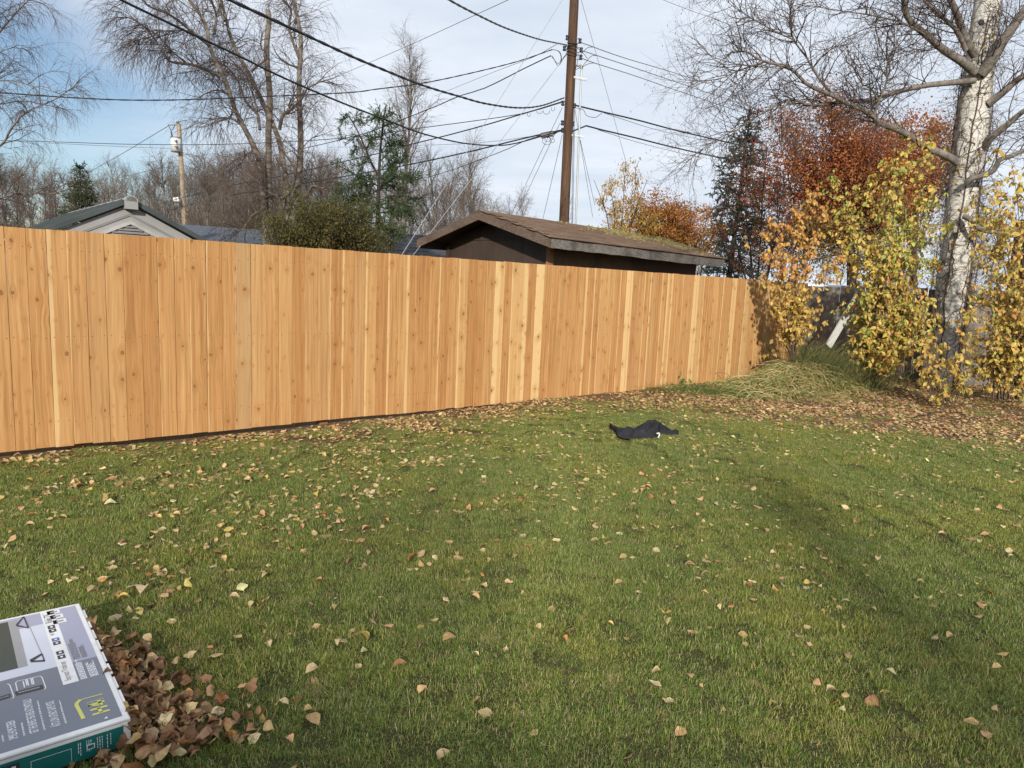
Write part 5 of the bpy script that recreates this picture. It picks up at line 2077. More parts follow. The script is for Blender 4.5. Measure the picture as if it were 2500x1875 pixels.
b_ = P(1510, 640, 16.5); b_[2] = 0
leafy('yellow_sapling', 'slim sapling with hanging yellow leaves behind the mossy roof', 'sapling', b_,
      [[(1510, 700), (1512, 600), (1520, 520), (1525, 440), (1528, 400)], [(1500, 700), (1492, 600), (1480, 520), (1462, 470), (1450, 440)], [(1515, 700), (1530, 600), (1550, 520), (1572, 460), (1580, 440)],
       [(1505, 700), (1500, 600), (1500, 520), (1490, 460)], [(1520, 700), (1545, 620), (1575, 560), (1600, 530)], [(1512, 700), (1530, 600), (1548, 500), (1552, 410), (1560, 392)], [(1510, 700), (1535, 620), (1560, 560), (1590, 545)]],
      16.5, None, 2600, .08, [(.55, .36, .06), (.50, .30, .05), (.42, .33, .07), (.45, .22, .05)], M['bark'], .9, None, (70, 260), .55, .018, aspect=.32)
b_ = P(1850, 690, 18); b_[2] = 0
_, ash_tw = leafy('mountain_ash', 'dark leaved mountain ash with red berry clusters beside the spruce', 'tree', b_,
      [[(1840, 760), (1838, 680), (1830, 600), (1820, 520), (1812, 440), (1805, 380)], [(1850, 760), (1852, 660), (1858, 560), (1862, 470), (1870, 390), (1872, 350)], [(1845, 760), (1870, 680), (1890, 600), (1905, 510), (1915, 430)],
       [(1838, 760), (1800, 690), (1775, 620), (1755, 560), (1745, 520)], [(1842, 760), (1815, 660), (1790, 560), (1778, 480)], [(1850, 760), (1880, 650), (1895, 560), (1900, 470)]],
      18, None, 4600, .06, [(.10, .035, .03), (.14, .05, .03), (.085, .03, .03), (.20, .09, .035), (.30, .14, .04)], M['bark'], .5, None, (120, 900), 1.1, .03, aspect=.35)


def berries():
    root = [o for o in bpy.data.objects if o.name.startswith('mountain_ash')][0]
    base = np.array(root.location)
    tips = ash_tw[:, -1]
    idx = rng.choice(len(tips), 60, replace=False)
    V, F = [], []
    for c in tips[idx]:
        for k in range(12):
            p = c + rng.normal(0, .028, 3)
            r = .011
            b = len(V)
            V += [p + np.array(o) * r for o in ((1, 0, 0), (-1, 0, 0), (0, 1, 0), (0, -1, 0), (0, 0, 1), (0, 0, -1))]
            F += [(b + i, b + j, b + k_) for i, j, k_ in ((0, 2, 4), (2, 1, 4), (1, 3, 4), (3, 0, 4), (2, 0, 5), (1, 2, 5), (3, 1, 5), (0, 3, 5))]
    o = add('berries', mesh_np('berries', np.array(V) - base, [np.array(F)], simple('red_berry', (.36, .02, .025), .35, .2), True), root)
    o['kind'] = 'stuff'


berries()


# ------------------------------------------------------------------ near bushes with leaves one can pick apart
def leaf_mesh(name, mat, L=1.0, wd=.62, curl=.15, fold=.18, seed=0, nseg=5, crumple=.015):
    """ovate pointed leaf: midrib plus two sides"""
    g = random.Random(seed)
    t = np.linspace(0, 1, nseg)
    half = wd / 2 * np.sin(np.pi * np.clip(t, 0, 1) ** .8) ** .85
    half[0] = .02
    half[-1] = .0
    V, F = [], []
    for i in range(nseg):
        y = L * t[i]
        z = curl * math.sin(t[i] * 2.6 + g.uniform(-.3, .3)) * L
        a, b = fold + g.uniform(-.1, .1), fold + g.uniform(-.1, .1)
        j = (lambda: g.uniform(-crumple, crumple))
        V += [(-half[i] + j() * .6, y + j(), z + half[i] * a * 2 + j()), (j() * .3, y, z + j() * .5), (half[i] + j() * .6, y + j(), z + half[i] * b * 2 + j())]
    for i in range(nseg - 1):
        o = i * 3
        F += [(o, o + 1, o + 4, o + 3), (o + 1, o + 2, o + 5, o + 4)]
    # petiole
    b = len(V)
    V += [(-.012, -.28, .02), (.012, -.28, .02), (.012, .02, 0), (-.012, .02, 0)]
    F.append((b, b + 1, b + 2, b + 3))
    me = bpy.data.meshes.new(name)
    me.from_pydata(V, [], F)
    me.materials.append(mat)
    me.polygons.foreach_set('use_smooth', [True] * len(F))
    me.update()
    return me


BUSH_LEAVES = [leaf_mesh('leaf', M['leafo'], 1, w, c, f, s) for s, (w, c, f) in enumerate(((.58, .12, .2), (.66, -.1, .15), (.52, .2, .3), (.6, .02, .1), (.62, -.18, .28)))]


SOUP_LEAVES = [leaf_mesh('leaf_low', M['leaf'], 1, w, c, f, s, 4) for s, (w, c, f) in enumerate(((.58, .12, .2), (.66, -.1, .15), (.52, .2, .3)))]


def leaf_soup(mats_from, pos, rot, size, tint, name, parent, base, mat):
    """many copies of the leaf shapes joined into one mesh"""
    Vs, Fs, Ts, off = [], [], [], 0
    which = rng.integers(0, len(mats_from), len(pos))
    for k, me in enumerate(mats_from):
        sel = np.where(which == k)[0]
        if not len(sel):
            continue
        v = np.array([x.co[:] for x in me.vertices])
        f = np.array([list(p.vertices) for p in me.polygons])
        W = np.einsum('nij,vj->nvi', rot[sel], v) * size[sel][:, None, None] + pos[sel][:, None, :]
        Vs.append(W.reshape(-1, 3))
        Fs.append((f[None] + (np.arange(len(sel)) * len(v))[:, None, None] + off).reshape(-1, 4))
        Ts.append(np.repeat(tint[sel], len(v), axis=0))
        off += len(sel) * len(v)
    o = add(name, mesh_np(name, np.vstack(Vs) - np.array(base), [np.vstack(Fs)], mat, True, np.vstack(Ts)), parent)
    o['kind'] = 'stuff'
    return o


def frames(n, hang, face=(0, -.5, .35)):
    """rotation matrices with the leaf's length hanging and its face turned mostly outward"""
    ax = rng.normal(size=(n, 3)) * .75
    ax[:, 2] -= hang
    ax = nrm(ax)
    up = rng.normal(size=(n, 3)) * .7 + np.array(face)
    up = nrm(up - (up * ax).sum(1, keepdims=True) * ax)
    sd = np.cross(ax, up)
    return np.stack([sd, ax, up], axis=-1)


def bush(name, label, base, stems_px, D, leaf_size, n_leaf, pal_fn, n_single=260, dspread=.6, stem_r=.014, nt=(60, 260), hang=1.1, tl=(.25, .7), box=None):
    root = empty(name, tuple(base), label, 'bush')
    stems = []
    for s in stems_px:
        d1 = D + rng.uniform(-1, 1) * dspread
        q, r = px_branch(s, D + rng.uniform(-.15, .15), d1, stem_r * rng.uniform(.7, 1.2), .003, 16)
        stems.append((q, r))
        tb = Tubes()
        tb.addm(q, r, 6)
        add('stem', tb.mesh('stem', M['vine'], base), root)
    tw = Tubes()
    p1, r1 = grow(stems, nt[0], (.06, 1), tl, (30, 80), .03, 7, .12, (.0035, .006), up=.1)
    tw.addm(p1, r1, 4)
    p2, r2 = grow(plist(p1, r1) + stems, nt[1], (.2, 1), (tl[0] * .5, tl[1] * .5), (30, 75), .06, 5, .12, (.002, .003))
    tw.addm(p2, r2, 3)
    add('twigs', tw.mesh('twigs', M['vine'], base), root)['kind'] = 'stuff'
    allp = np.concatenate([p2[:, 1:].reshape(-1, 3), p1[:, 1:].reshape(-1, 3)])
    pos = allp[rng.integers(0, len(allp), n_leaf)] + rng.normal(0, .005, (n_leaf, 3))
    gzv = gz(pos[:, 0], pos[:, 1])
    pos = pos[pos[:, 2] > gzv + .05]
    n = len(pos)
    size = leaf_size * rng.uniform(.6, 1.2, n)
    rot = frames(n, hang)
    tint = pal_fn(pos)
    d = np.linalg.norm(pos - _C, axis=1) / size
    order = np.argsort(d + rng.normal(0, .1, n) * d)
    single, rest = order[:n_single], order[n_single:]
    for i in single:
        o = bpy.data.objects.new('leaf', BUSH_LEAVES[rng.integers(0, 5)])
        Mx = Matrix([list(rot[i][r] * size[i]) for r in range(3)]).to_4x4()
        o.parent = root
        o.matrix_local = Matrix.Translation(Vector(pos[i] - np.array(base))) @ Mx
        o.color = (*tint[i], 1)
        COL.objects.link(o)
    leaf_soup(SOUP_LEAVES, pos[rest], rot[rest], size[rest], tint[rest], 'foliage', root, base, M['leaf'])
    return root


ORANGE = [(.66, .39, .12), (.70, .44, .15), (.64, .33, .11), (.68, .46, .13), (.60, .36, .13)]
GOLD = [(.66, .49, .12), (.70, .54, .15), (.62, .44, .11), (.66, .49, .18), (.54, .37, .11)]
LIME = [(.48, .50, .12), (.40, .45, .12), (.58, .55, .13), (.34, .41, .11), (.66, .56, .13)]


def pal_orange(pos):
    c = pick(ORANGE, len(pos), .12)
    low = sstep(2.3, 1.4, pos[:, 2]) > rng.random(len(pos))
    c[low] = pick(GOLD, int(low.sum()), .12)
    return c


def pal_mixed(pos):
    c = pick(GOLD, len(pos), .14)
    lim = rng.random(len(pos)) < .35 + .35 * (np.sin(pos[:, 0] * 2.1) * np.cos(pos[:, 2] * 2.3) > .1)
    c[lim] = pick(LIME, int(lim.sum()), .14)
    red = rng.random(len(pos)) < .03
    c[red] = pick([(.55, .16, .06)], int(red.sum()))
    return c


def pal_gold(pos):
    c = pick(GOLD, len(pos), .15)
    lim = rng.random(len(pos)) < .2
    c[lim] = pick(LIME, int(lim.sum()), .14)
    o_ = rng.random(len(pos)) < .12
    c[o_] = pick(ORANGE, int(o_.sum()), .14)
    return c


def bases():
    b1 = np.append(fence_pt(10.95, -1.0), 0)
    b1[2] = gz(b1[0], b1[1]) - .03
    bush('orange_bush', 'orange leaved bush against the right end of the cedar fence', b1,
         [[(1936, 880), (1936, 800), (1935, 720), (1933, 640), (1940, 560), (1950, 510), (1985, 470)], [(1934, 880), (1930, 780), (1905, 700), (1880, 640), (1850, 600), (1828, 608)],
          [(1932, 880), (1925, 780), (1915, 690), (1900, 620), (1890, 560), (1885, 530)], [(1936, 880), (1940, 760), (1955, 680), (1980, 620), (1995, 560), (2003, 525)], [(1938, 880), (1950, 760), (1985, 690), (2020, 650), (2058, 615)],
          [(1934, 880), (1920, 760), (1912, 680), (1898, 600), (1875, 575)], [(1936, 880), (1935, 780), (1945, 690), (1968, 640), (1990, 600)], [(1937, 880), (1955, 820), (1980, 770), (2005, 735)],
          [(1933, 880), (1915, 830), (1895, 780), (1880, 740)], [(1936, 880), (1946, 800), (1962, 760), (1970, 720)], [(1936, 880), (1950, 830), (1985, 800), (2015, 790)], [(1938, 880), (1942, 700), (1958, 560), (1975, 500)]],
         b1[1], .080, 2500, pal_orange, 280, .4, .012, (120, 480), 1.3, (.2, .5))
    b2 = P(2190, 900, 12.0)
    b2[2] = gz(b2[0], b2[1]) - .03
    st = []
    for tx, ty in ((2040, 445), (2068, 555), (2062, 622), (2080, 660), (2110, 480), (2150, 420), (2190, 380), (2230, 400), (2265, 450), (2120, 560), (2160, 520), (2210, 500), (2250, 560), (2140, 640), (2200, 620), (2140, 740), (2150, 700), (2180, 690), (2240, 660), (2130, 600), (2170, 460), (2255, 360), (2100, 640), (2215, 330), (2110, 760), (2200, 770), (2080, 600), (2060, 500), (2160, 820), (2110, 830)):
        bx = rng.uniform(2110, 2230)
        st.append([(bx, 910), (bx * .9 + tx * .1, 800), (bx * .65 + tx * .35, 690 if ty < 640 else 770), ((bx + 2 * tx) / 3, ty + 60 if ty < 640 else ty + 20), ((bx + 9 * tx) / 10, ty + 4), (tx, ty)])
    bush('yellow_bush', 'large yellow and lime green bush left of the white birch trunk', b2, st, 12.1, .086, 7200, pal_mixed, 290, .7, .012, (340, 1500), 1.2, (.28, .75))
    b3 = P(2120, 915, 11.9)
    b3[2] = gz(b3[0], b3[1]) - .03
    st = []
    for tx, ty in ((2100, 770), (2140, 760), (2180, 770), (2080, 830), (2130, 820), (2170, 810), (2215, 790), (2200, 850), (2110, 870), (2240, 830), (2160, 870)):
        bx = rng.uniform(2080, 2180)
        st.append([(bx, 920), (bx * .7 + tx * .3, 890), (bx * .4 + tx * .6, (ty + 900) / 2 - 10), (tx, ty)])
    bush('low_golden_bush', 'low golden bush spreading in front of the old grey fence', b3, st, 12.0, .085, 2300, pal_gold, 240, .7, .010, (90, 380), 1.1, (.18, .42))
    b4 = P(2430, 960, 10.6)
    b4[2] = gz(b4[0], b4[1]) - .03
    st = []
    for tx, ty in ((2380, 470), (2420, 430), (2470, 400), (2520, 420), (2400, 540), (2450, 520), (2500, 500), (2380, 620), (2430, 600), (2480, 620), (2530, 560), (2370, 700), (2410, 720), (2460, 700), (2510, 700), (2400, 820), (2440, 800), (2490, 800), (2540, 640), (2470, 860), (2390, 870), (2520, 860), (2420, 900), (2500, 900), (2370, 900), (2450, 930), (2540, 780)):
        bx = rng.uniform(2420, 2540)
        st.append([(bx, 975), (bx * .9 + tx * .1, 870), (bx * .6 + tx * .4, (ty + 870) / 2), (bx * .2 + tx * .8, ty + 50 if ty < 780 else ty + 15), (tx, ty)])
    bush('golden_bush', 'golden leaved bush right of the white birch trunk at the right edge', b4, st, 10.7, .078, 5600, pal_gold, 290, .7, .011, (330, 1400), 1.15, (.26, .7))
    b5 = P(2300, 985, 10.1)
    b5[2] = gz(b5[0], b5[1]) - .03
    st = []
    for tx, ty in ((2240, 880), (2270, 850), (2300, 820), (2330, 840), (2290, 800), (2350, 860), (2260, 830), (2320, 880), (2380, 900), (2230, 840), (2250, 760), (2275, 720), (2240, 700), (2370, 760), (2390, 800), (2345, 800), (2260, 790)):
        bx = rng.uniform(2270, 2340)
        st.append([(bx, 985), (bx * .6 + tx * .4, 940), (bx * .3 + tx * .7, (ty + 950) / 2 - 12), (tx, ty)])
    bush('birch_foot_bush', 'thin yellow bush growing at the foot of the birch', b5, st, 10.3, .076, 760, pal_gold, 200, .4, .008, (48, 150), 1.1, (.14, .35))


bases()


# ------------------------------------------------------------------ grass heap and tufts at the fence end
def blades(n, base, d, ln, w, droop, K=5):
    pts = np.zeros((n, K, 3))
    pts[:, 0] = base
    for k in range(1, K):
        d = d.copy()
        d[:, 2] -= droop
        d = nrm(d + rng.normal(0, .06, (n, 3)))
        pts[:, k] = pts[:, k - 1] + d * (ln / (K - 1))[:, None]
    return pts


def grass_heap():
    n = 5200
    u, v = rng.normal(0, .62, n), rng.normal(0, .40, n)
    x = MOUND[0] - .1 + FD[0] * u * 1.25 + FN[0] * v
    y = MOUND[1] - .1 + FD[1] * u * 1.25 + FN[1] * v
    so = fence_so(x, y)[1]
    k = so < -.12
    x, y = x[k], y[k]
    n = len(x)
    a = rng.uniform(0, 6.28, n)
    d = nrm(np.stack([np.cos(a), np.sin(a), rng.uniform(.2, 1.3, n)], -1))
    pts = blades(n, np.stack([x, y, gz(x, y) + rng.uniform(-.02, .07, n)], -1), d, rng.uniform(.22, .7, n), 0, .55, 4)
    tb = Tubes()
    tb.addm(pts, rng.uniform(.0028, .0055, n)[:, None] * np.array([1, 1, .8, .3]), 3,
            pick([(.60, .49, .23), (.50, .41, .16), (.36, .32, .11), (.64, .53, .30), (.22, .26, .07), (.30, .28, .10), (.20, .27, .08)], n, .2))
    o = add('dry_grass_heap', tb.mesh('dry_grass_heap', M['dryleaf'], (0, 0, 0)))
    tag(o, 'heap of dry straw coloured grass at the right end of the cedar fence', 'grass heap', kind='stuff')
    # taller green tuft beside it
    n = 1500
    c = P(2035, 880, 12.1)[:2]
    x, y = c[0] + rng.normal(0, .42, n), c[1] + rng.normal(0, .3, n)
    a = rng.uniform(0, 6.28, n)
    d = nrm(np.stack([np.cos(a) * .5, np.sin(a) * .5, np.ones(n)], -1))
    pts = blades(n, np.stack([x, y, gz(x, y) - .02], -1), d, rng.uniform(.25, .75, n), 0, .16)
    tb = Tubes()
    tb.addm(pts, rng.uniform(.002, .0038, n)[:, None] * np.array([1, 1, 1, .8, .3]), 3, pick([(.14, .19, .07), (.18, .22, .08), (.24, .24, .10), (.34, .29, .12)], n, .15))
    o = add('grass_tuft', tb.mesh('grass_tuft', M['leaf']))
    tag(o, 'tall green grass tuft between the dry heap and the old fence', 'grass', kind='stuff')
    n = 1300
    x0 = P(1745, 950, 11.0)[:2]
    x, y = x0[0] + rng.normal(0, .55, n), x0[1] + rng.normal(0, .30, n)
    k = fence_so(x, y)[1] < -.08
    x, y = x[k], y[k]
    n = len(x)
    a = rng.uniform(0, 6.28, n)
    d = nrm(np.stack([np.cos(a) * .7, np.sin(a) * .7, np.ones(n)], -1))
    pts = blades(n, np.stack([x, y, gz(x, y) - .01], -1), d, rng.uniform(.08, .22, n), 0, .2)
    tb = Tubes()
    tb.addm(pts, rng.uniform(.0018, .003, n)[:, None] * np.array([1, 1, 1, .8, .3]), 3, pick([(.12, .20, .05), (.16, .24, .06), (.20, .24, .08)], n, .15))
    o = add('grass_fringe', tb.mesh('grass_fringe', M['leaf']))
    tag(o, 'longer green grass left of the dry heap along the fence foot', 'grass', kind='stuff')


grass_heap()


def green_weed():
    p = fence_pt(s_at_px(1648, False), -.12)
    base = np.array([p[0], p[1], gz(p[0], p[1])])
    root = empty('green_weed', tuple(base), 'small bright green weed at the foot of the cedar fence', 'plant')
    tw = Tubes()
    n = 9
    d = nrm(np.stack([rng.normal(0, .5, n), rng.normal(0, .5, n), np.ones(n)], -1))
    pts = blades(n, np.tile(base, (n, 1)), d, rng.uniform(.1, .2, n), 0, .1)
    tw.addm(pts, np.full((n, 5), .002), 4)
    add('stems', tw.mesh('stems', simple('weed_stem', (.12, .2, .05)), base), root)
    for i in range(30):
        q = pts[i % n, rng.integers(2, 5)] - base
        o = add('leaf', BUSH_LEAVES[i % 5], root, tuple(q), (rng.uniform(-.8, .8), rng.uniform(-.8, .8), rng.uniform(0, 6.28)), (*pick([(.10, .22, .05), (.14, .27, .07)], 1)[0], 1))
        s = rng.uniform(.04, .07)
        o.scale = (s, s, s)


green_weed()


def stick():
    pts = resample([G(x, y, .24) for x, y in ((2240, 1000), (2275, 992), (2310, 990), (2340, 994), (2372, 1003))], 18)
    pts[:, 2] = gz(pts[:, 0], pts[:, 1]) + .03 + .012 * np.sin(np.arange(18))
    tb = Tubes()
    tb.addm(pts, np.linspace(.010, .005, 18), 6)
    o = add('fallen_stick', tb.mesh('fallen_stick', M['bark'], pts[0]), None, tuple(pts[0]))
    tag(o, 'thin dark fallen stick on the leaf litter in front of the birch', 'stick')


stick()


# ------------------------------------------------------------------ cardboard television box
BOXZ = 0.135


def make_box():
    N = G(318, 1750, BOXZ)
    Fc = G(165, 1478, BOXZ)
    a0 = math.atan2(Fc[1] - N[1], Fc[0] - N[0]) - math.radians(2.5)
    e1 = np.array([math.cos(a0), math.sin(a0), 0])
    u = np.array([-e1[1], e1[0], 0])
    Z = np.array([0, 0, 1.])
    LA = float((Fc - N) @ e1)
    LB = 1.62
    g0 = gz(N[0], N[1])
    base = np.array([N[0], N[1], g0])
    root = empty('television_box', tuple(base), 'grey and teal printed cardboard television box lying flat on the lawn', 'box')
    t = NT('printed_card_white')
    n = t.noise(t.pos(), 9, 5, .7)
    n2 = t.noise(t.pos(), 70, 4, .7)
    c = t.ramp(n, [(.35, (.70, .69, .68)), (.65, (.80, .80, .80))])
    c = t.mix(t.mrange(n2, .66, .74, 0, .6), c, (.42, .34, .26))
    t.base(c).rough(.45, .4)
    white = t.mat

    def card(name, c, scuff=(.65, .63, .60), amt=.5, lo=.64, rough=.38):
        t = NT(name)
        n = t.noise(t.pos(), 30, 5, .75)
        b = t.noise(t.pos(), 3, 3, .6)
        cc = t.mix(t.mrange(b, .3, .7, 0, .25), c, tuple(min(1, x * 1.2) for x in c))
        cc = t.mix(t.mrange(n, lo, lo + .08, 0, amt), cc, scuff)
        t.base(cc).rough(rough, .4)
        return t.mat
    slate = card('printed_slate', (.165, .185, .225), amt=.25, lo=.72)
    lav = card('printed_lavender', (.34, .35, .46), amt=.15, lo=.74)
    pale = card('printed_pale', (.58, .60, .68), amt=.1, lo=.75)
    teal = card('printed_teal', (.008, .135, .120), (.30, .42, .40), .45, .62, .5)
    dark = card('printed_dark', (.035, .038, .042), amt=.1, lo=.8)
    darkg = card('printed_screen', (.035, .055, .050), amt=.05, lo=.85, rough=.25)
    blue = card('printed_blue', (.08, .14, .38), amt=.05, lo=.85)
    navy = card('printed_navy', (.015, .03, .075), amt=.15, lo=.72)
    grey = card('printed_grey', (.30, .30, .31), amt=.05, lo=.85)
    yell = card('printed_yellow', (.62, .60, .16), amt=.05, lo=.85)
    ink = card('printed_white_ink', (.72, .74, .78), amt=.0, lo=.95)
    inkg = card('printed_grey_ink', (.16, .16, .17), amt=.0, lo=.95)

    # body with softened edges
    h = BOXZ - g0 - .012
    prof = []
    mb = MB()
    bz = g0 + .012

    def corner(a, b, z):
        return N * np.array([1, 1, 0]) + e1 * a + u * b + Z * z
    bev = .004
    ring = lambda o, z: [corner(o, o, z), corner(LA - o, o, z), corner(LA - o, LB - o, z), corner(o, LB - o, z)]
    r0, r1, r2, r3 = ring(bev, bz), ring(0, bz + bev), ring(0, BOXZ - bev), ring(bev, BOXZ)
    pts = r0 + r1 + r2 + r3
    F = [(0, 1, 2, 3)[::-1], (12, 13, 14, 15)]
    for k in range(3):
        for i in range(4):
            j = (i + 1) % 4
            F.append((k * 4 + i, k * 4 + j, k * 4 + 4 + j, k * 4 + 4 + i))
    mb.poly(pts, F)
    bd = mb_obj('carton', mb, white, root)
    bd.data.validate()
    # torn tabs of the flap along the right edge
    for i, a in enumerate(np.linspace(.16, LA - .12, 8)):
        mb = MB()
        mb.box(corner(a, -.0035, BOXZ - .0045 - .002 * (i % 2)), .085, .008, .003, (e1, u, Z))
        mb_obj('flap_tab', mb, white, root)

    def ab(px, py):
        q = G(px, py, BOXZ) - N
        return float(q @ e1), float(q @ u)

    def poly_ab(name, pts, mat, lay):
        """flat printing on the top face, lay = layer number"""
        z = BOXZ + .0006 + .0005 * lay
        mb = MB()
        P3 = [corner(a, b, z) for a, b in pts]
        ar = sum(pts[i][0] * pts[(i + 1) % len(pts)][1] - pts[(i + 1) % len(pts)][0] * pts[i][1] for i in range(len(pts)))
        if ar < 0:
            P3 = P3[::-1]
        mb.poly(P3, [tuple(range(len(P3)))])
        return mb_obj(name, mb, mat, root)

    def rect(name, a0_, b0_, a1_, b1_, mat, lay):
        return poly_ab(name, [(a0_, b0_), (a1_, b0_), (a1_, b1_), (a0_, b1_)], mat, lay)

    m = .020
    asplit = (ab(228, 1604)[0] + ab(145, 1627)[0]) / 2
    rect('printed_panel', m, m, asplit, LB - m, slate, 0)
    s0, s1 = ab(118.5, 1492), ab(206, 1659)
    sb0, sb1 = (ab(118.5, 1492)[1] + ab(206, 1659)[1]) / 2, (ab(85, 1496)[1] + ab(168, 1670)[1]) / 2
    rect('printed_panel', asplit, m, LA - m, sb0, lav, 0)
    rect('printed_panel', asplit, sb0, LA - m, LB - m, pale, 0)
    sa0, sa1 = (ab(168, 1670)[0] + s1[0]) / 2, (s0[0] + ab(85, 1496)[0]) / 2
    rect('printed_strip', sa0, sb0, sa1, sb1, white, 1)
    # soft lavender corner of the picture
    rect('printed_panel', LA - m - .12, sb1, LA - m, LB - m, lav, 1)
    # picture of a television on its two feet
    t0, t1 = ab(33, 1516), ab(75.5, 1624)
    tb0 = (t0[1] + t1[1]) / 2
    rect('printed_screen', t1[0], tb0 + .03, t0[0], LB - m - .2, darkg, 2)
    rect('printed_bezel', t1[0], tb0, t0[0], tb0 + .03, grey, 2)
    rect('printed_screen_tile', t0[0] - .11, tb0 + .145, t0[0] - .055, tb0 + .30, blue, 3)
    rect('printed_screen_tile', t0[0] - .17, tb0 + .145, t0[0] - .115, tb0 + .30, white, 3)
    rect('printed_screen_tile', t0[0] - .23, tb0 + .135, t0[0] - .175, tb0 + .30, dark, 3)
    for pxs in ([(38, 1527), (42, 1530), (59, 1507), (56, 1506)], [(40, 1530), (46, 1527), (69, 1533), (70, 1535)], [(72, 1612), (76, 1618), (104, 1599), (101, 1596)], [(75, 1618), (79, 1614), (109, 1612), (110, 1616)]):
        poly_ab('printed_foot', [ab(x, y) for x, y in pxs], dark, 3)
    poly_ab('printed_foot', [ab(x, y) for x, y in ((56, 1506), (60, 1507), (71, 1534), (68, 1535))], dark, 3)
    poly_ab('printed_foot', [ab(x, y) for x, y in ((101, 1597), (104, 1597), (110, 1615), (107, 1616))], dark, 3)
    poly_ab('printed_shadow', [ab(x, y) for x, y in ((62, 1510), (63.5, 1510), (103, 1597), (101, 1598))], grey, 2)
    # strip: boxed logo, icon tiles, tagline
    w = sb1 - sb0
    L_ = sa1 - sa0
    for f0, f1, mt in ((.715, .765, dark), (.665, .708, dark), (.535, .580, blue), (.485, .528, dark), (.355, .400, dark), (.298, .345, dark)):
        rect('printed_icon', sa0 + L_ * f0, sb0 + w * .28, sa0 + L_ * f1, sb0 + w * .80, mt, 2)
        rect('printed_icon_glyph', sa0 + L_ * (f0 * .7 + f1 * .3), sb0 + w * .44, sa0 + L_ * (f0 * .3 + f1 * .7), sb0 + w * .62, ink, 3)
    for f0, f1, b0_, b1_ in ((.79, .965, .20, .215), (.79, .965, .83, .845)):
        rect('printed_rule', sa0 + L_ * f0, sb0 + w * b0_, sa0 + L_ * f1, sb0 + w * b1_, inkg, 2)
    # three small seals and the small print right of the strip
    for (x, y) in ((130, 1494.5), (138, 1505), (145.5, 1516.5)):
        a, b = ab(x, y)
        rect('printed_seal', a - .022, b - .024, a + .018, b + .024, white, 1)
        rect('printed_seal_mark', a - .010, b - .014, a + .006, b + .012, grey, 2)

    def smallprint(px0, px1, rows, ln, mat, frac):
        """rows of print too small to read"""
        a, b = ab(*px0)
        a2, b2 = ab(*px1)
        g = random.Random(int(px0[0] * 7 + px0[1]))
        for i in range(rows):
            bb = b + (b2 - b) * i / max(1, rows - 1)
            x = a
            end = a + ln * g.uniform(.7, 1.0)
            mb = MB()
            while x < end:
                d = g.uniform(.006, .02)
                z = BOXZ + .0006 + .0005
                q = [corner(x, bb - .0016, z), corner(min(x + d, end), bb - .0016, z), corner(min(x + d, end), bb + .0016, z), corner(x, bb + .0016, z)]
                if np.cross(q[1] - q[0], q[2] - q[0])[2] < 0:
                    q = q[::-1]
                mb.poly(q, [(0, 1, 2, 3)])
                x += d + .004
            o = mb_obj('small_print', mb, mat, root)
            o['kind'] = 'stuff'
    smallprint((196, 1607), (180, 1610), 6, .20, inkg, 1)
    smallprint((213, 1603), (202, 1606), 5, .13, inkg, 1)
    smallprint((212, 1656), (199, 1660), 5, .19, ink, 1)
    smallprint((240, 1648), (222, 1652), 6, .14, ink, 1)
    # text runs away from the near edge, its head to the left
    o_pos = {}
    def text(s, a, b, size, mat, sx=1.0, along='a', name='lettering', lay=2, shear=0, off=0.0, bold=False, align='LEFT'):
        cu = bpy.data.curves.new('txt', 'FONT')
        cu.body = s
        cu.size = size
        cu.align_x = align
        cu.offset = off
        cu.resolution_u = 3
        tmp = bpy.data.objects.new('txt', cu)
        COL.objects.link(tmp)
        bpy.context.view_layer.update()
        me = bpy.data.meshes.new_from_object(tmp.evaluated_get(bpy.context.evaluated_depsgraph_get()))
        bpy.data.objects.remove(tmp)
        bpy.data.curves.remove(cu)
        me.materials.clear()
        me.materials.append(mat)
        o = add(name, me, root)
        X, Yv = (e1, u) if along == 'a' else (u, -e1)
        R3 = Matrix((tuple(X * sx), tuple(Yv), tuple(Z))).transposed().to_4x4()
        p = corner(a, b, BOXZ + .0006 + .0005 * lay) - base
        o.matrix_local = Matrix.Translation(Vector(p)) @ R3
        o_pos[o.name] = Vector(p)
        return o
    def fit(s, pa, pb, size, mat, off=0.0, name='lettering'):
        """one line from the pixel where it starts to the pixel where it ends"""
        a, b = ab(*pa)
        a2, _ = ab(*pb)
        o = text(s, a, b, size, mat, 1.0, off=off, name=name)
        wd = max(v.co.x for v in o.data.vertices)
        k = (a2 - a) / wd
        X = e1 * k
        R3 = Matrix((tuple(X), tuple(u), tuple(Z))).transposed().to_4x4()
        o.matrix_local = Matrix.Translation(o_pos[o.name]) @ R3
    s5 = lambda x, y: (x / 7.375, 1650 + y / 7.375)
    fit('AUTO LOW LATENCY GAME MODE', s5(1090, 893), s5(905, 470), .034, ink, .0006)
    fit('GET THE NEWEST FEATURES AUTOMATICALLY', s5(695, 1010), s5(468, 432), .034, ink, .0006)
    fit('SIMPLE HOME SCREEN', s5(322, 1125), s5(225, 812), .034, ink, .0006)
    for p0, p1 in ((s5(1195, 860), s5(1010, 450)), (s5(810, 980), s5(600, 450)), (s5(445, 1085), s5(350, 830)), (s5(65, 1190), s5(15, 1070))):
        a, b = ab(*p0)
        a2, b2 = ab(*p1)
        smallprint(p0, (p0[0] - 1.5, p0[1] + .5), 2, a2 - a, ink, 1)
    aa, bb = sa0 + L_ * .035, sb0 + w * .42
    o = text('Enjoy smart TV made easy', aa, bb, .030, inkg)
    wd = max(v.co.x for v in o.data.vertices)
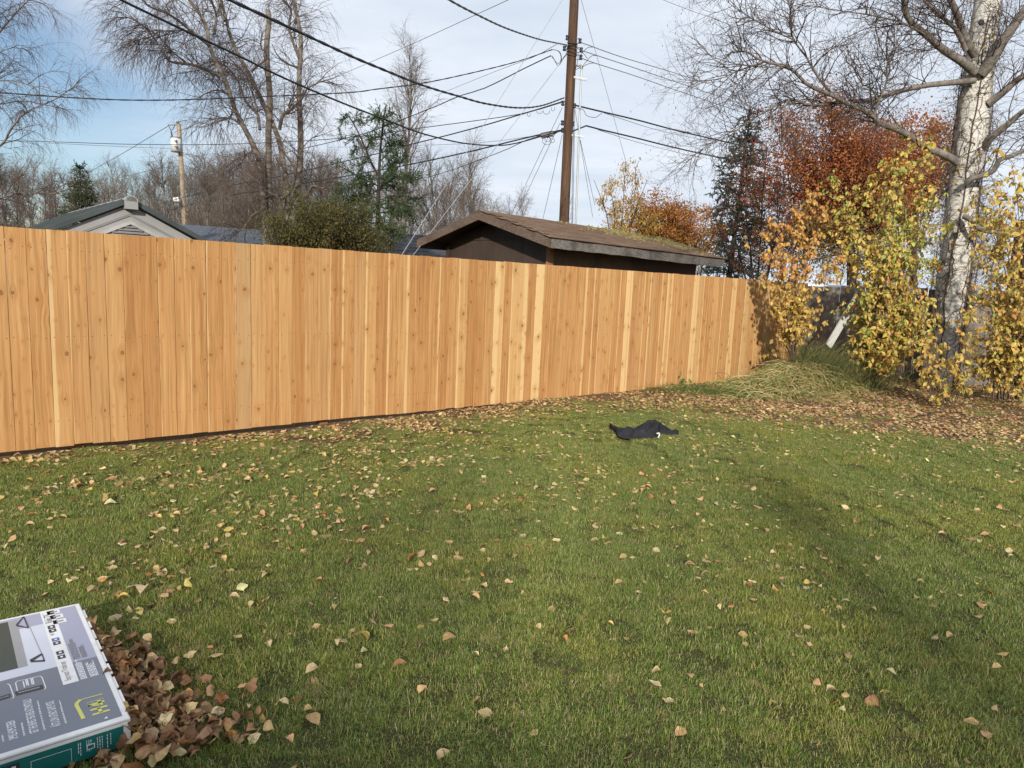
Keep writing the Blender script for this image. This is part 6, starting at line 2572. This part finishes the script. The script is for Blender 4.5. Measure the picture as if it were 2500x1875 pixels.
    o.matrix_local = Matrix.Translation(o_pos[o.name]) @ Matrix((tuple(e1 * (L_ * .225 / wd)), tuple(u), tuple(Z))).transposed().to_4x4()
    text('Roku TV', sa0 + L_ * .805, sb0 + w * .36, .034, inkg, .75, off=.0008)
    text('4K HDR', sa0 + L_ * .62, sb0 + w * .50, .022, inkg, .8)
    # remote controls in their frames
    for k, (pa, pb, pc, pd) in enumerate((((36, 1690), (40, 1699), (107, 1682), (104, 1672)), ((-20, 1708), (-18, 1717), (26, 1703), (25, 1694)))):
        poly_ab('printed_remote', [ab(*p) for p in (pa, pb, pc, pd)], dark, 2)
        q0, q1 = np.array(ab(*pa)), np.array(ab(*pd))
        q2 = np.array(ab(*pb))
        for i in range(7):
            c_ = q0 + (q1 - q0) * (.15 + .11 * i) + (q2 - q0) * .5
            rect('printed_button', c_[0] - .004, c_[1] - .004, c_[0] + .004, c_[1] + .004, grey, 3)
    for frame in ([(43, 1689), (38, 1668), (41, 1664), (98, 1651), (103, 1655), (112, 1680), (108, 1684)], [(18, 1670), (24, 1673), (34, 1701), (31, 1706)]):
        fr = [ab(*p) for p in frame]
        for p, q in zip(fr[:-1], fr[1:]):
            p, q = np.array(p), np.array(q)
            d = (q - p) / np.linalg.norm(q - p)
            nn = np.array([-d[1], d[0]]) * .0016
            poly_ab('printed_frame', [tuple(p - nn), tuple(q - nn), tuple(q + nn), tuple(p + nn)], ink, 1)
    for (x, y0, y1) in ((60, 1669, 1679), (66, 1664, 1674), (70, 1667, 1674), (79, 1659, 1672), (83, 1660, 1671)):
        a, b = ab(x, y1)
        a2, _ = ab(x, y0)
        rect('small_print', a, b - .0018, a + .05, b + .0018, ink, 1)
    # the model mark: bracket, H4, SERIES
    s4 = lambda x, y: (150 + x / 4.096, 1470 + y / 4.096)
    br = [s4(218, 1165), s4(185, 1100), s4(150, 1035), s4(155, 1012), s4(185, 985), s4(230, 970), s4(320, 946), s4(400, 924)]
    br = [ab(*p) for p in br]
    for i, (p, q) in enumerate(zip(br[:-1], br[1:])):
        p, q = np.array(p), np.array(q)
        d = (q - p) / np.linalg.norm(q - p)
        wid = .006 if i < 4 else .0025
        nn = np.array([-d[1], d[0]]) * wid
        poly_ab('printed_bracket', [tuple(p - nn - d * .004), tuple(q - nn + d * .004), tuple(q + nn + d * .004), tuple(p + nn - d * .004)], yell, 2 + .3 * (i % 2))
    def stroke(p, q, wid=.0052):
        p, q = np.array(ab(*p)), np.array(ab(*q))
        d = (q - p) / np.linalg.norm(q - p)
        nn = np.array([-d[1], d[0]]) * wid
        poly_ab('printed_numeral', [tuple(p - nn), tuple(q - nn), tuple(q + nn), tuple(p + nn)], yell, 2)
    stroke(s4(310, 1132), s4(485, 1080))
    stroke(s4(288, 1088), s4(460, 1038))
    stroke(s4(372, 1062), s4(400, 1105))
    stroke(s4(262, 1042), s4(430, 990))
    stroke(s4(262, 1042), s4(390, 1030), .004)
    stroke(s4(372, 985), s4(402, 1032))
    a, b = ab(*s4(425, 958))
    a2, b2 = ab(*s4(250, 1012))
    o = text('SERIES', a, b, .012, yell)
    wd = max(v.co.x for v in o.data.vertices)
    o.matrix_local = Matrix.Translation(o_pos[o.name]) @ Matrix((tuple(u * ((b2 - b) / wd)), tuple(-e1), tuple(Z))).transposed().to_4x4()
    # scuffs down to bare card
    for pxs in ([(292, 1739), (297, 1732), (304, 1729), (299, 1735)], [(254, 1757), (260, 1750), (264, 1754)], [(122, 1777), (124, 1774), (125, 1777)]):
        poly_ab('torn_patch', [ab(x, y) for x, y in pxs], white, 3)
    # near side: teal sheet, dark line under the lid, tiles and small print
    def side(name, b0_, z0, b1_, z1, mat, lay):
        off = -e1 * (.0008 + .0006 * lay)
        mb = MB()
        q = [corner(0, b0_, z0) + off, corner(0, b1_, z0) + off, corner(0, b1_, z1) + off, corner(0, b0_, z1) + off]
        if np.cross(q[1] - q[0], q[2] - q[0]) @ e1 > 0:
            q = q[::-1]
        mb.poly(q, [(0, 1, 2, 3)])
        return mb_obj(name, mb, mat, root)
    top = BOXZ
    side('printed_side', .022, bz + .004, LB - .02, top - .024, teal, 0)
    side('lid_gap', .002, top - .0115, LB, top - .0095, inkg, 0)
    for r in range(3):
        for c_ in range(3):
            b = .315 + c_ * .036
            z = top - .034 - r * .034
            mt = (white if (r, c_) == (1, 1) else navy if (r + c_) % 2 else dark)
            side('printed_tile', b, z - .031, b + .033, z, mt, 1)
            if (r, c_) != (1, 1):
                side('printed_tile_mark', b + .010, z - .020, b + .022, z - .009, ink if (r, c_) in ((0, 0), (0, 2)) else teal, 2)
    for b in (.175, .285):
        side('printed_frame', b, bz + .01, b + .0012, top - .045, ink, 1)
    side('printed_frame', .176, top - .047, .285, top - .0455, ink, 1)
    g = random.Random(4)
    for b in (.060, .070, .085, .092, .099, .118, .124, .130, .148, .154):
        z = top - .036
        mb = MB()
        while z > bz + .03:
            d = g.uniform(.004, .012)
            off = -e1 * .0014
            q = [corner(0, b, z - d) + off, corner(0, b + .0022, z - d) + off, corner(0, b + .0022, z) + off, corner(0, b, z) + off]
            if np.cross(q[1] - q[0], q[2] - q[0]) @ e1 > 0:
                q = q[::-1]
            mb.poly(q, [(0, 1, 2, 3)])
            z -= d + .003
        o = mb_obj('small_print', mb, ink, root)
        o['kind'] = 'stuff'
    side('printed_badge', .108, bz + .034, .132, bz + .052, ink, 1)
    side('printed_badge', .111, bz + .037, .129, bz + .049, teal, 2)
    return N, e1, u, LA, LB


BN, BE, BU, BLA, BLB = make_box()


def in_box(x, y, pad=0.0):
    a = (x - BN[0]) * BE[0] + (y - BN[1]) * BE[1]
    b = (x - BN[0]) * BU[0] + (y - BN[1]) * BU[1]
    return (a > -pad) & (a < BLA + pad) & (b > -pad) & (b < BLB + pad)


# ------------------------------------------------------------------ black jacket lying on the lawn
def make_jacket():
    c = G(1572, 1062, .03)
    base = np.array([c[0], c[1], gz(c[0], c[1])])
    k6 = lambda pts: np.array([(1460 + x / 10.05, 1010 + y / 10.05) for x, y in pts])
    top = k6([(285, 330), (340, 297), (440, 345), (600, 338), (760, 345), (900, 348), (1050, 262), (1250, 172), (1420, 130), (1500, 218), (1650, 300), (1700, 355), (1850, 430), (1970, 490)])
    bot = k6([(285, 345), (340, 400), (430, 460), (480, 565), (600, 600), (800, 622), (900, 598), (1200, 590), (1400, 592), (1478, 588), (1510, 500), (1600, 505), (1750, 518), (1920, 542), (1970, 505)])
    xs = np.linspace(top[0, 0], top[-1, 0], 110)
    yt = np.interp(xs, top[:, 0], top[:, 1])
    yb = np.interp(xs, bot[:, 0], bot[:, 1])
    hh = np.interp(xs, k6([(285, 0), (340, 0), (440, 0), (900, 0), (1100, 0), (1420, 0), (1550, 0), (1700, 0), (1970, 0)])[:, 0], [.05, .085, .06, .065, .12, .185, .12, .075, .03])
    rows = []
    for i in range(len(xs)):
        f = G(xs[i], yb[i], base[2] + .012)
        cr_ = G(xs[i], yt[i], base[2] + hh[i])
        if cr_[1] < f[1] + .05:
            cr_ = P(xs[i], yt[i], f[1] + .05)
        bk = cr_ + np.array([0, .10, 0])
        bk[2] = base[2] + .008
        row = []
        for v in np.linspace(0, 1, 22):
            e = v ** .8
            q = f * (1 - e) + cr_ * e
            rise = (1 - (1 - min(1, v * 1.3)) ** 2.2)
            q[2] = f[2] + (cr_[2] - f[2]) * (rise * .45 + e * .55)
            q[2] += math.sin(math.pi * min(1, v)) * (.030 * math.sin(xs[i] * .10 + v * 9.0) + .022 * math.sin(xs[i] * .055 - v * 14.0 + 1.0) + .006 * math.sin(xs[i] * .33 + v * 17))
            row.append(q)
        for v in (.15, .4, .7, 1.0):
            q = cr_ * (1 - v) + bk * v
            q[2] = cr_[2] + (bk[2] - cr_[2]) * v ** 1.5
            row.append(q)
        rows.append(row)
    V = np.array(rows)
    nx, ny = V.shape[:2]
    V = V.reshape(-1, 3)
    idx = np.arange(nx * ny).reshape(nx, ny)
    q = np.stack([idx[:-1, :-1], idx[1:, :-1], idx[1:, 1:], idx[:-1, 1:]], -1).reshape(-1, 4)
    t = NT('black_fleece')
    n = t.noise(t.pos(), 180, 3, .7)
    b = t.noise(t.pos(), 14, 4, .6)
    t.base(t.ramp(b, [(.3, (.016, .016, .019)), (.7, (.034, .034, .040))])).rough(.95, .12)
    t.bump(n, .25, .002)
    root = empty('black_jacket', tuple(base), 'crumpled black fleece jacket lying on the leafy lawn', 'jacket')
    o = add('cloth', mesh_np('cloth', V - base, [q], t.mat, True), root)
    md = o.modifiers.new('thick', 'SOLIDIFY')
    md.thickness = .006
    md.offset = -1
    sub = o.modifiers.new('sub', 'SUBSURF')
    sub.levels = 1
    sub.render_levels = 1
    wm = simple('label_white', (.62, .62, .62), .7)
    for k, (px, py, w, h, r) in enumerate(((1606, 1057, .03, .012, .3), (1609, 1061, .014, .03, .1), (1607, 1066, .012, .02, -.3))):
        mb = MB()
        p = G(px, py, base[2] + (.085, .062, .04)[k]) - np.array([0, .012, 0])
        mb.box(p, w, .004, h, (np.array([math.cos(r), 0, math.sin(r)]), np.array([0, 1., 0]), np.array([-math.sin(r), 0, math.cos(r)])))
        mb_obj('label', mb, wm, root)


make_jacket()


# ------------------------------------------------------------------ grass
def grass_material():
    t = NT('grass_blade')
    a = t.node('ShaderNodeAttribute', attribute_name='tint')
    p = t.pos()
    n = t.noise(p, 0.9, 4, .6)
    n2 = t.noise(p, 5.0, 4, .65)
    c = a.outputs['Color']
    c = t.mix(t.mrange(n, .42, .68, 0, .55), c, t.mix(1.0, c, (1.45, 1.18, .9), 'MULTIPLY'))
    n3 = t.noise(p, 14.0, 3, .6)
    c = t.mix(t.mrange(n2, .56, .70, 0, .6), c, (.36, .30, .13))
    c = t.mix(t.mrange(n3, .57, .72, 0, .45), c, (.09, .145, .03))
    c = t.mix(t.mrange(n2, .42, .28, 0, .45), c, (.075, .12, .03))
    t.base(c).rough(.5, .3)
    tr = t.node('ShaderNodeBsdfTranslucent')
    t.l.new(c, tr.inputs[0])
    mx = t.node('ShaderNodeMixShader')
    mx.inputs[0].default_value = .3
    t.l.new(t.b.outputs[0], mx.inputs[1])
    t.l.new(tr.outputs[0], mx.inputs[2])
    t.l.new(mx.outputs[0], t.out.inputs[0])
    return t.mat


def make_grass():
    gm = grass_material()
    col = bpy.data.collections.new('grass_patches')
    S = .42
    for k in range(6):
        n = 5200
        x, y = rng.uniform(-S / 2, S / 2, (2, n))
        cl = np.sin(x * 31 + k) * np.cos(y * 27 + 2 * k)
        a = rng.uniform(0, 6.28, n)
        ln = (.009 + .026 * rng.random(n) ** 1.9) * (1 + .3 * cl)
        lean = rng.uniform(.15, 1.3, n)
        w = rng.uniform(.0006, .0011, n)
        d = np.stack([np.cos(a), np.sin(a), np.zeros(n)], -1)
        sd = np.stack([-np.sin(a), np.cos(a), np.zeros(n)], -1)
        b = np.stack([x, y, np.full(n, -.004)], -1)
        m = b + np.stack([d[:, 0] * ln * .35 * lean, d[:, 1] * ln * .35 * lean, ln * .62], -1)
        e = b + np.stack([d[:, 0] * ln * .9 * lean, d[:, 1] * ln * .9 * lean, ln * (1.02 - .22 * lean)], -1)
        V = np.stack([b - sd * w[:, None], b + sd * w[:, None], m + sd * w[:, None] * .85, m - sd * w[:, None] * .85, e], 1).reshape(-1, 3)
        o5 = np.arange(n)[:, None] * 5
        Q = o5 + np.array([0, 1, 2, 3])
        T = o5 + np.array([3, 2, 4])
        tint = pick([(.18, .265, .046), (.235, .30, .062), (.125, .20, .033), (.33, .335, .10), (.10, .165, .028)], n, .30)
        dry = rng.random(n) < .15
        tint[dry] = pick([(.60, .52, .30), (.46, .38, .19), (.34, .26, .12)], int(dry.sum()), .15)
        me = mesh_np('grass_patch', V, [Q, T], gm, False, np.repeat(tint, 5, axis=0))
        o = bpy.data.objects.new('grass_patch_%d' % k, me)
        col.objects.link(o)
    # where the patches stand
    step = .30
    pts, rot, scl, ids = [], [], [], []
    for x in np.arange(-9, 13, step):
        for y in np.arange(.6, 15, step):
            px_, py_ = x + rng.uniform(-.06, .06), y + rng.uniform(-.06, .06)
            s, o = fence_so(px_, py_)
            if o > -.07:
                continue
            if abs(px_) > .80 * py_ + 1.6:
                continue
            if in_box(px_, py_, -.05) and in_box(px_ - .1, py_ - .1, -.05):
                continue
            L = float(litter(np.array(px_), np.array(py_)))
            if rng.random() < max(0, L - .35) * 1.15:
                continue
            if (px_ - GC[0]) * GNV[0] + (py_ - GC[1]) * GNV[1] < .15:
                continue
            pts.append((px_, py_, float(gz(px_, py_))))
            rot.append(rng.integers(0, 4) * math.pi / 2 + rng.uniform(-.3, .3))
            scl.append((1.0 - .35 * L) * rng.uniform(.85, 1.15))
            ids.append(int(rng.integers(0, 6)))
    me = bpy.data.meshes.new('lawn_grass')
    me.from_pydata(pts, [], [])
    for nm, typ, data in (('rotz', 'FLOAT', rot), ('scl', 'FLOAT', scl), ('pid', 'INT', ids)):
        at = me.attributes.new(nm, typ, 'POINT')
        at.data.foreach_set('value', data)
    o = add('lawn_grass', me)
    tag(o, 'short green and straw coloured blades of the mown lawn', 'grass', kind='stuff')
    ng = bpy.data.node_groups.new('scatter_grass', 'GeometryNodeTree')
    ng.interface.new_socket('Geometry', in_out='INPUT', socket_type='NodeSocketGeometry')
    ng.interface.new_socket('Geometry', in_out='OUTPUT', socket_type='NodeSocketGeometry')
    gi, go = ng.nodes.new('NodeGroupInput'), ng.nodes.new('NodeGroupOutput')
    ci = ng.nodes.new('GeometryNodeCollectionInfo')
    ci.inputs['Collection'].default_value = col
    ci.inputs['Separate Children'].default_value = True
    ci.inputs['Reset Children'].default_value = True
    ip = ng.nodes.new('GeometryNodeInstanceOnPoints')
    ip.inputs['Pick Instance'].default_value = True
    def attr(nm, typ):
        n = ng.nodes.new('GeometryNodeInputNamedAttribute')
        n.data_type = typ
        n.inputs['Name'].default_value = nm
        return n.outputs['Attribute']
    cx = ng.nodes.new('ShaderNodeCombineXYZ')
    lk = ng.links
    lk.new(attr('rotz', 'FLOAT'), cx.inputs[2])
    lk.new(gi.outputs[0], ip.inputs['Points'])
    lk.new(ci.outputs[0], ip.inputs['Instance'])
    lk.new(attr('pid', 'INT'), ip.inputs['Instance Index'])
    lk.new(cx.outputs[0], ip.inputs['Rotation'])
    lk.new(attr('scl', 'FLOAT'), ip.inputs['Scale'])
    lk.new(ip.outputs[0], go.inputs[0])
    md = o.modifiers.new('scatter', 'NODES')
    md.node_group = ng


make_grass()


# ------------------------------------------------------------------ fallen leaves
def fallen_leaves():
    shapes = [leaf_mesh('fallen_leaf', M['dryleafo'], 1, w, c, f, s + 40, 6, .038) for s, (w, c, f) in
              enumerate(((.72, .14, .14), (.80, -.10, .10), (.66, .22, .30), (.74, .08, .50), (.84, -.22, .18), (.68, .05, -.22)))]
    crisp = [leaf_mesh('fallen_leaf', M['dryleafo'], 1, w, c, f, s_ + 80, 6, .085) for s_, (w, c, f) in enumerate(((.70, .25, .3), (.78, -.2, .2), (.62, .40, .6), (.74, .10, .8), (.82, -.34, .3), (.66, .05, -.4)))]
    TAN = [(.54, .39, .19), (.58, .44, .23), (.48, .33, .15), (.52, .35, .17), (.62, .50, .28)]
    BRN = [(.42, .25, .125), (.48, .30, .16), (.36, .205, .10), (.54, .36, .205)]
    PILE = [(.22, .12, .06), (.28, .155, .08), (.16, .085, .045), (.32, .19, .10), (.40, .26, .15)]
    YEL = [(.62, .46, .13), (.64, .50, .20), (.58, .41, .12)]
    ORA = [(.50, .24, .08), (.46, .21, .09)]
    pos, sz, kind = [], [], []
    # lawn: random points, kept by the local cover
    n = 200000
    y = .9 + 13.6 * np.sqrt(rng.random(n))
    x = (rng.random(n) * 2 - 1) * (.80 * y + .8)
    w_area = 2 * np.trapz(.80 * np.linspace(.9, 14.5, 50) + .8, np.linspace(.9, 14.5, 50)) / n
    L = litter(x, y)
    clump = np.clip(np.sin(x * 2.3 + np.sin(y * 1.7) * 2) * np.cos(y * 2.1 + np.sin(x * 1.3)), -1, 1)
    s, o = fence_so(x, y)
    near_f = sstep(-5.0, -.6, o)
    left = sstep(2.0, -3.0, x)
    dens = 38 + 85 * near_f * (1 + .5 * clump) + 75 * sstep(-2.6, -.5, o) + 30 * sstep(5, 8, y) + 640 * L ** 1.6
    dens = dens * np.clip(1 + .7 * clump + .5 * np.sin(x * 5.1 + 2 * np.sin(y * 3.3)) * np.sin(y * 4.7 + x), .15, 3)
    k = (rng.random(n) < dens * w_area) & (o < -.02) & ~in_box(x, y, .02)
    k &= ((x - GC[0]) * GNV[0] + (y - GC[1]) * GNV[1] > .02)
    x, y, L = x[k], y[k], L[k]
    z = gz(x, y) + rng.uniform(.009, .025, len(x)) * (1 - .3 * L)
    pos.append(np.stack([x, y, z], -1))
    sz.append(rng.uniform(.026, .062, len(x)) * np.where(rng.random(len(x)) < .12, 1.25, 1.0))
    kind.append(np.zeros(len(x), int))
    # drift against the box: the wedge right of it, and along its near side
    m = 520
    u1 = rng.random(m)
    a = BLA * (.80 - .98 * u1)
    wd = np.interp(a, [-.2, .0, .3, .6, .84], [.40, .30, .22, .16, .08])
    b = -.01 - wd * np.abs(rng.normal(0, .55, m))
    h = .085 * np.clip(1 + b / np.maximum(wd, .01), 0, 1) * rng.random(m) ** .7
    X = BN[0] + BE[0] * a + BU[0] * b
    Y = BN[1] + BE[1] * a + BU[1] * b
    pos.append(np.stack([X, Y, gz(X, Y) + .022 + h], -1))
    sz.append(rng.uniform(.030, .064, m))
    kind.append(np.ones(m, int))
    m = 110
    a = -.015 - .16 * rng.random(m) ** 1.3
    b = rng.uniform(-.05, .75, m)
    h = .05 * rng.random(m) * np.clip(1 + a / .17, 0, 1)
    X = BN[0] + BE[0] * a + BU[0] * b
    Y = BN[1] + BE[1] * a + BU[1] * b
    pos.append(np.stack([X, Y, gz(X, Y) + .02 + h], -1))
    sz.append(rng.uniform(.045, .075, m))
    kind.append(np.ones(m, int))
    pos, sz, kind = np.vstack(pos), np.concatenate(sz), np.concatenate(kind)
    n = len(pos)
    tilt = np.where(kind == 1, 1.0, .30)[:, None]
    up = nrm(np.stack([rng.normal(0, 1, n), rng.normal(0, 1, n), np.zeros(n)], -1) * tilt * np.abs(rng.normal(0, 1, (n, 1))) + np.array([0, 0, 1.]))
    ax = rng.normal(size=(n, 3))
    ax = nrm(ax - (ax * up).sum(1, keepdims=True) * up)
    sd = np.cross(ax, up)
    flip = rng.random(n) < .4
    up[flip] *= -1
    sd[flip] *= -1
    rot = np.stack([sd, ax, up], -1)
    tint = pick(TAN, n, .14)
    r = rng.random(n)
    Lp = litter(pos[:, 0], pos[:, 1])
    isb = r < np.where(kind == 1, .78, .14 + .34 * Lp)
    tint[isb] = pick(BRN, int(isb.sum()), .16)
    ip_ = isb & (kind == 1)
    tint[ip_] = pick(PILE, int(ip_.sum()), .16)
    r2 = rng.random(n)
    isy = (r2 < .11 - .06 * Lp) & ~(kind == 1)
    tint[isy] = pick(YEL, int(isy.sum()), .12)
    iso = (r2 > .96)
    tint[iso] = pick(ORA, int(iso.sum()), .12)
    # the leaves that show largest become single things
    v = pos - _C
    dep = v @ _F
    pxx = 1250 + FPX * (v @ _R) / dep
    pyy = 937.5 - FPX * (v @ _U) / dep
    inside = (pxx > -15) & (pxx < 2515) & (pyy < 1890) & (dep > .5)
    app = np.where(inside, sz / dep, 0)
    order = np.argsort(-app)
    single = order[:300]
    rest = order[300:]
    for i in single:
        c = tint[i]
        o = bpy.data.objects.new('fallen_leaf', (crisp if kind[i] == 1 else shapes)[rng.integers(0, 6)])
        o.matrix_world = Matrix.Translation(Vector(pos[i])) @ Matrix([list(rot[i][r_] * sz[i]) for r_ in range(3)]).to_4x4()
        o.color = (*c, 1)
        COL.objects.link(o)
        pose = ('large ' if sz[i] > .056 else 'small ' if sz[i] < .040 else '') + ('upturned ' if abs(up[i][2]) < .62 else 'tilted ' if abs(up[i][2]) < .88 else 'flat ')
        cn = pose + 'yellow' if isy[i] and not iso[i] else pose + 'orange brown' if iso[i] else pose + 'dark brown' if isb[i] else pose + 'pale tan'
        if kind[i] == 1:
            near = (pos[i][0] - BN[0]) * BE[0] + (pos[i][1] - BN[1]) * BE[1] < -.015
            lab = cn + (' dry leaf in the pile before the teal side of the box' if near else ' dry leaf in the pile beside the right edge of the box')
            grp = 'leaves piled against the television box'
        else:
            fr = 'left' if pxx[i] < 830 else 'centre' if pxx[i] < 1670 else 'right'
            lab = cn + ' fallen leaf lying on the near lawn, ' + fr + ' of the picture'
            grp = 'leaves scattered on the near lawn'
        tag(o, lab, 'leaf', grp)
    farl = rest[(dep[rest] > 6.0) | ~inside[rest]]
    rest = rest[(dep[rest] <= 6.0) & inside[rest]]
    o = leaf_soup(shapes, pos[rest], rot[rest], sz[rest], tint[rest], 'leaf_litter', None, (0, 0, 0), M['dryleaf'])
    R_, S_ = rot[farl], sz[farl][:, None]
    p_ = pos[farl]
    cv = rng.uniform(.1, .7, (len(farl), 1))
    hw = S_ * rng.uniform(.3, .42, (len(farl), 1))
    a0, a1 = p_ - R_[:, :, 1] * S_ * .5, p_ + R_[:, :, 1] * S_ * .5 + R_[:, :, 2] * S_ * .12
    V = np.stack([a0, p_ + R_[:, :, 0] * hw + R_[:, :, 2] * hw * cv, a1, p_ - R_[:, :, 0] * hw + R_[:, :, 2] * hw * cv * .6], 1).reshape(-1, 3)
    b4 = np.arange(len(farl))[:, None] * 4
    o2 = add('far_leaf_litter', mesh_np('far_leaf_litter', V, [np.vstack([b4 + np.array([0, 1, 2]), b4 + np.array([0, 2, 3])])], M['dryleaf'], False, np.repeat(tint[farl], 4, axis=0)))
    tag(o2, 'dense brown leaf litter along the fence foot and under the birch', 'leaf litter', kind='stuff')
    tag(o, 'smaller fallen leaves strewn over the near half of the lawn', 'leaf litter', kind='stuff')


fallen_leaves()


# ------------------------------------------------------------------ the house and a spruce behind the viewer, which shade the near lawn
def home():
    c = np.array([-3.0, -8.3, 0])
    X = nrm(np.array([1.0, -.22, 0]))
    Yv = np.array([-X[1], X[0], 0])
    Z = np.array([0, 0, 1.])
    root = empty('home', tuple(c), 'single storey house behind the viewer whose roof shades the near lawn', 'house')
    wm = simple('home_siding', (.45, .43, .40), .8, .08)
    rm = simple('home_roof', (.09, .085, .08), .9, .2)
    lx, ly, eave, ridge = 19.0, 6.4, 2.7, 4.42
    mb = MB()
    ring = [c - X * lx / 2 - Yv * ly / 2, c + X * lx / 2 - Yv * ly / 2, c + X * lx / 2 + Yv * ly / 2, c - X * lx / 2 + Yv * ly / 2]
    mb.prism(ring, [p + Z * eave for p in ring])
    mb_obj('wall', mb, wm, root)
    for sy in (-1, 1):
        mb = MB()
        e = c + Yv * sy * (ly / 2 + .5) + Z * (eave - .25)
        r = c + Z * ridge
        ring = [e - X * (lx / 2 + .4), r - X * (lx / 2 + .4), r - X * (lx / 2 + .4) + Z * .1, e - X * (lx / 2 + .4) + Z * .1]
        mb.prism(ring, [p + X * (lx + .8) for p in ring])
        mb_obj('roof', mb, rm, root)
    for i in (-.32, -.05, .25, .4):
        mb = MB()
        mb.box(c + X * lx * i + Yv * (ly / 2 + .02) + Z * 1.5, 1.3, .05, 1.1, (X, Yv, Z))
        mb_obj('window', mb, M['steeldark'], root)


home()
spruce('garden_spruce', 'spruce behind the house of the viewer whose top shades the right lawn', np.array([0.95, -12.9, 0]), 8.0, 1.5, 90, .14, (.045, .070, .032), .3)


def garden_birches():
    g = random.Random(8)
    for i, (x, y, h) in enumerate(((-6.6, -14.2, 8.4), (-2.2, -14.8, 8.2))):
        z = np.linspace(0, h, 20)
        pts = np.stack([x + np.cumsum(rng.normal(0, .03, 20)), y + np.cumsum(rng.normal(0, .03, 20)), z], -1)
        rad = np.linspace(.14, .015, 20)
        tw = Tubes()
        p1, r1 = grow([(pts[4:], rad[4:])], 60, (.0, .98), (1.2, 2.8), (30, 65), -.01, 8, .12, (.02, .035), up=.25)
        tw.addm(p1, r1, 4)
        p2, r2 = grow(plist(p1, r1), 420, (.15, 1), (.5, 1.2), (20, 60), .03, 6, .15, (.009, .015))
        tw.addm(p2, r2, 3)
        base = pts[0].copy()
        tree_from('garden_birch', ('left one of two bare birches behind the viewer', 'right one of two bare birches behind the viewer')[i],
                  'tree', base, [(pts, rad)], [], tw, M['birchfar'], M['limb'], M['twig'], 'bare birches behind the viewer')


garden_birches()


# ------------------------------------------------------------------ pieces of parts go under their part
def regroup():
    rules = {'television_box': {'printed_icon': 'printed_strip', 'printed_icon_glyph': 'printed_strip', 'printed_rule': 'printed_strip', 'printed_tile': 'printed_side', 'printed_tile_mark': 'printed_side', 'printed_badge': 'printed_side',
                                'printed_screen_tile': 'printed_screen', 'flap_tab': 'carton', 'lid_gap': 'carton', 'torn_patch': 'carton', 'printed_seal_mark': 'printed_seal'},
             'transformer_pole': {'lid': 'transformer', 'base_rim': 'transformer', 'lug': 'transformer', 'bushing': 'transformer', 'meter_base': 'meter_box'},
             'utility_pole': {'weatherhead': 'conduit', 'bracket': 'conduit'},
             'splice_case': {'clamp': 'case', 'end_boot': 'case'},
             'brown_shed': {'shingle': 'roof_deck', 'moss': 'roof_deck', 'ridge_cap': 'roof_deck'},
             'resin_shed': {'roof_rib': 'roof_panel', 'skylight': 'roof_panel', 'vent_slat': 'gable_wall', 'moulded_groove': 'gable_wall', 'moulded_rib': 'gable_wall'},
             'deck_house': {'baluster': 'rail', 'door': 'wall'}, 'black_jacket': {'label': 'cloth'},
             'near_birch': {'burl': 'trunk', 'vine': 'trunk', 'vine_leaves': 'trunk', 'catkins': 'crown'},
             'home': {'window': 'wall'}, 'slate_roof_house': {'window': 'wall', 'shingle_courses': 'roof'}, 'dark_roof_house': {'window': 'wall', 'shingle_courses': 'roof'}, 'mountain_ash': {'berries': 'twigs'}}
    for rn, mp in rules.items():
        root = bpy.data.objects.get(rn)
        if root is None:
            continue
        ch = list(root.children)
        first = {}
        for c in ch:
            first.setdefault(c.name.split('.')[0], c)
        for c in ch:
            tgt = mp.get(c.name.split('.')[0])
            if tgt and tgt in first and first[tgt] is not c:
                ml = c.matrix_basis.copy()
                c.parent = first[tgt]
                c.matrix_basis = ml


regroup()
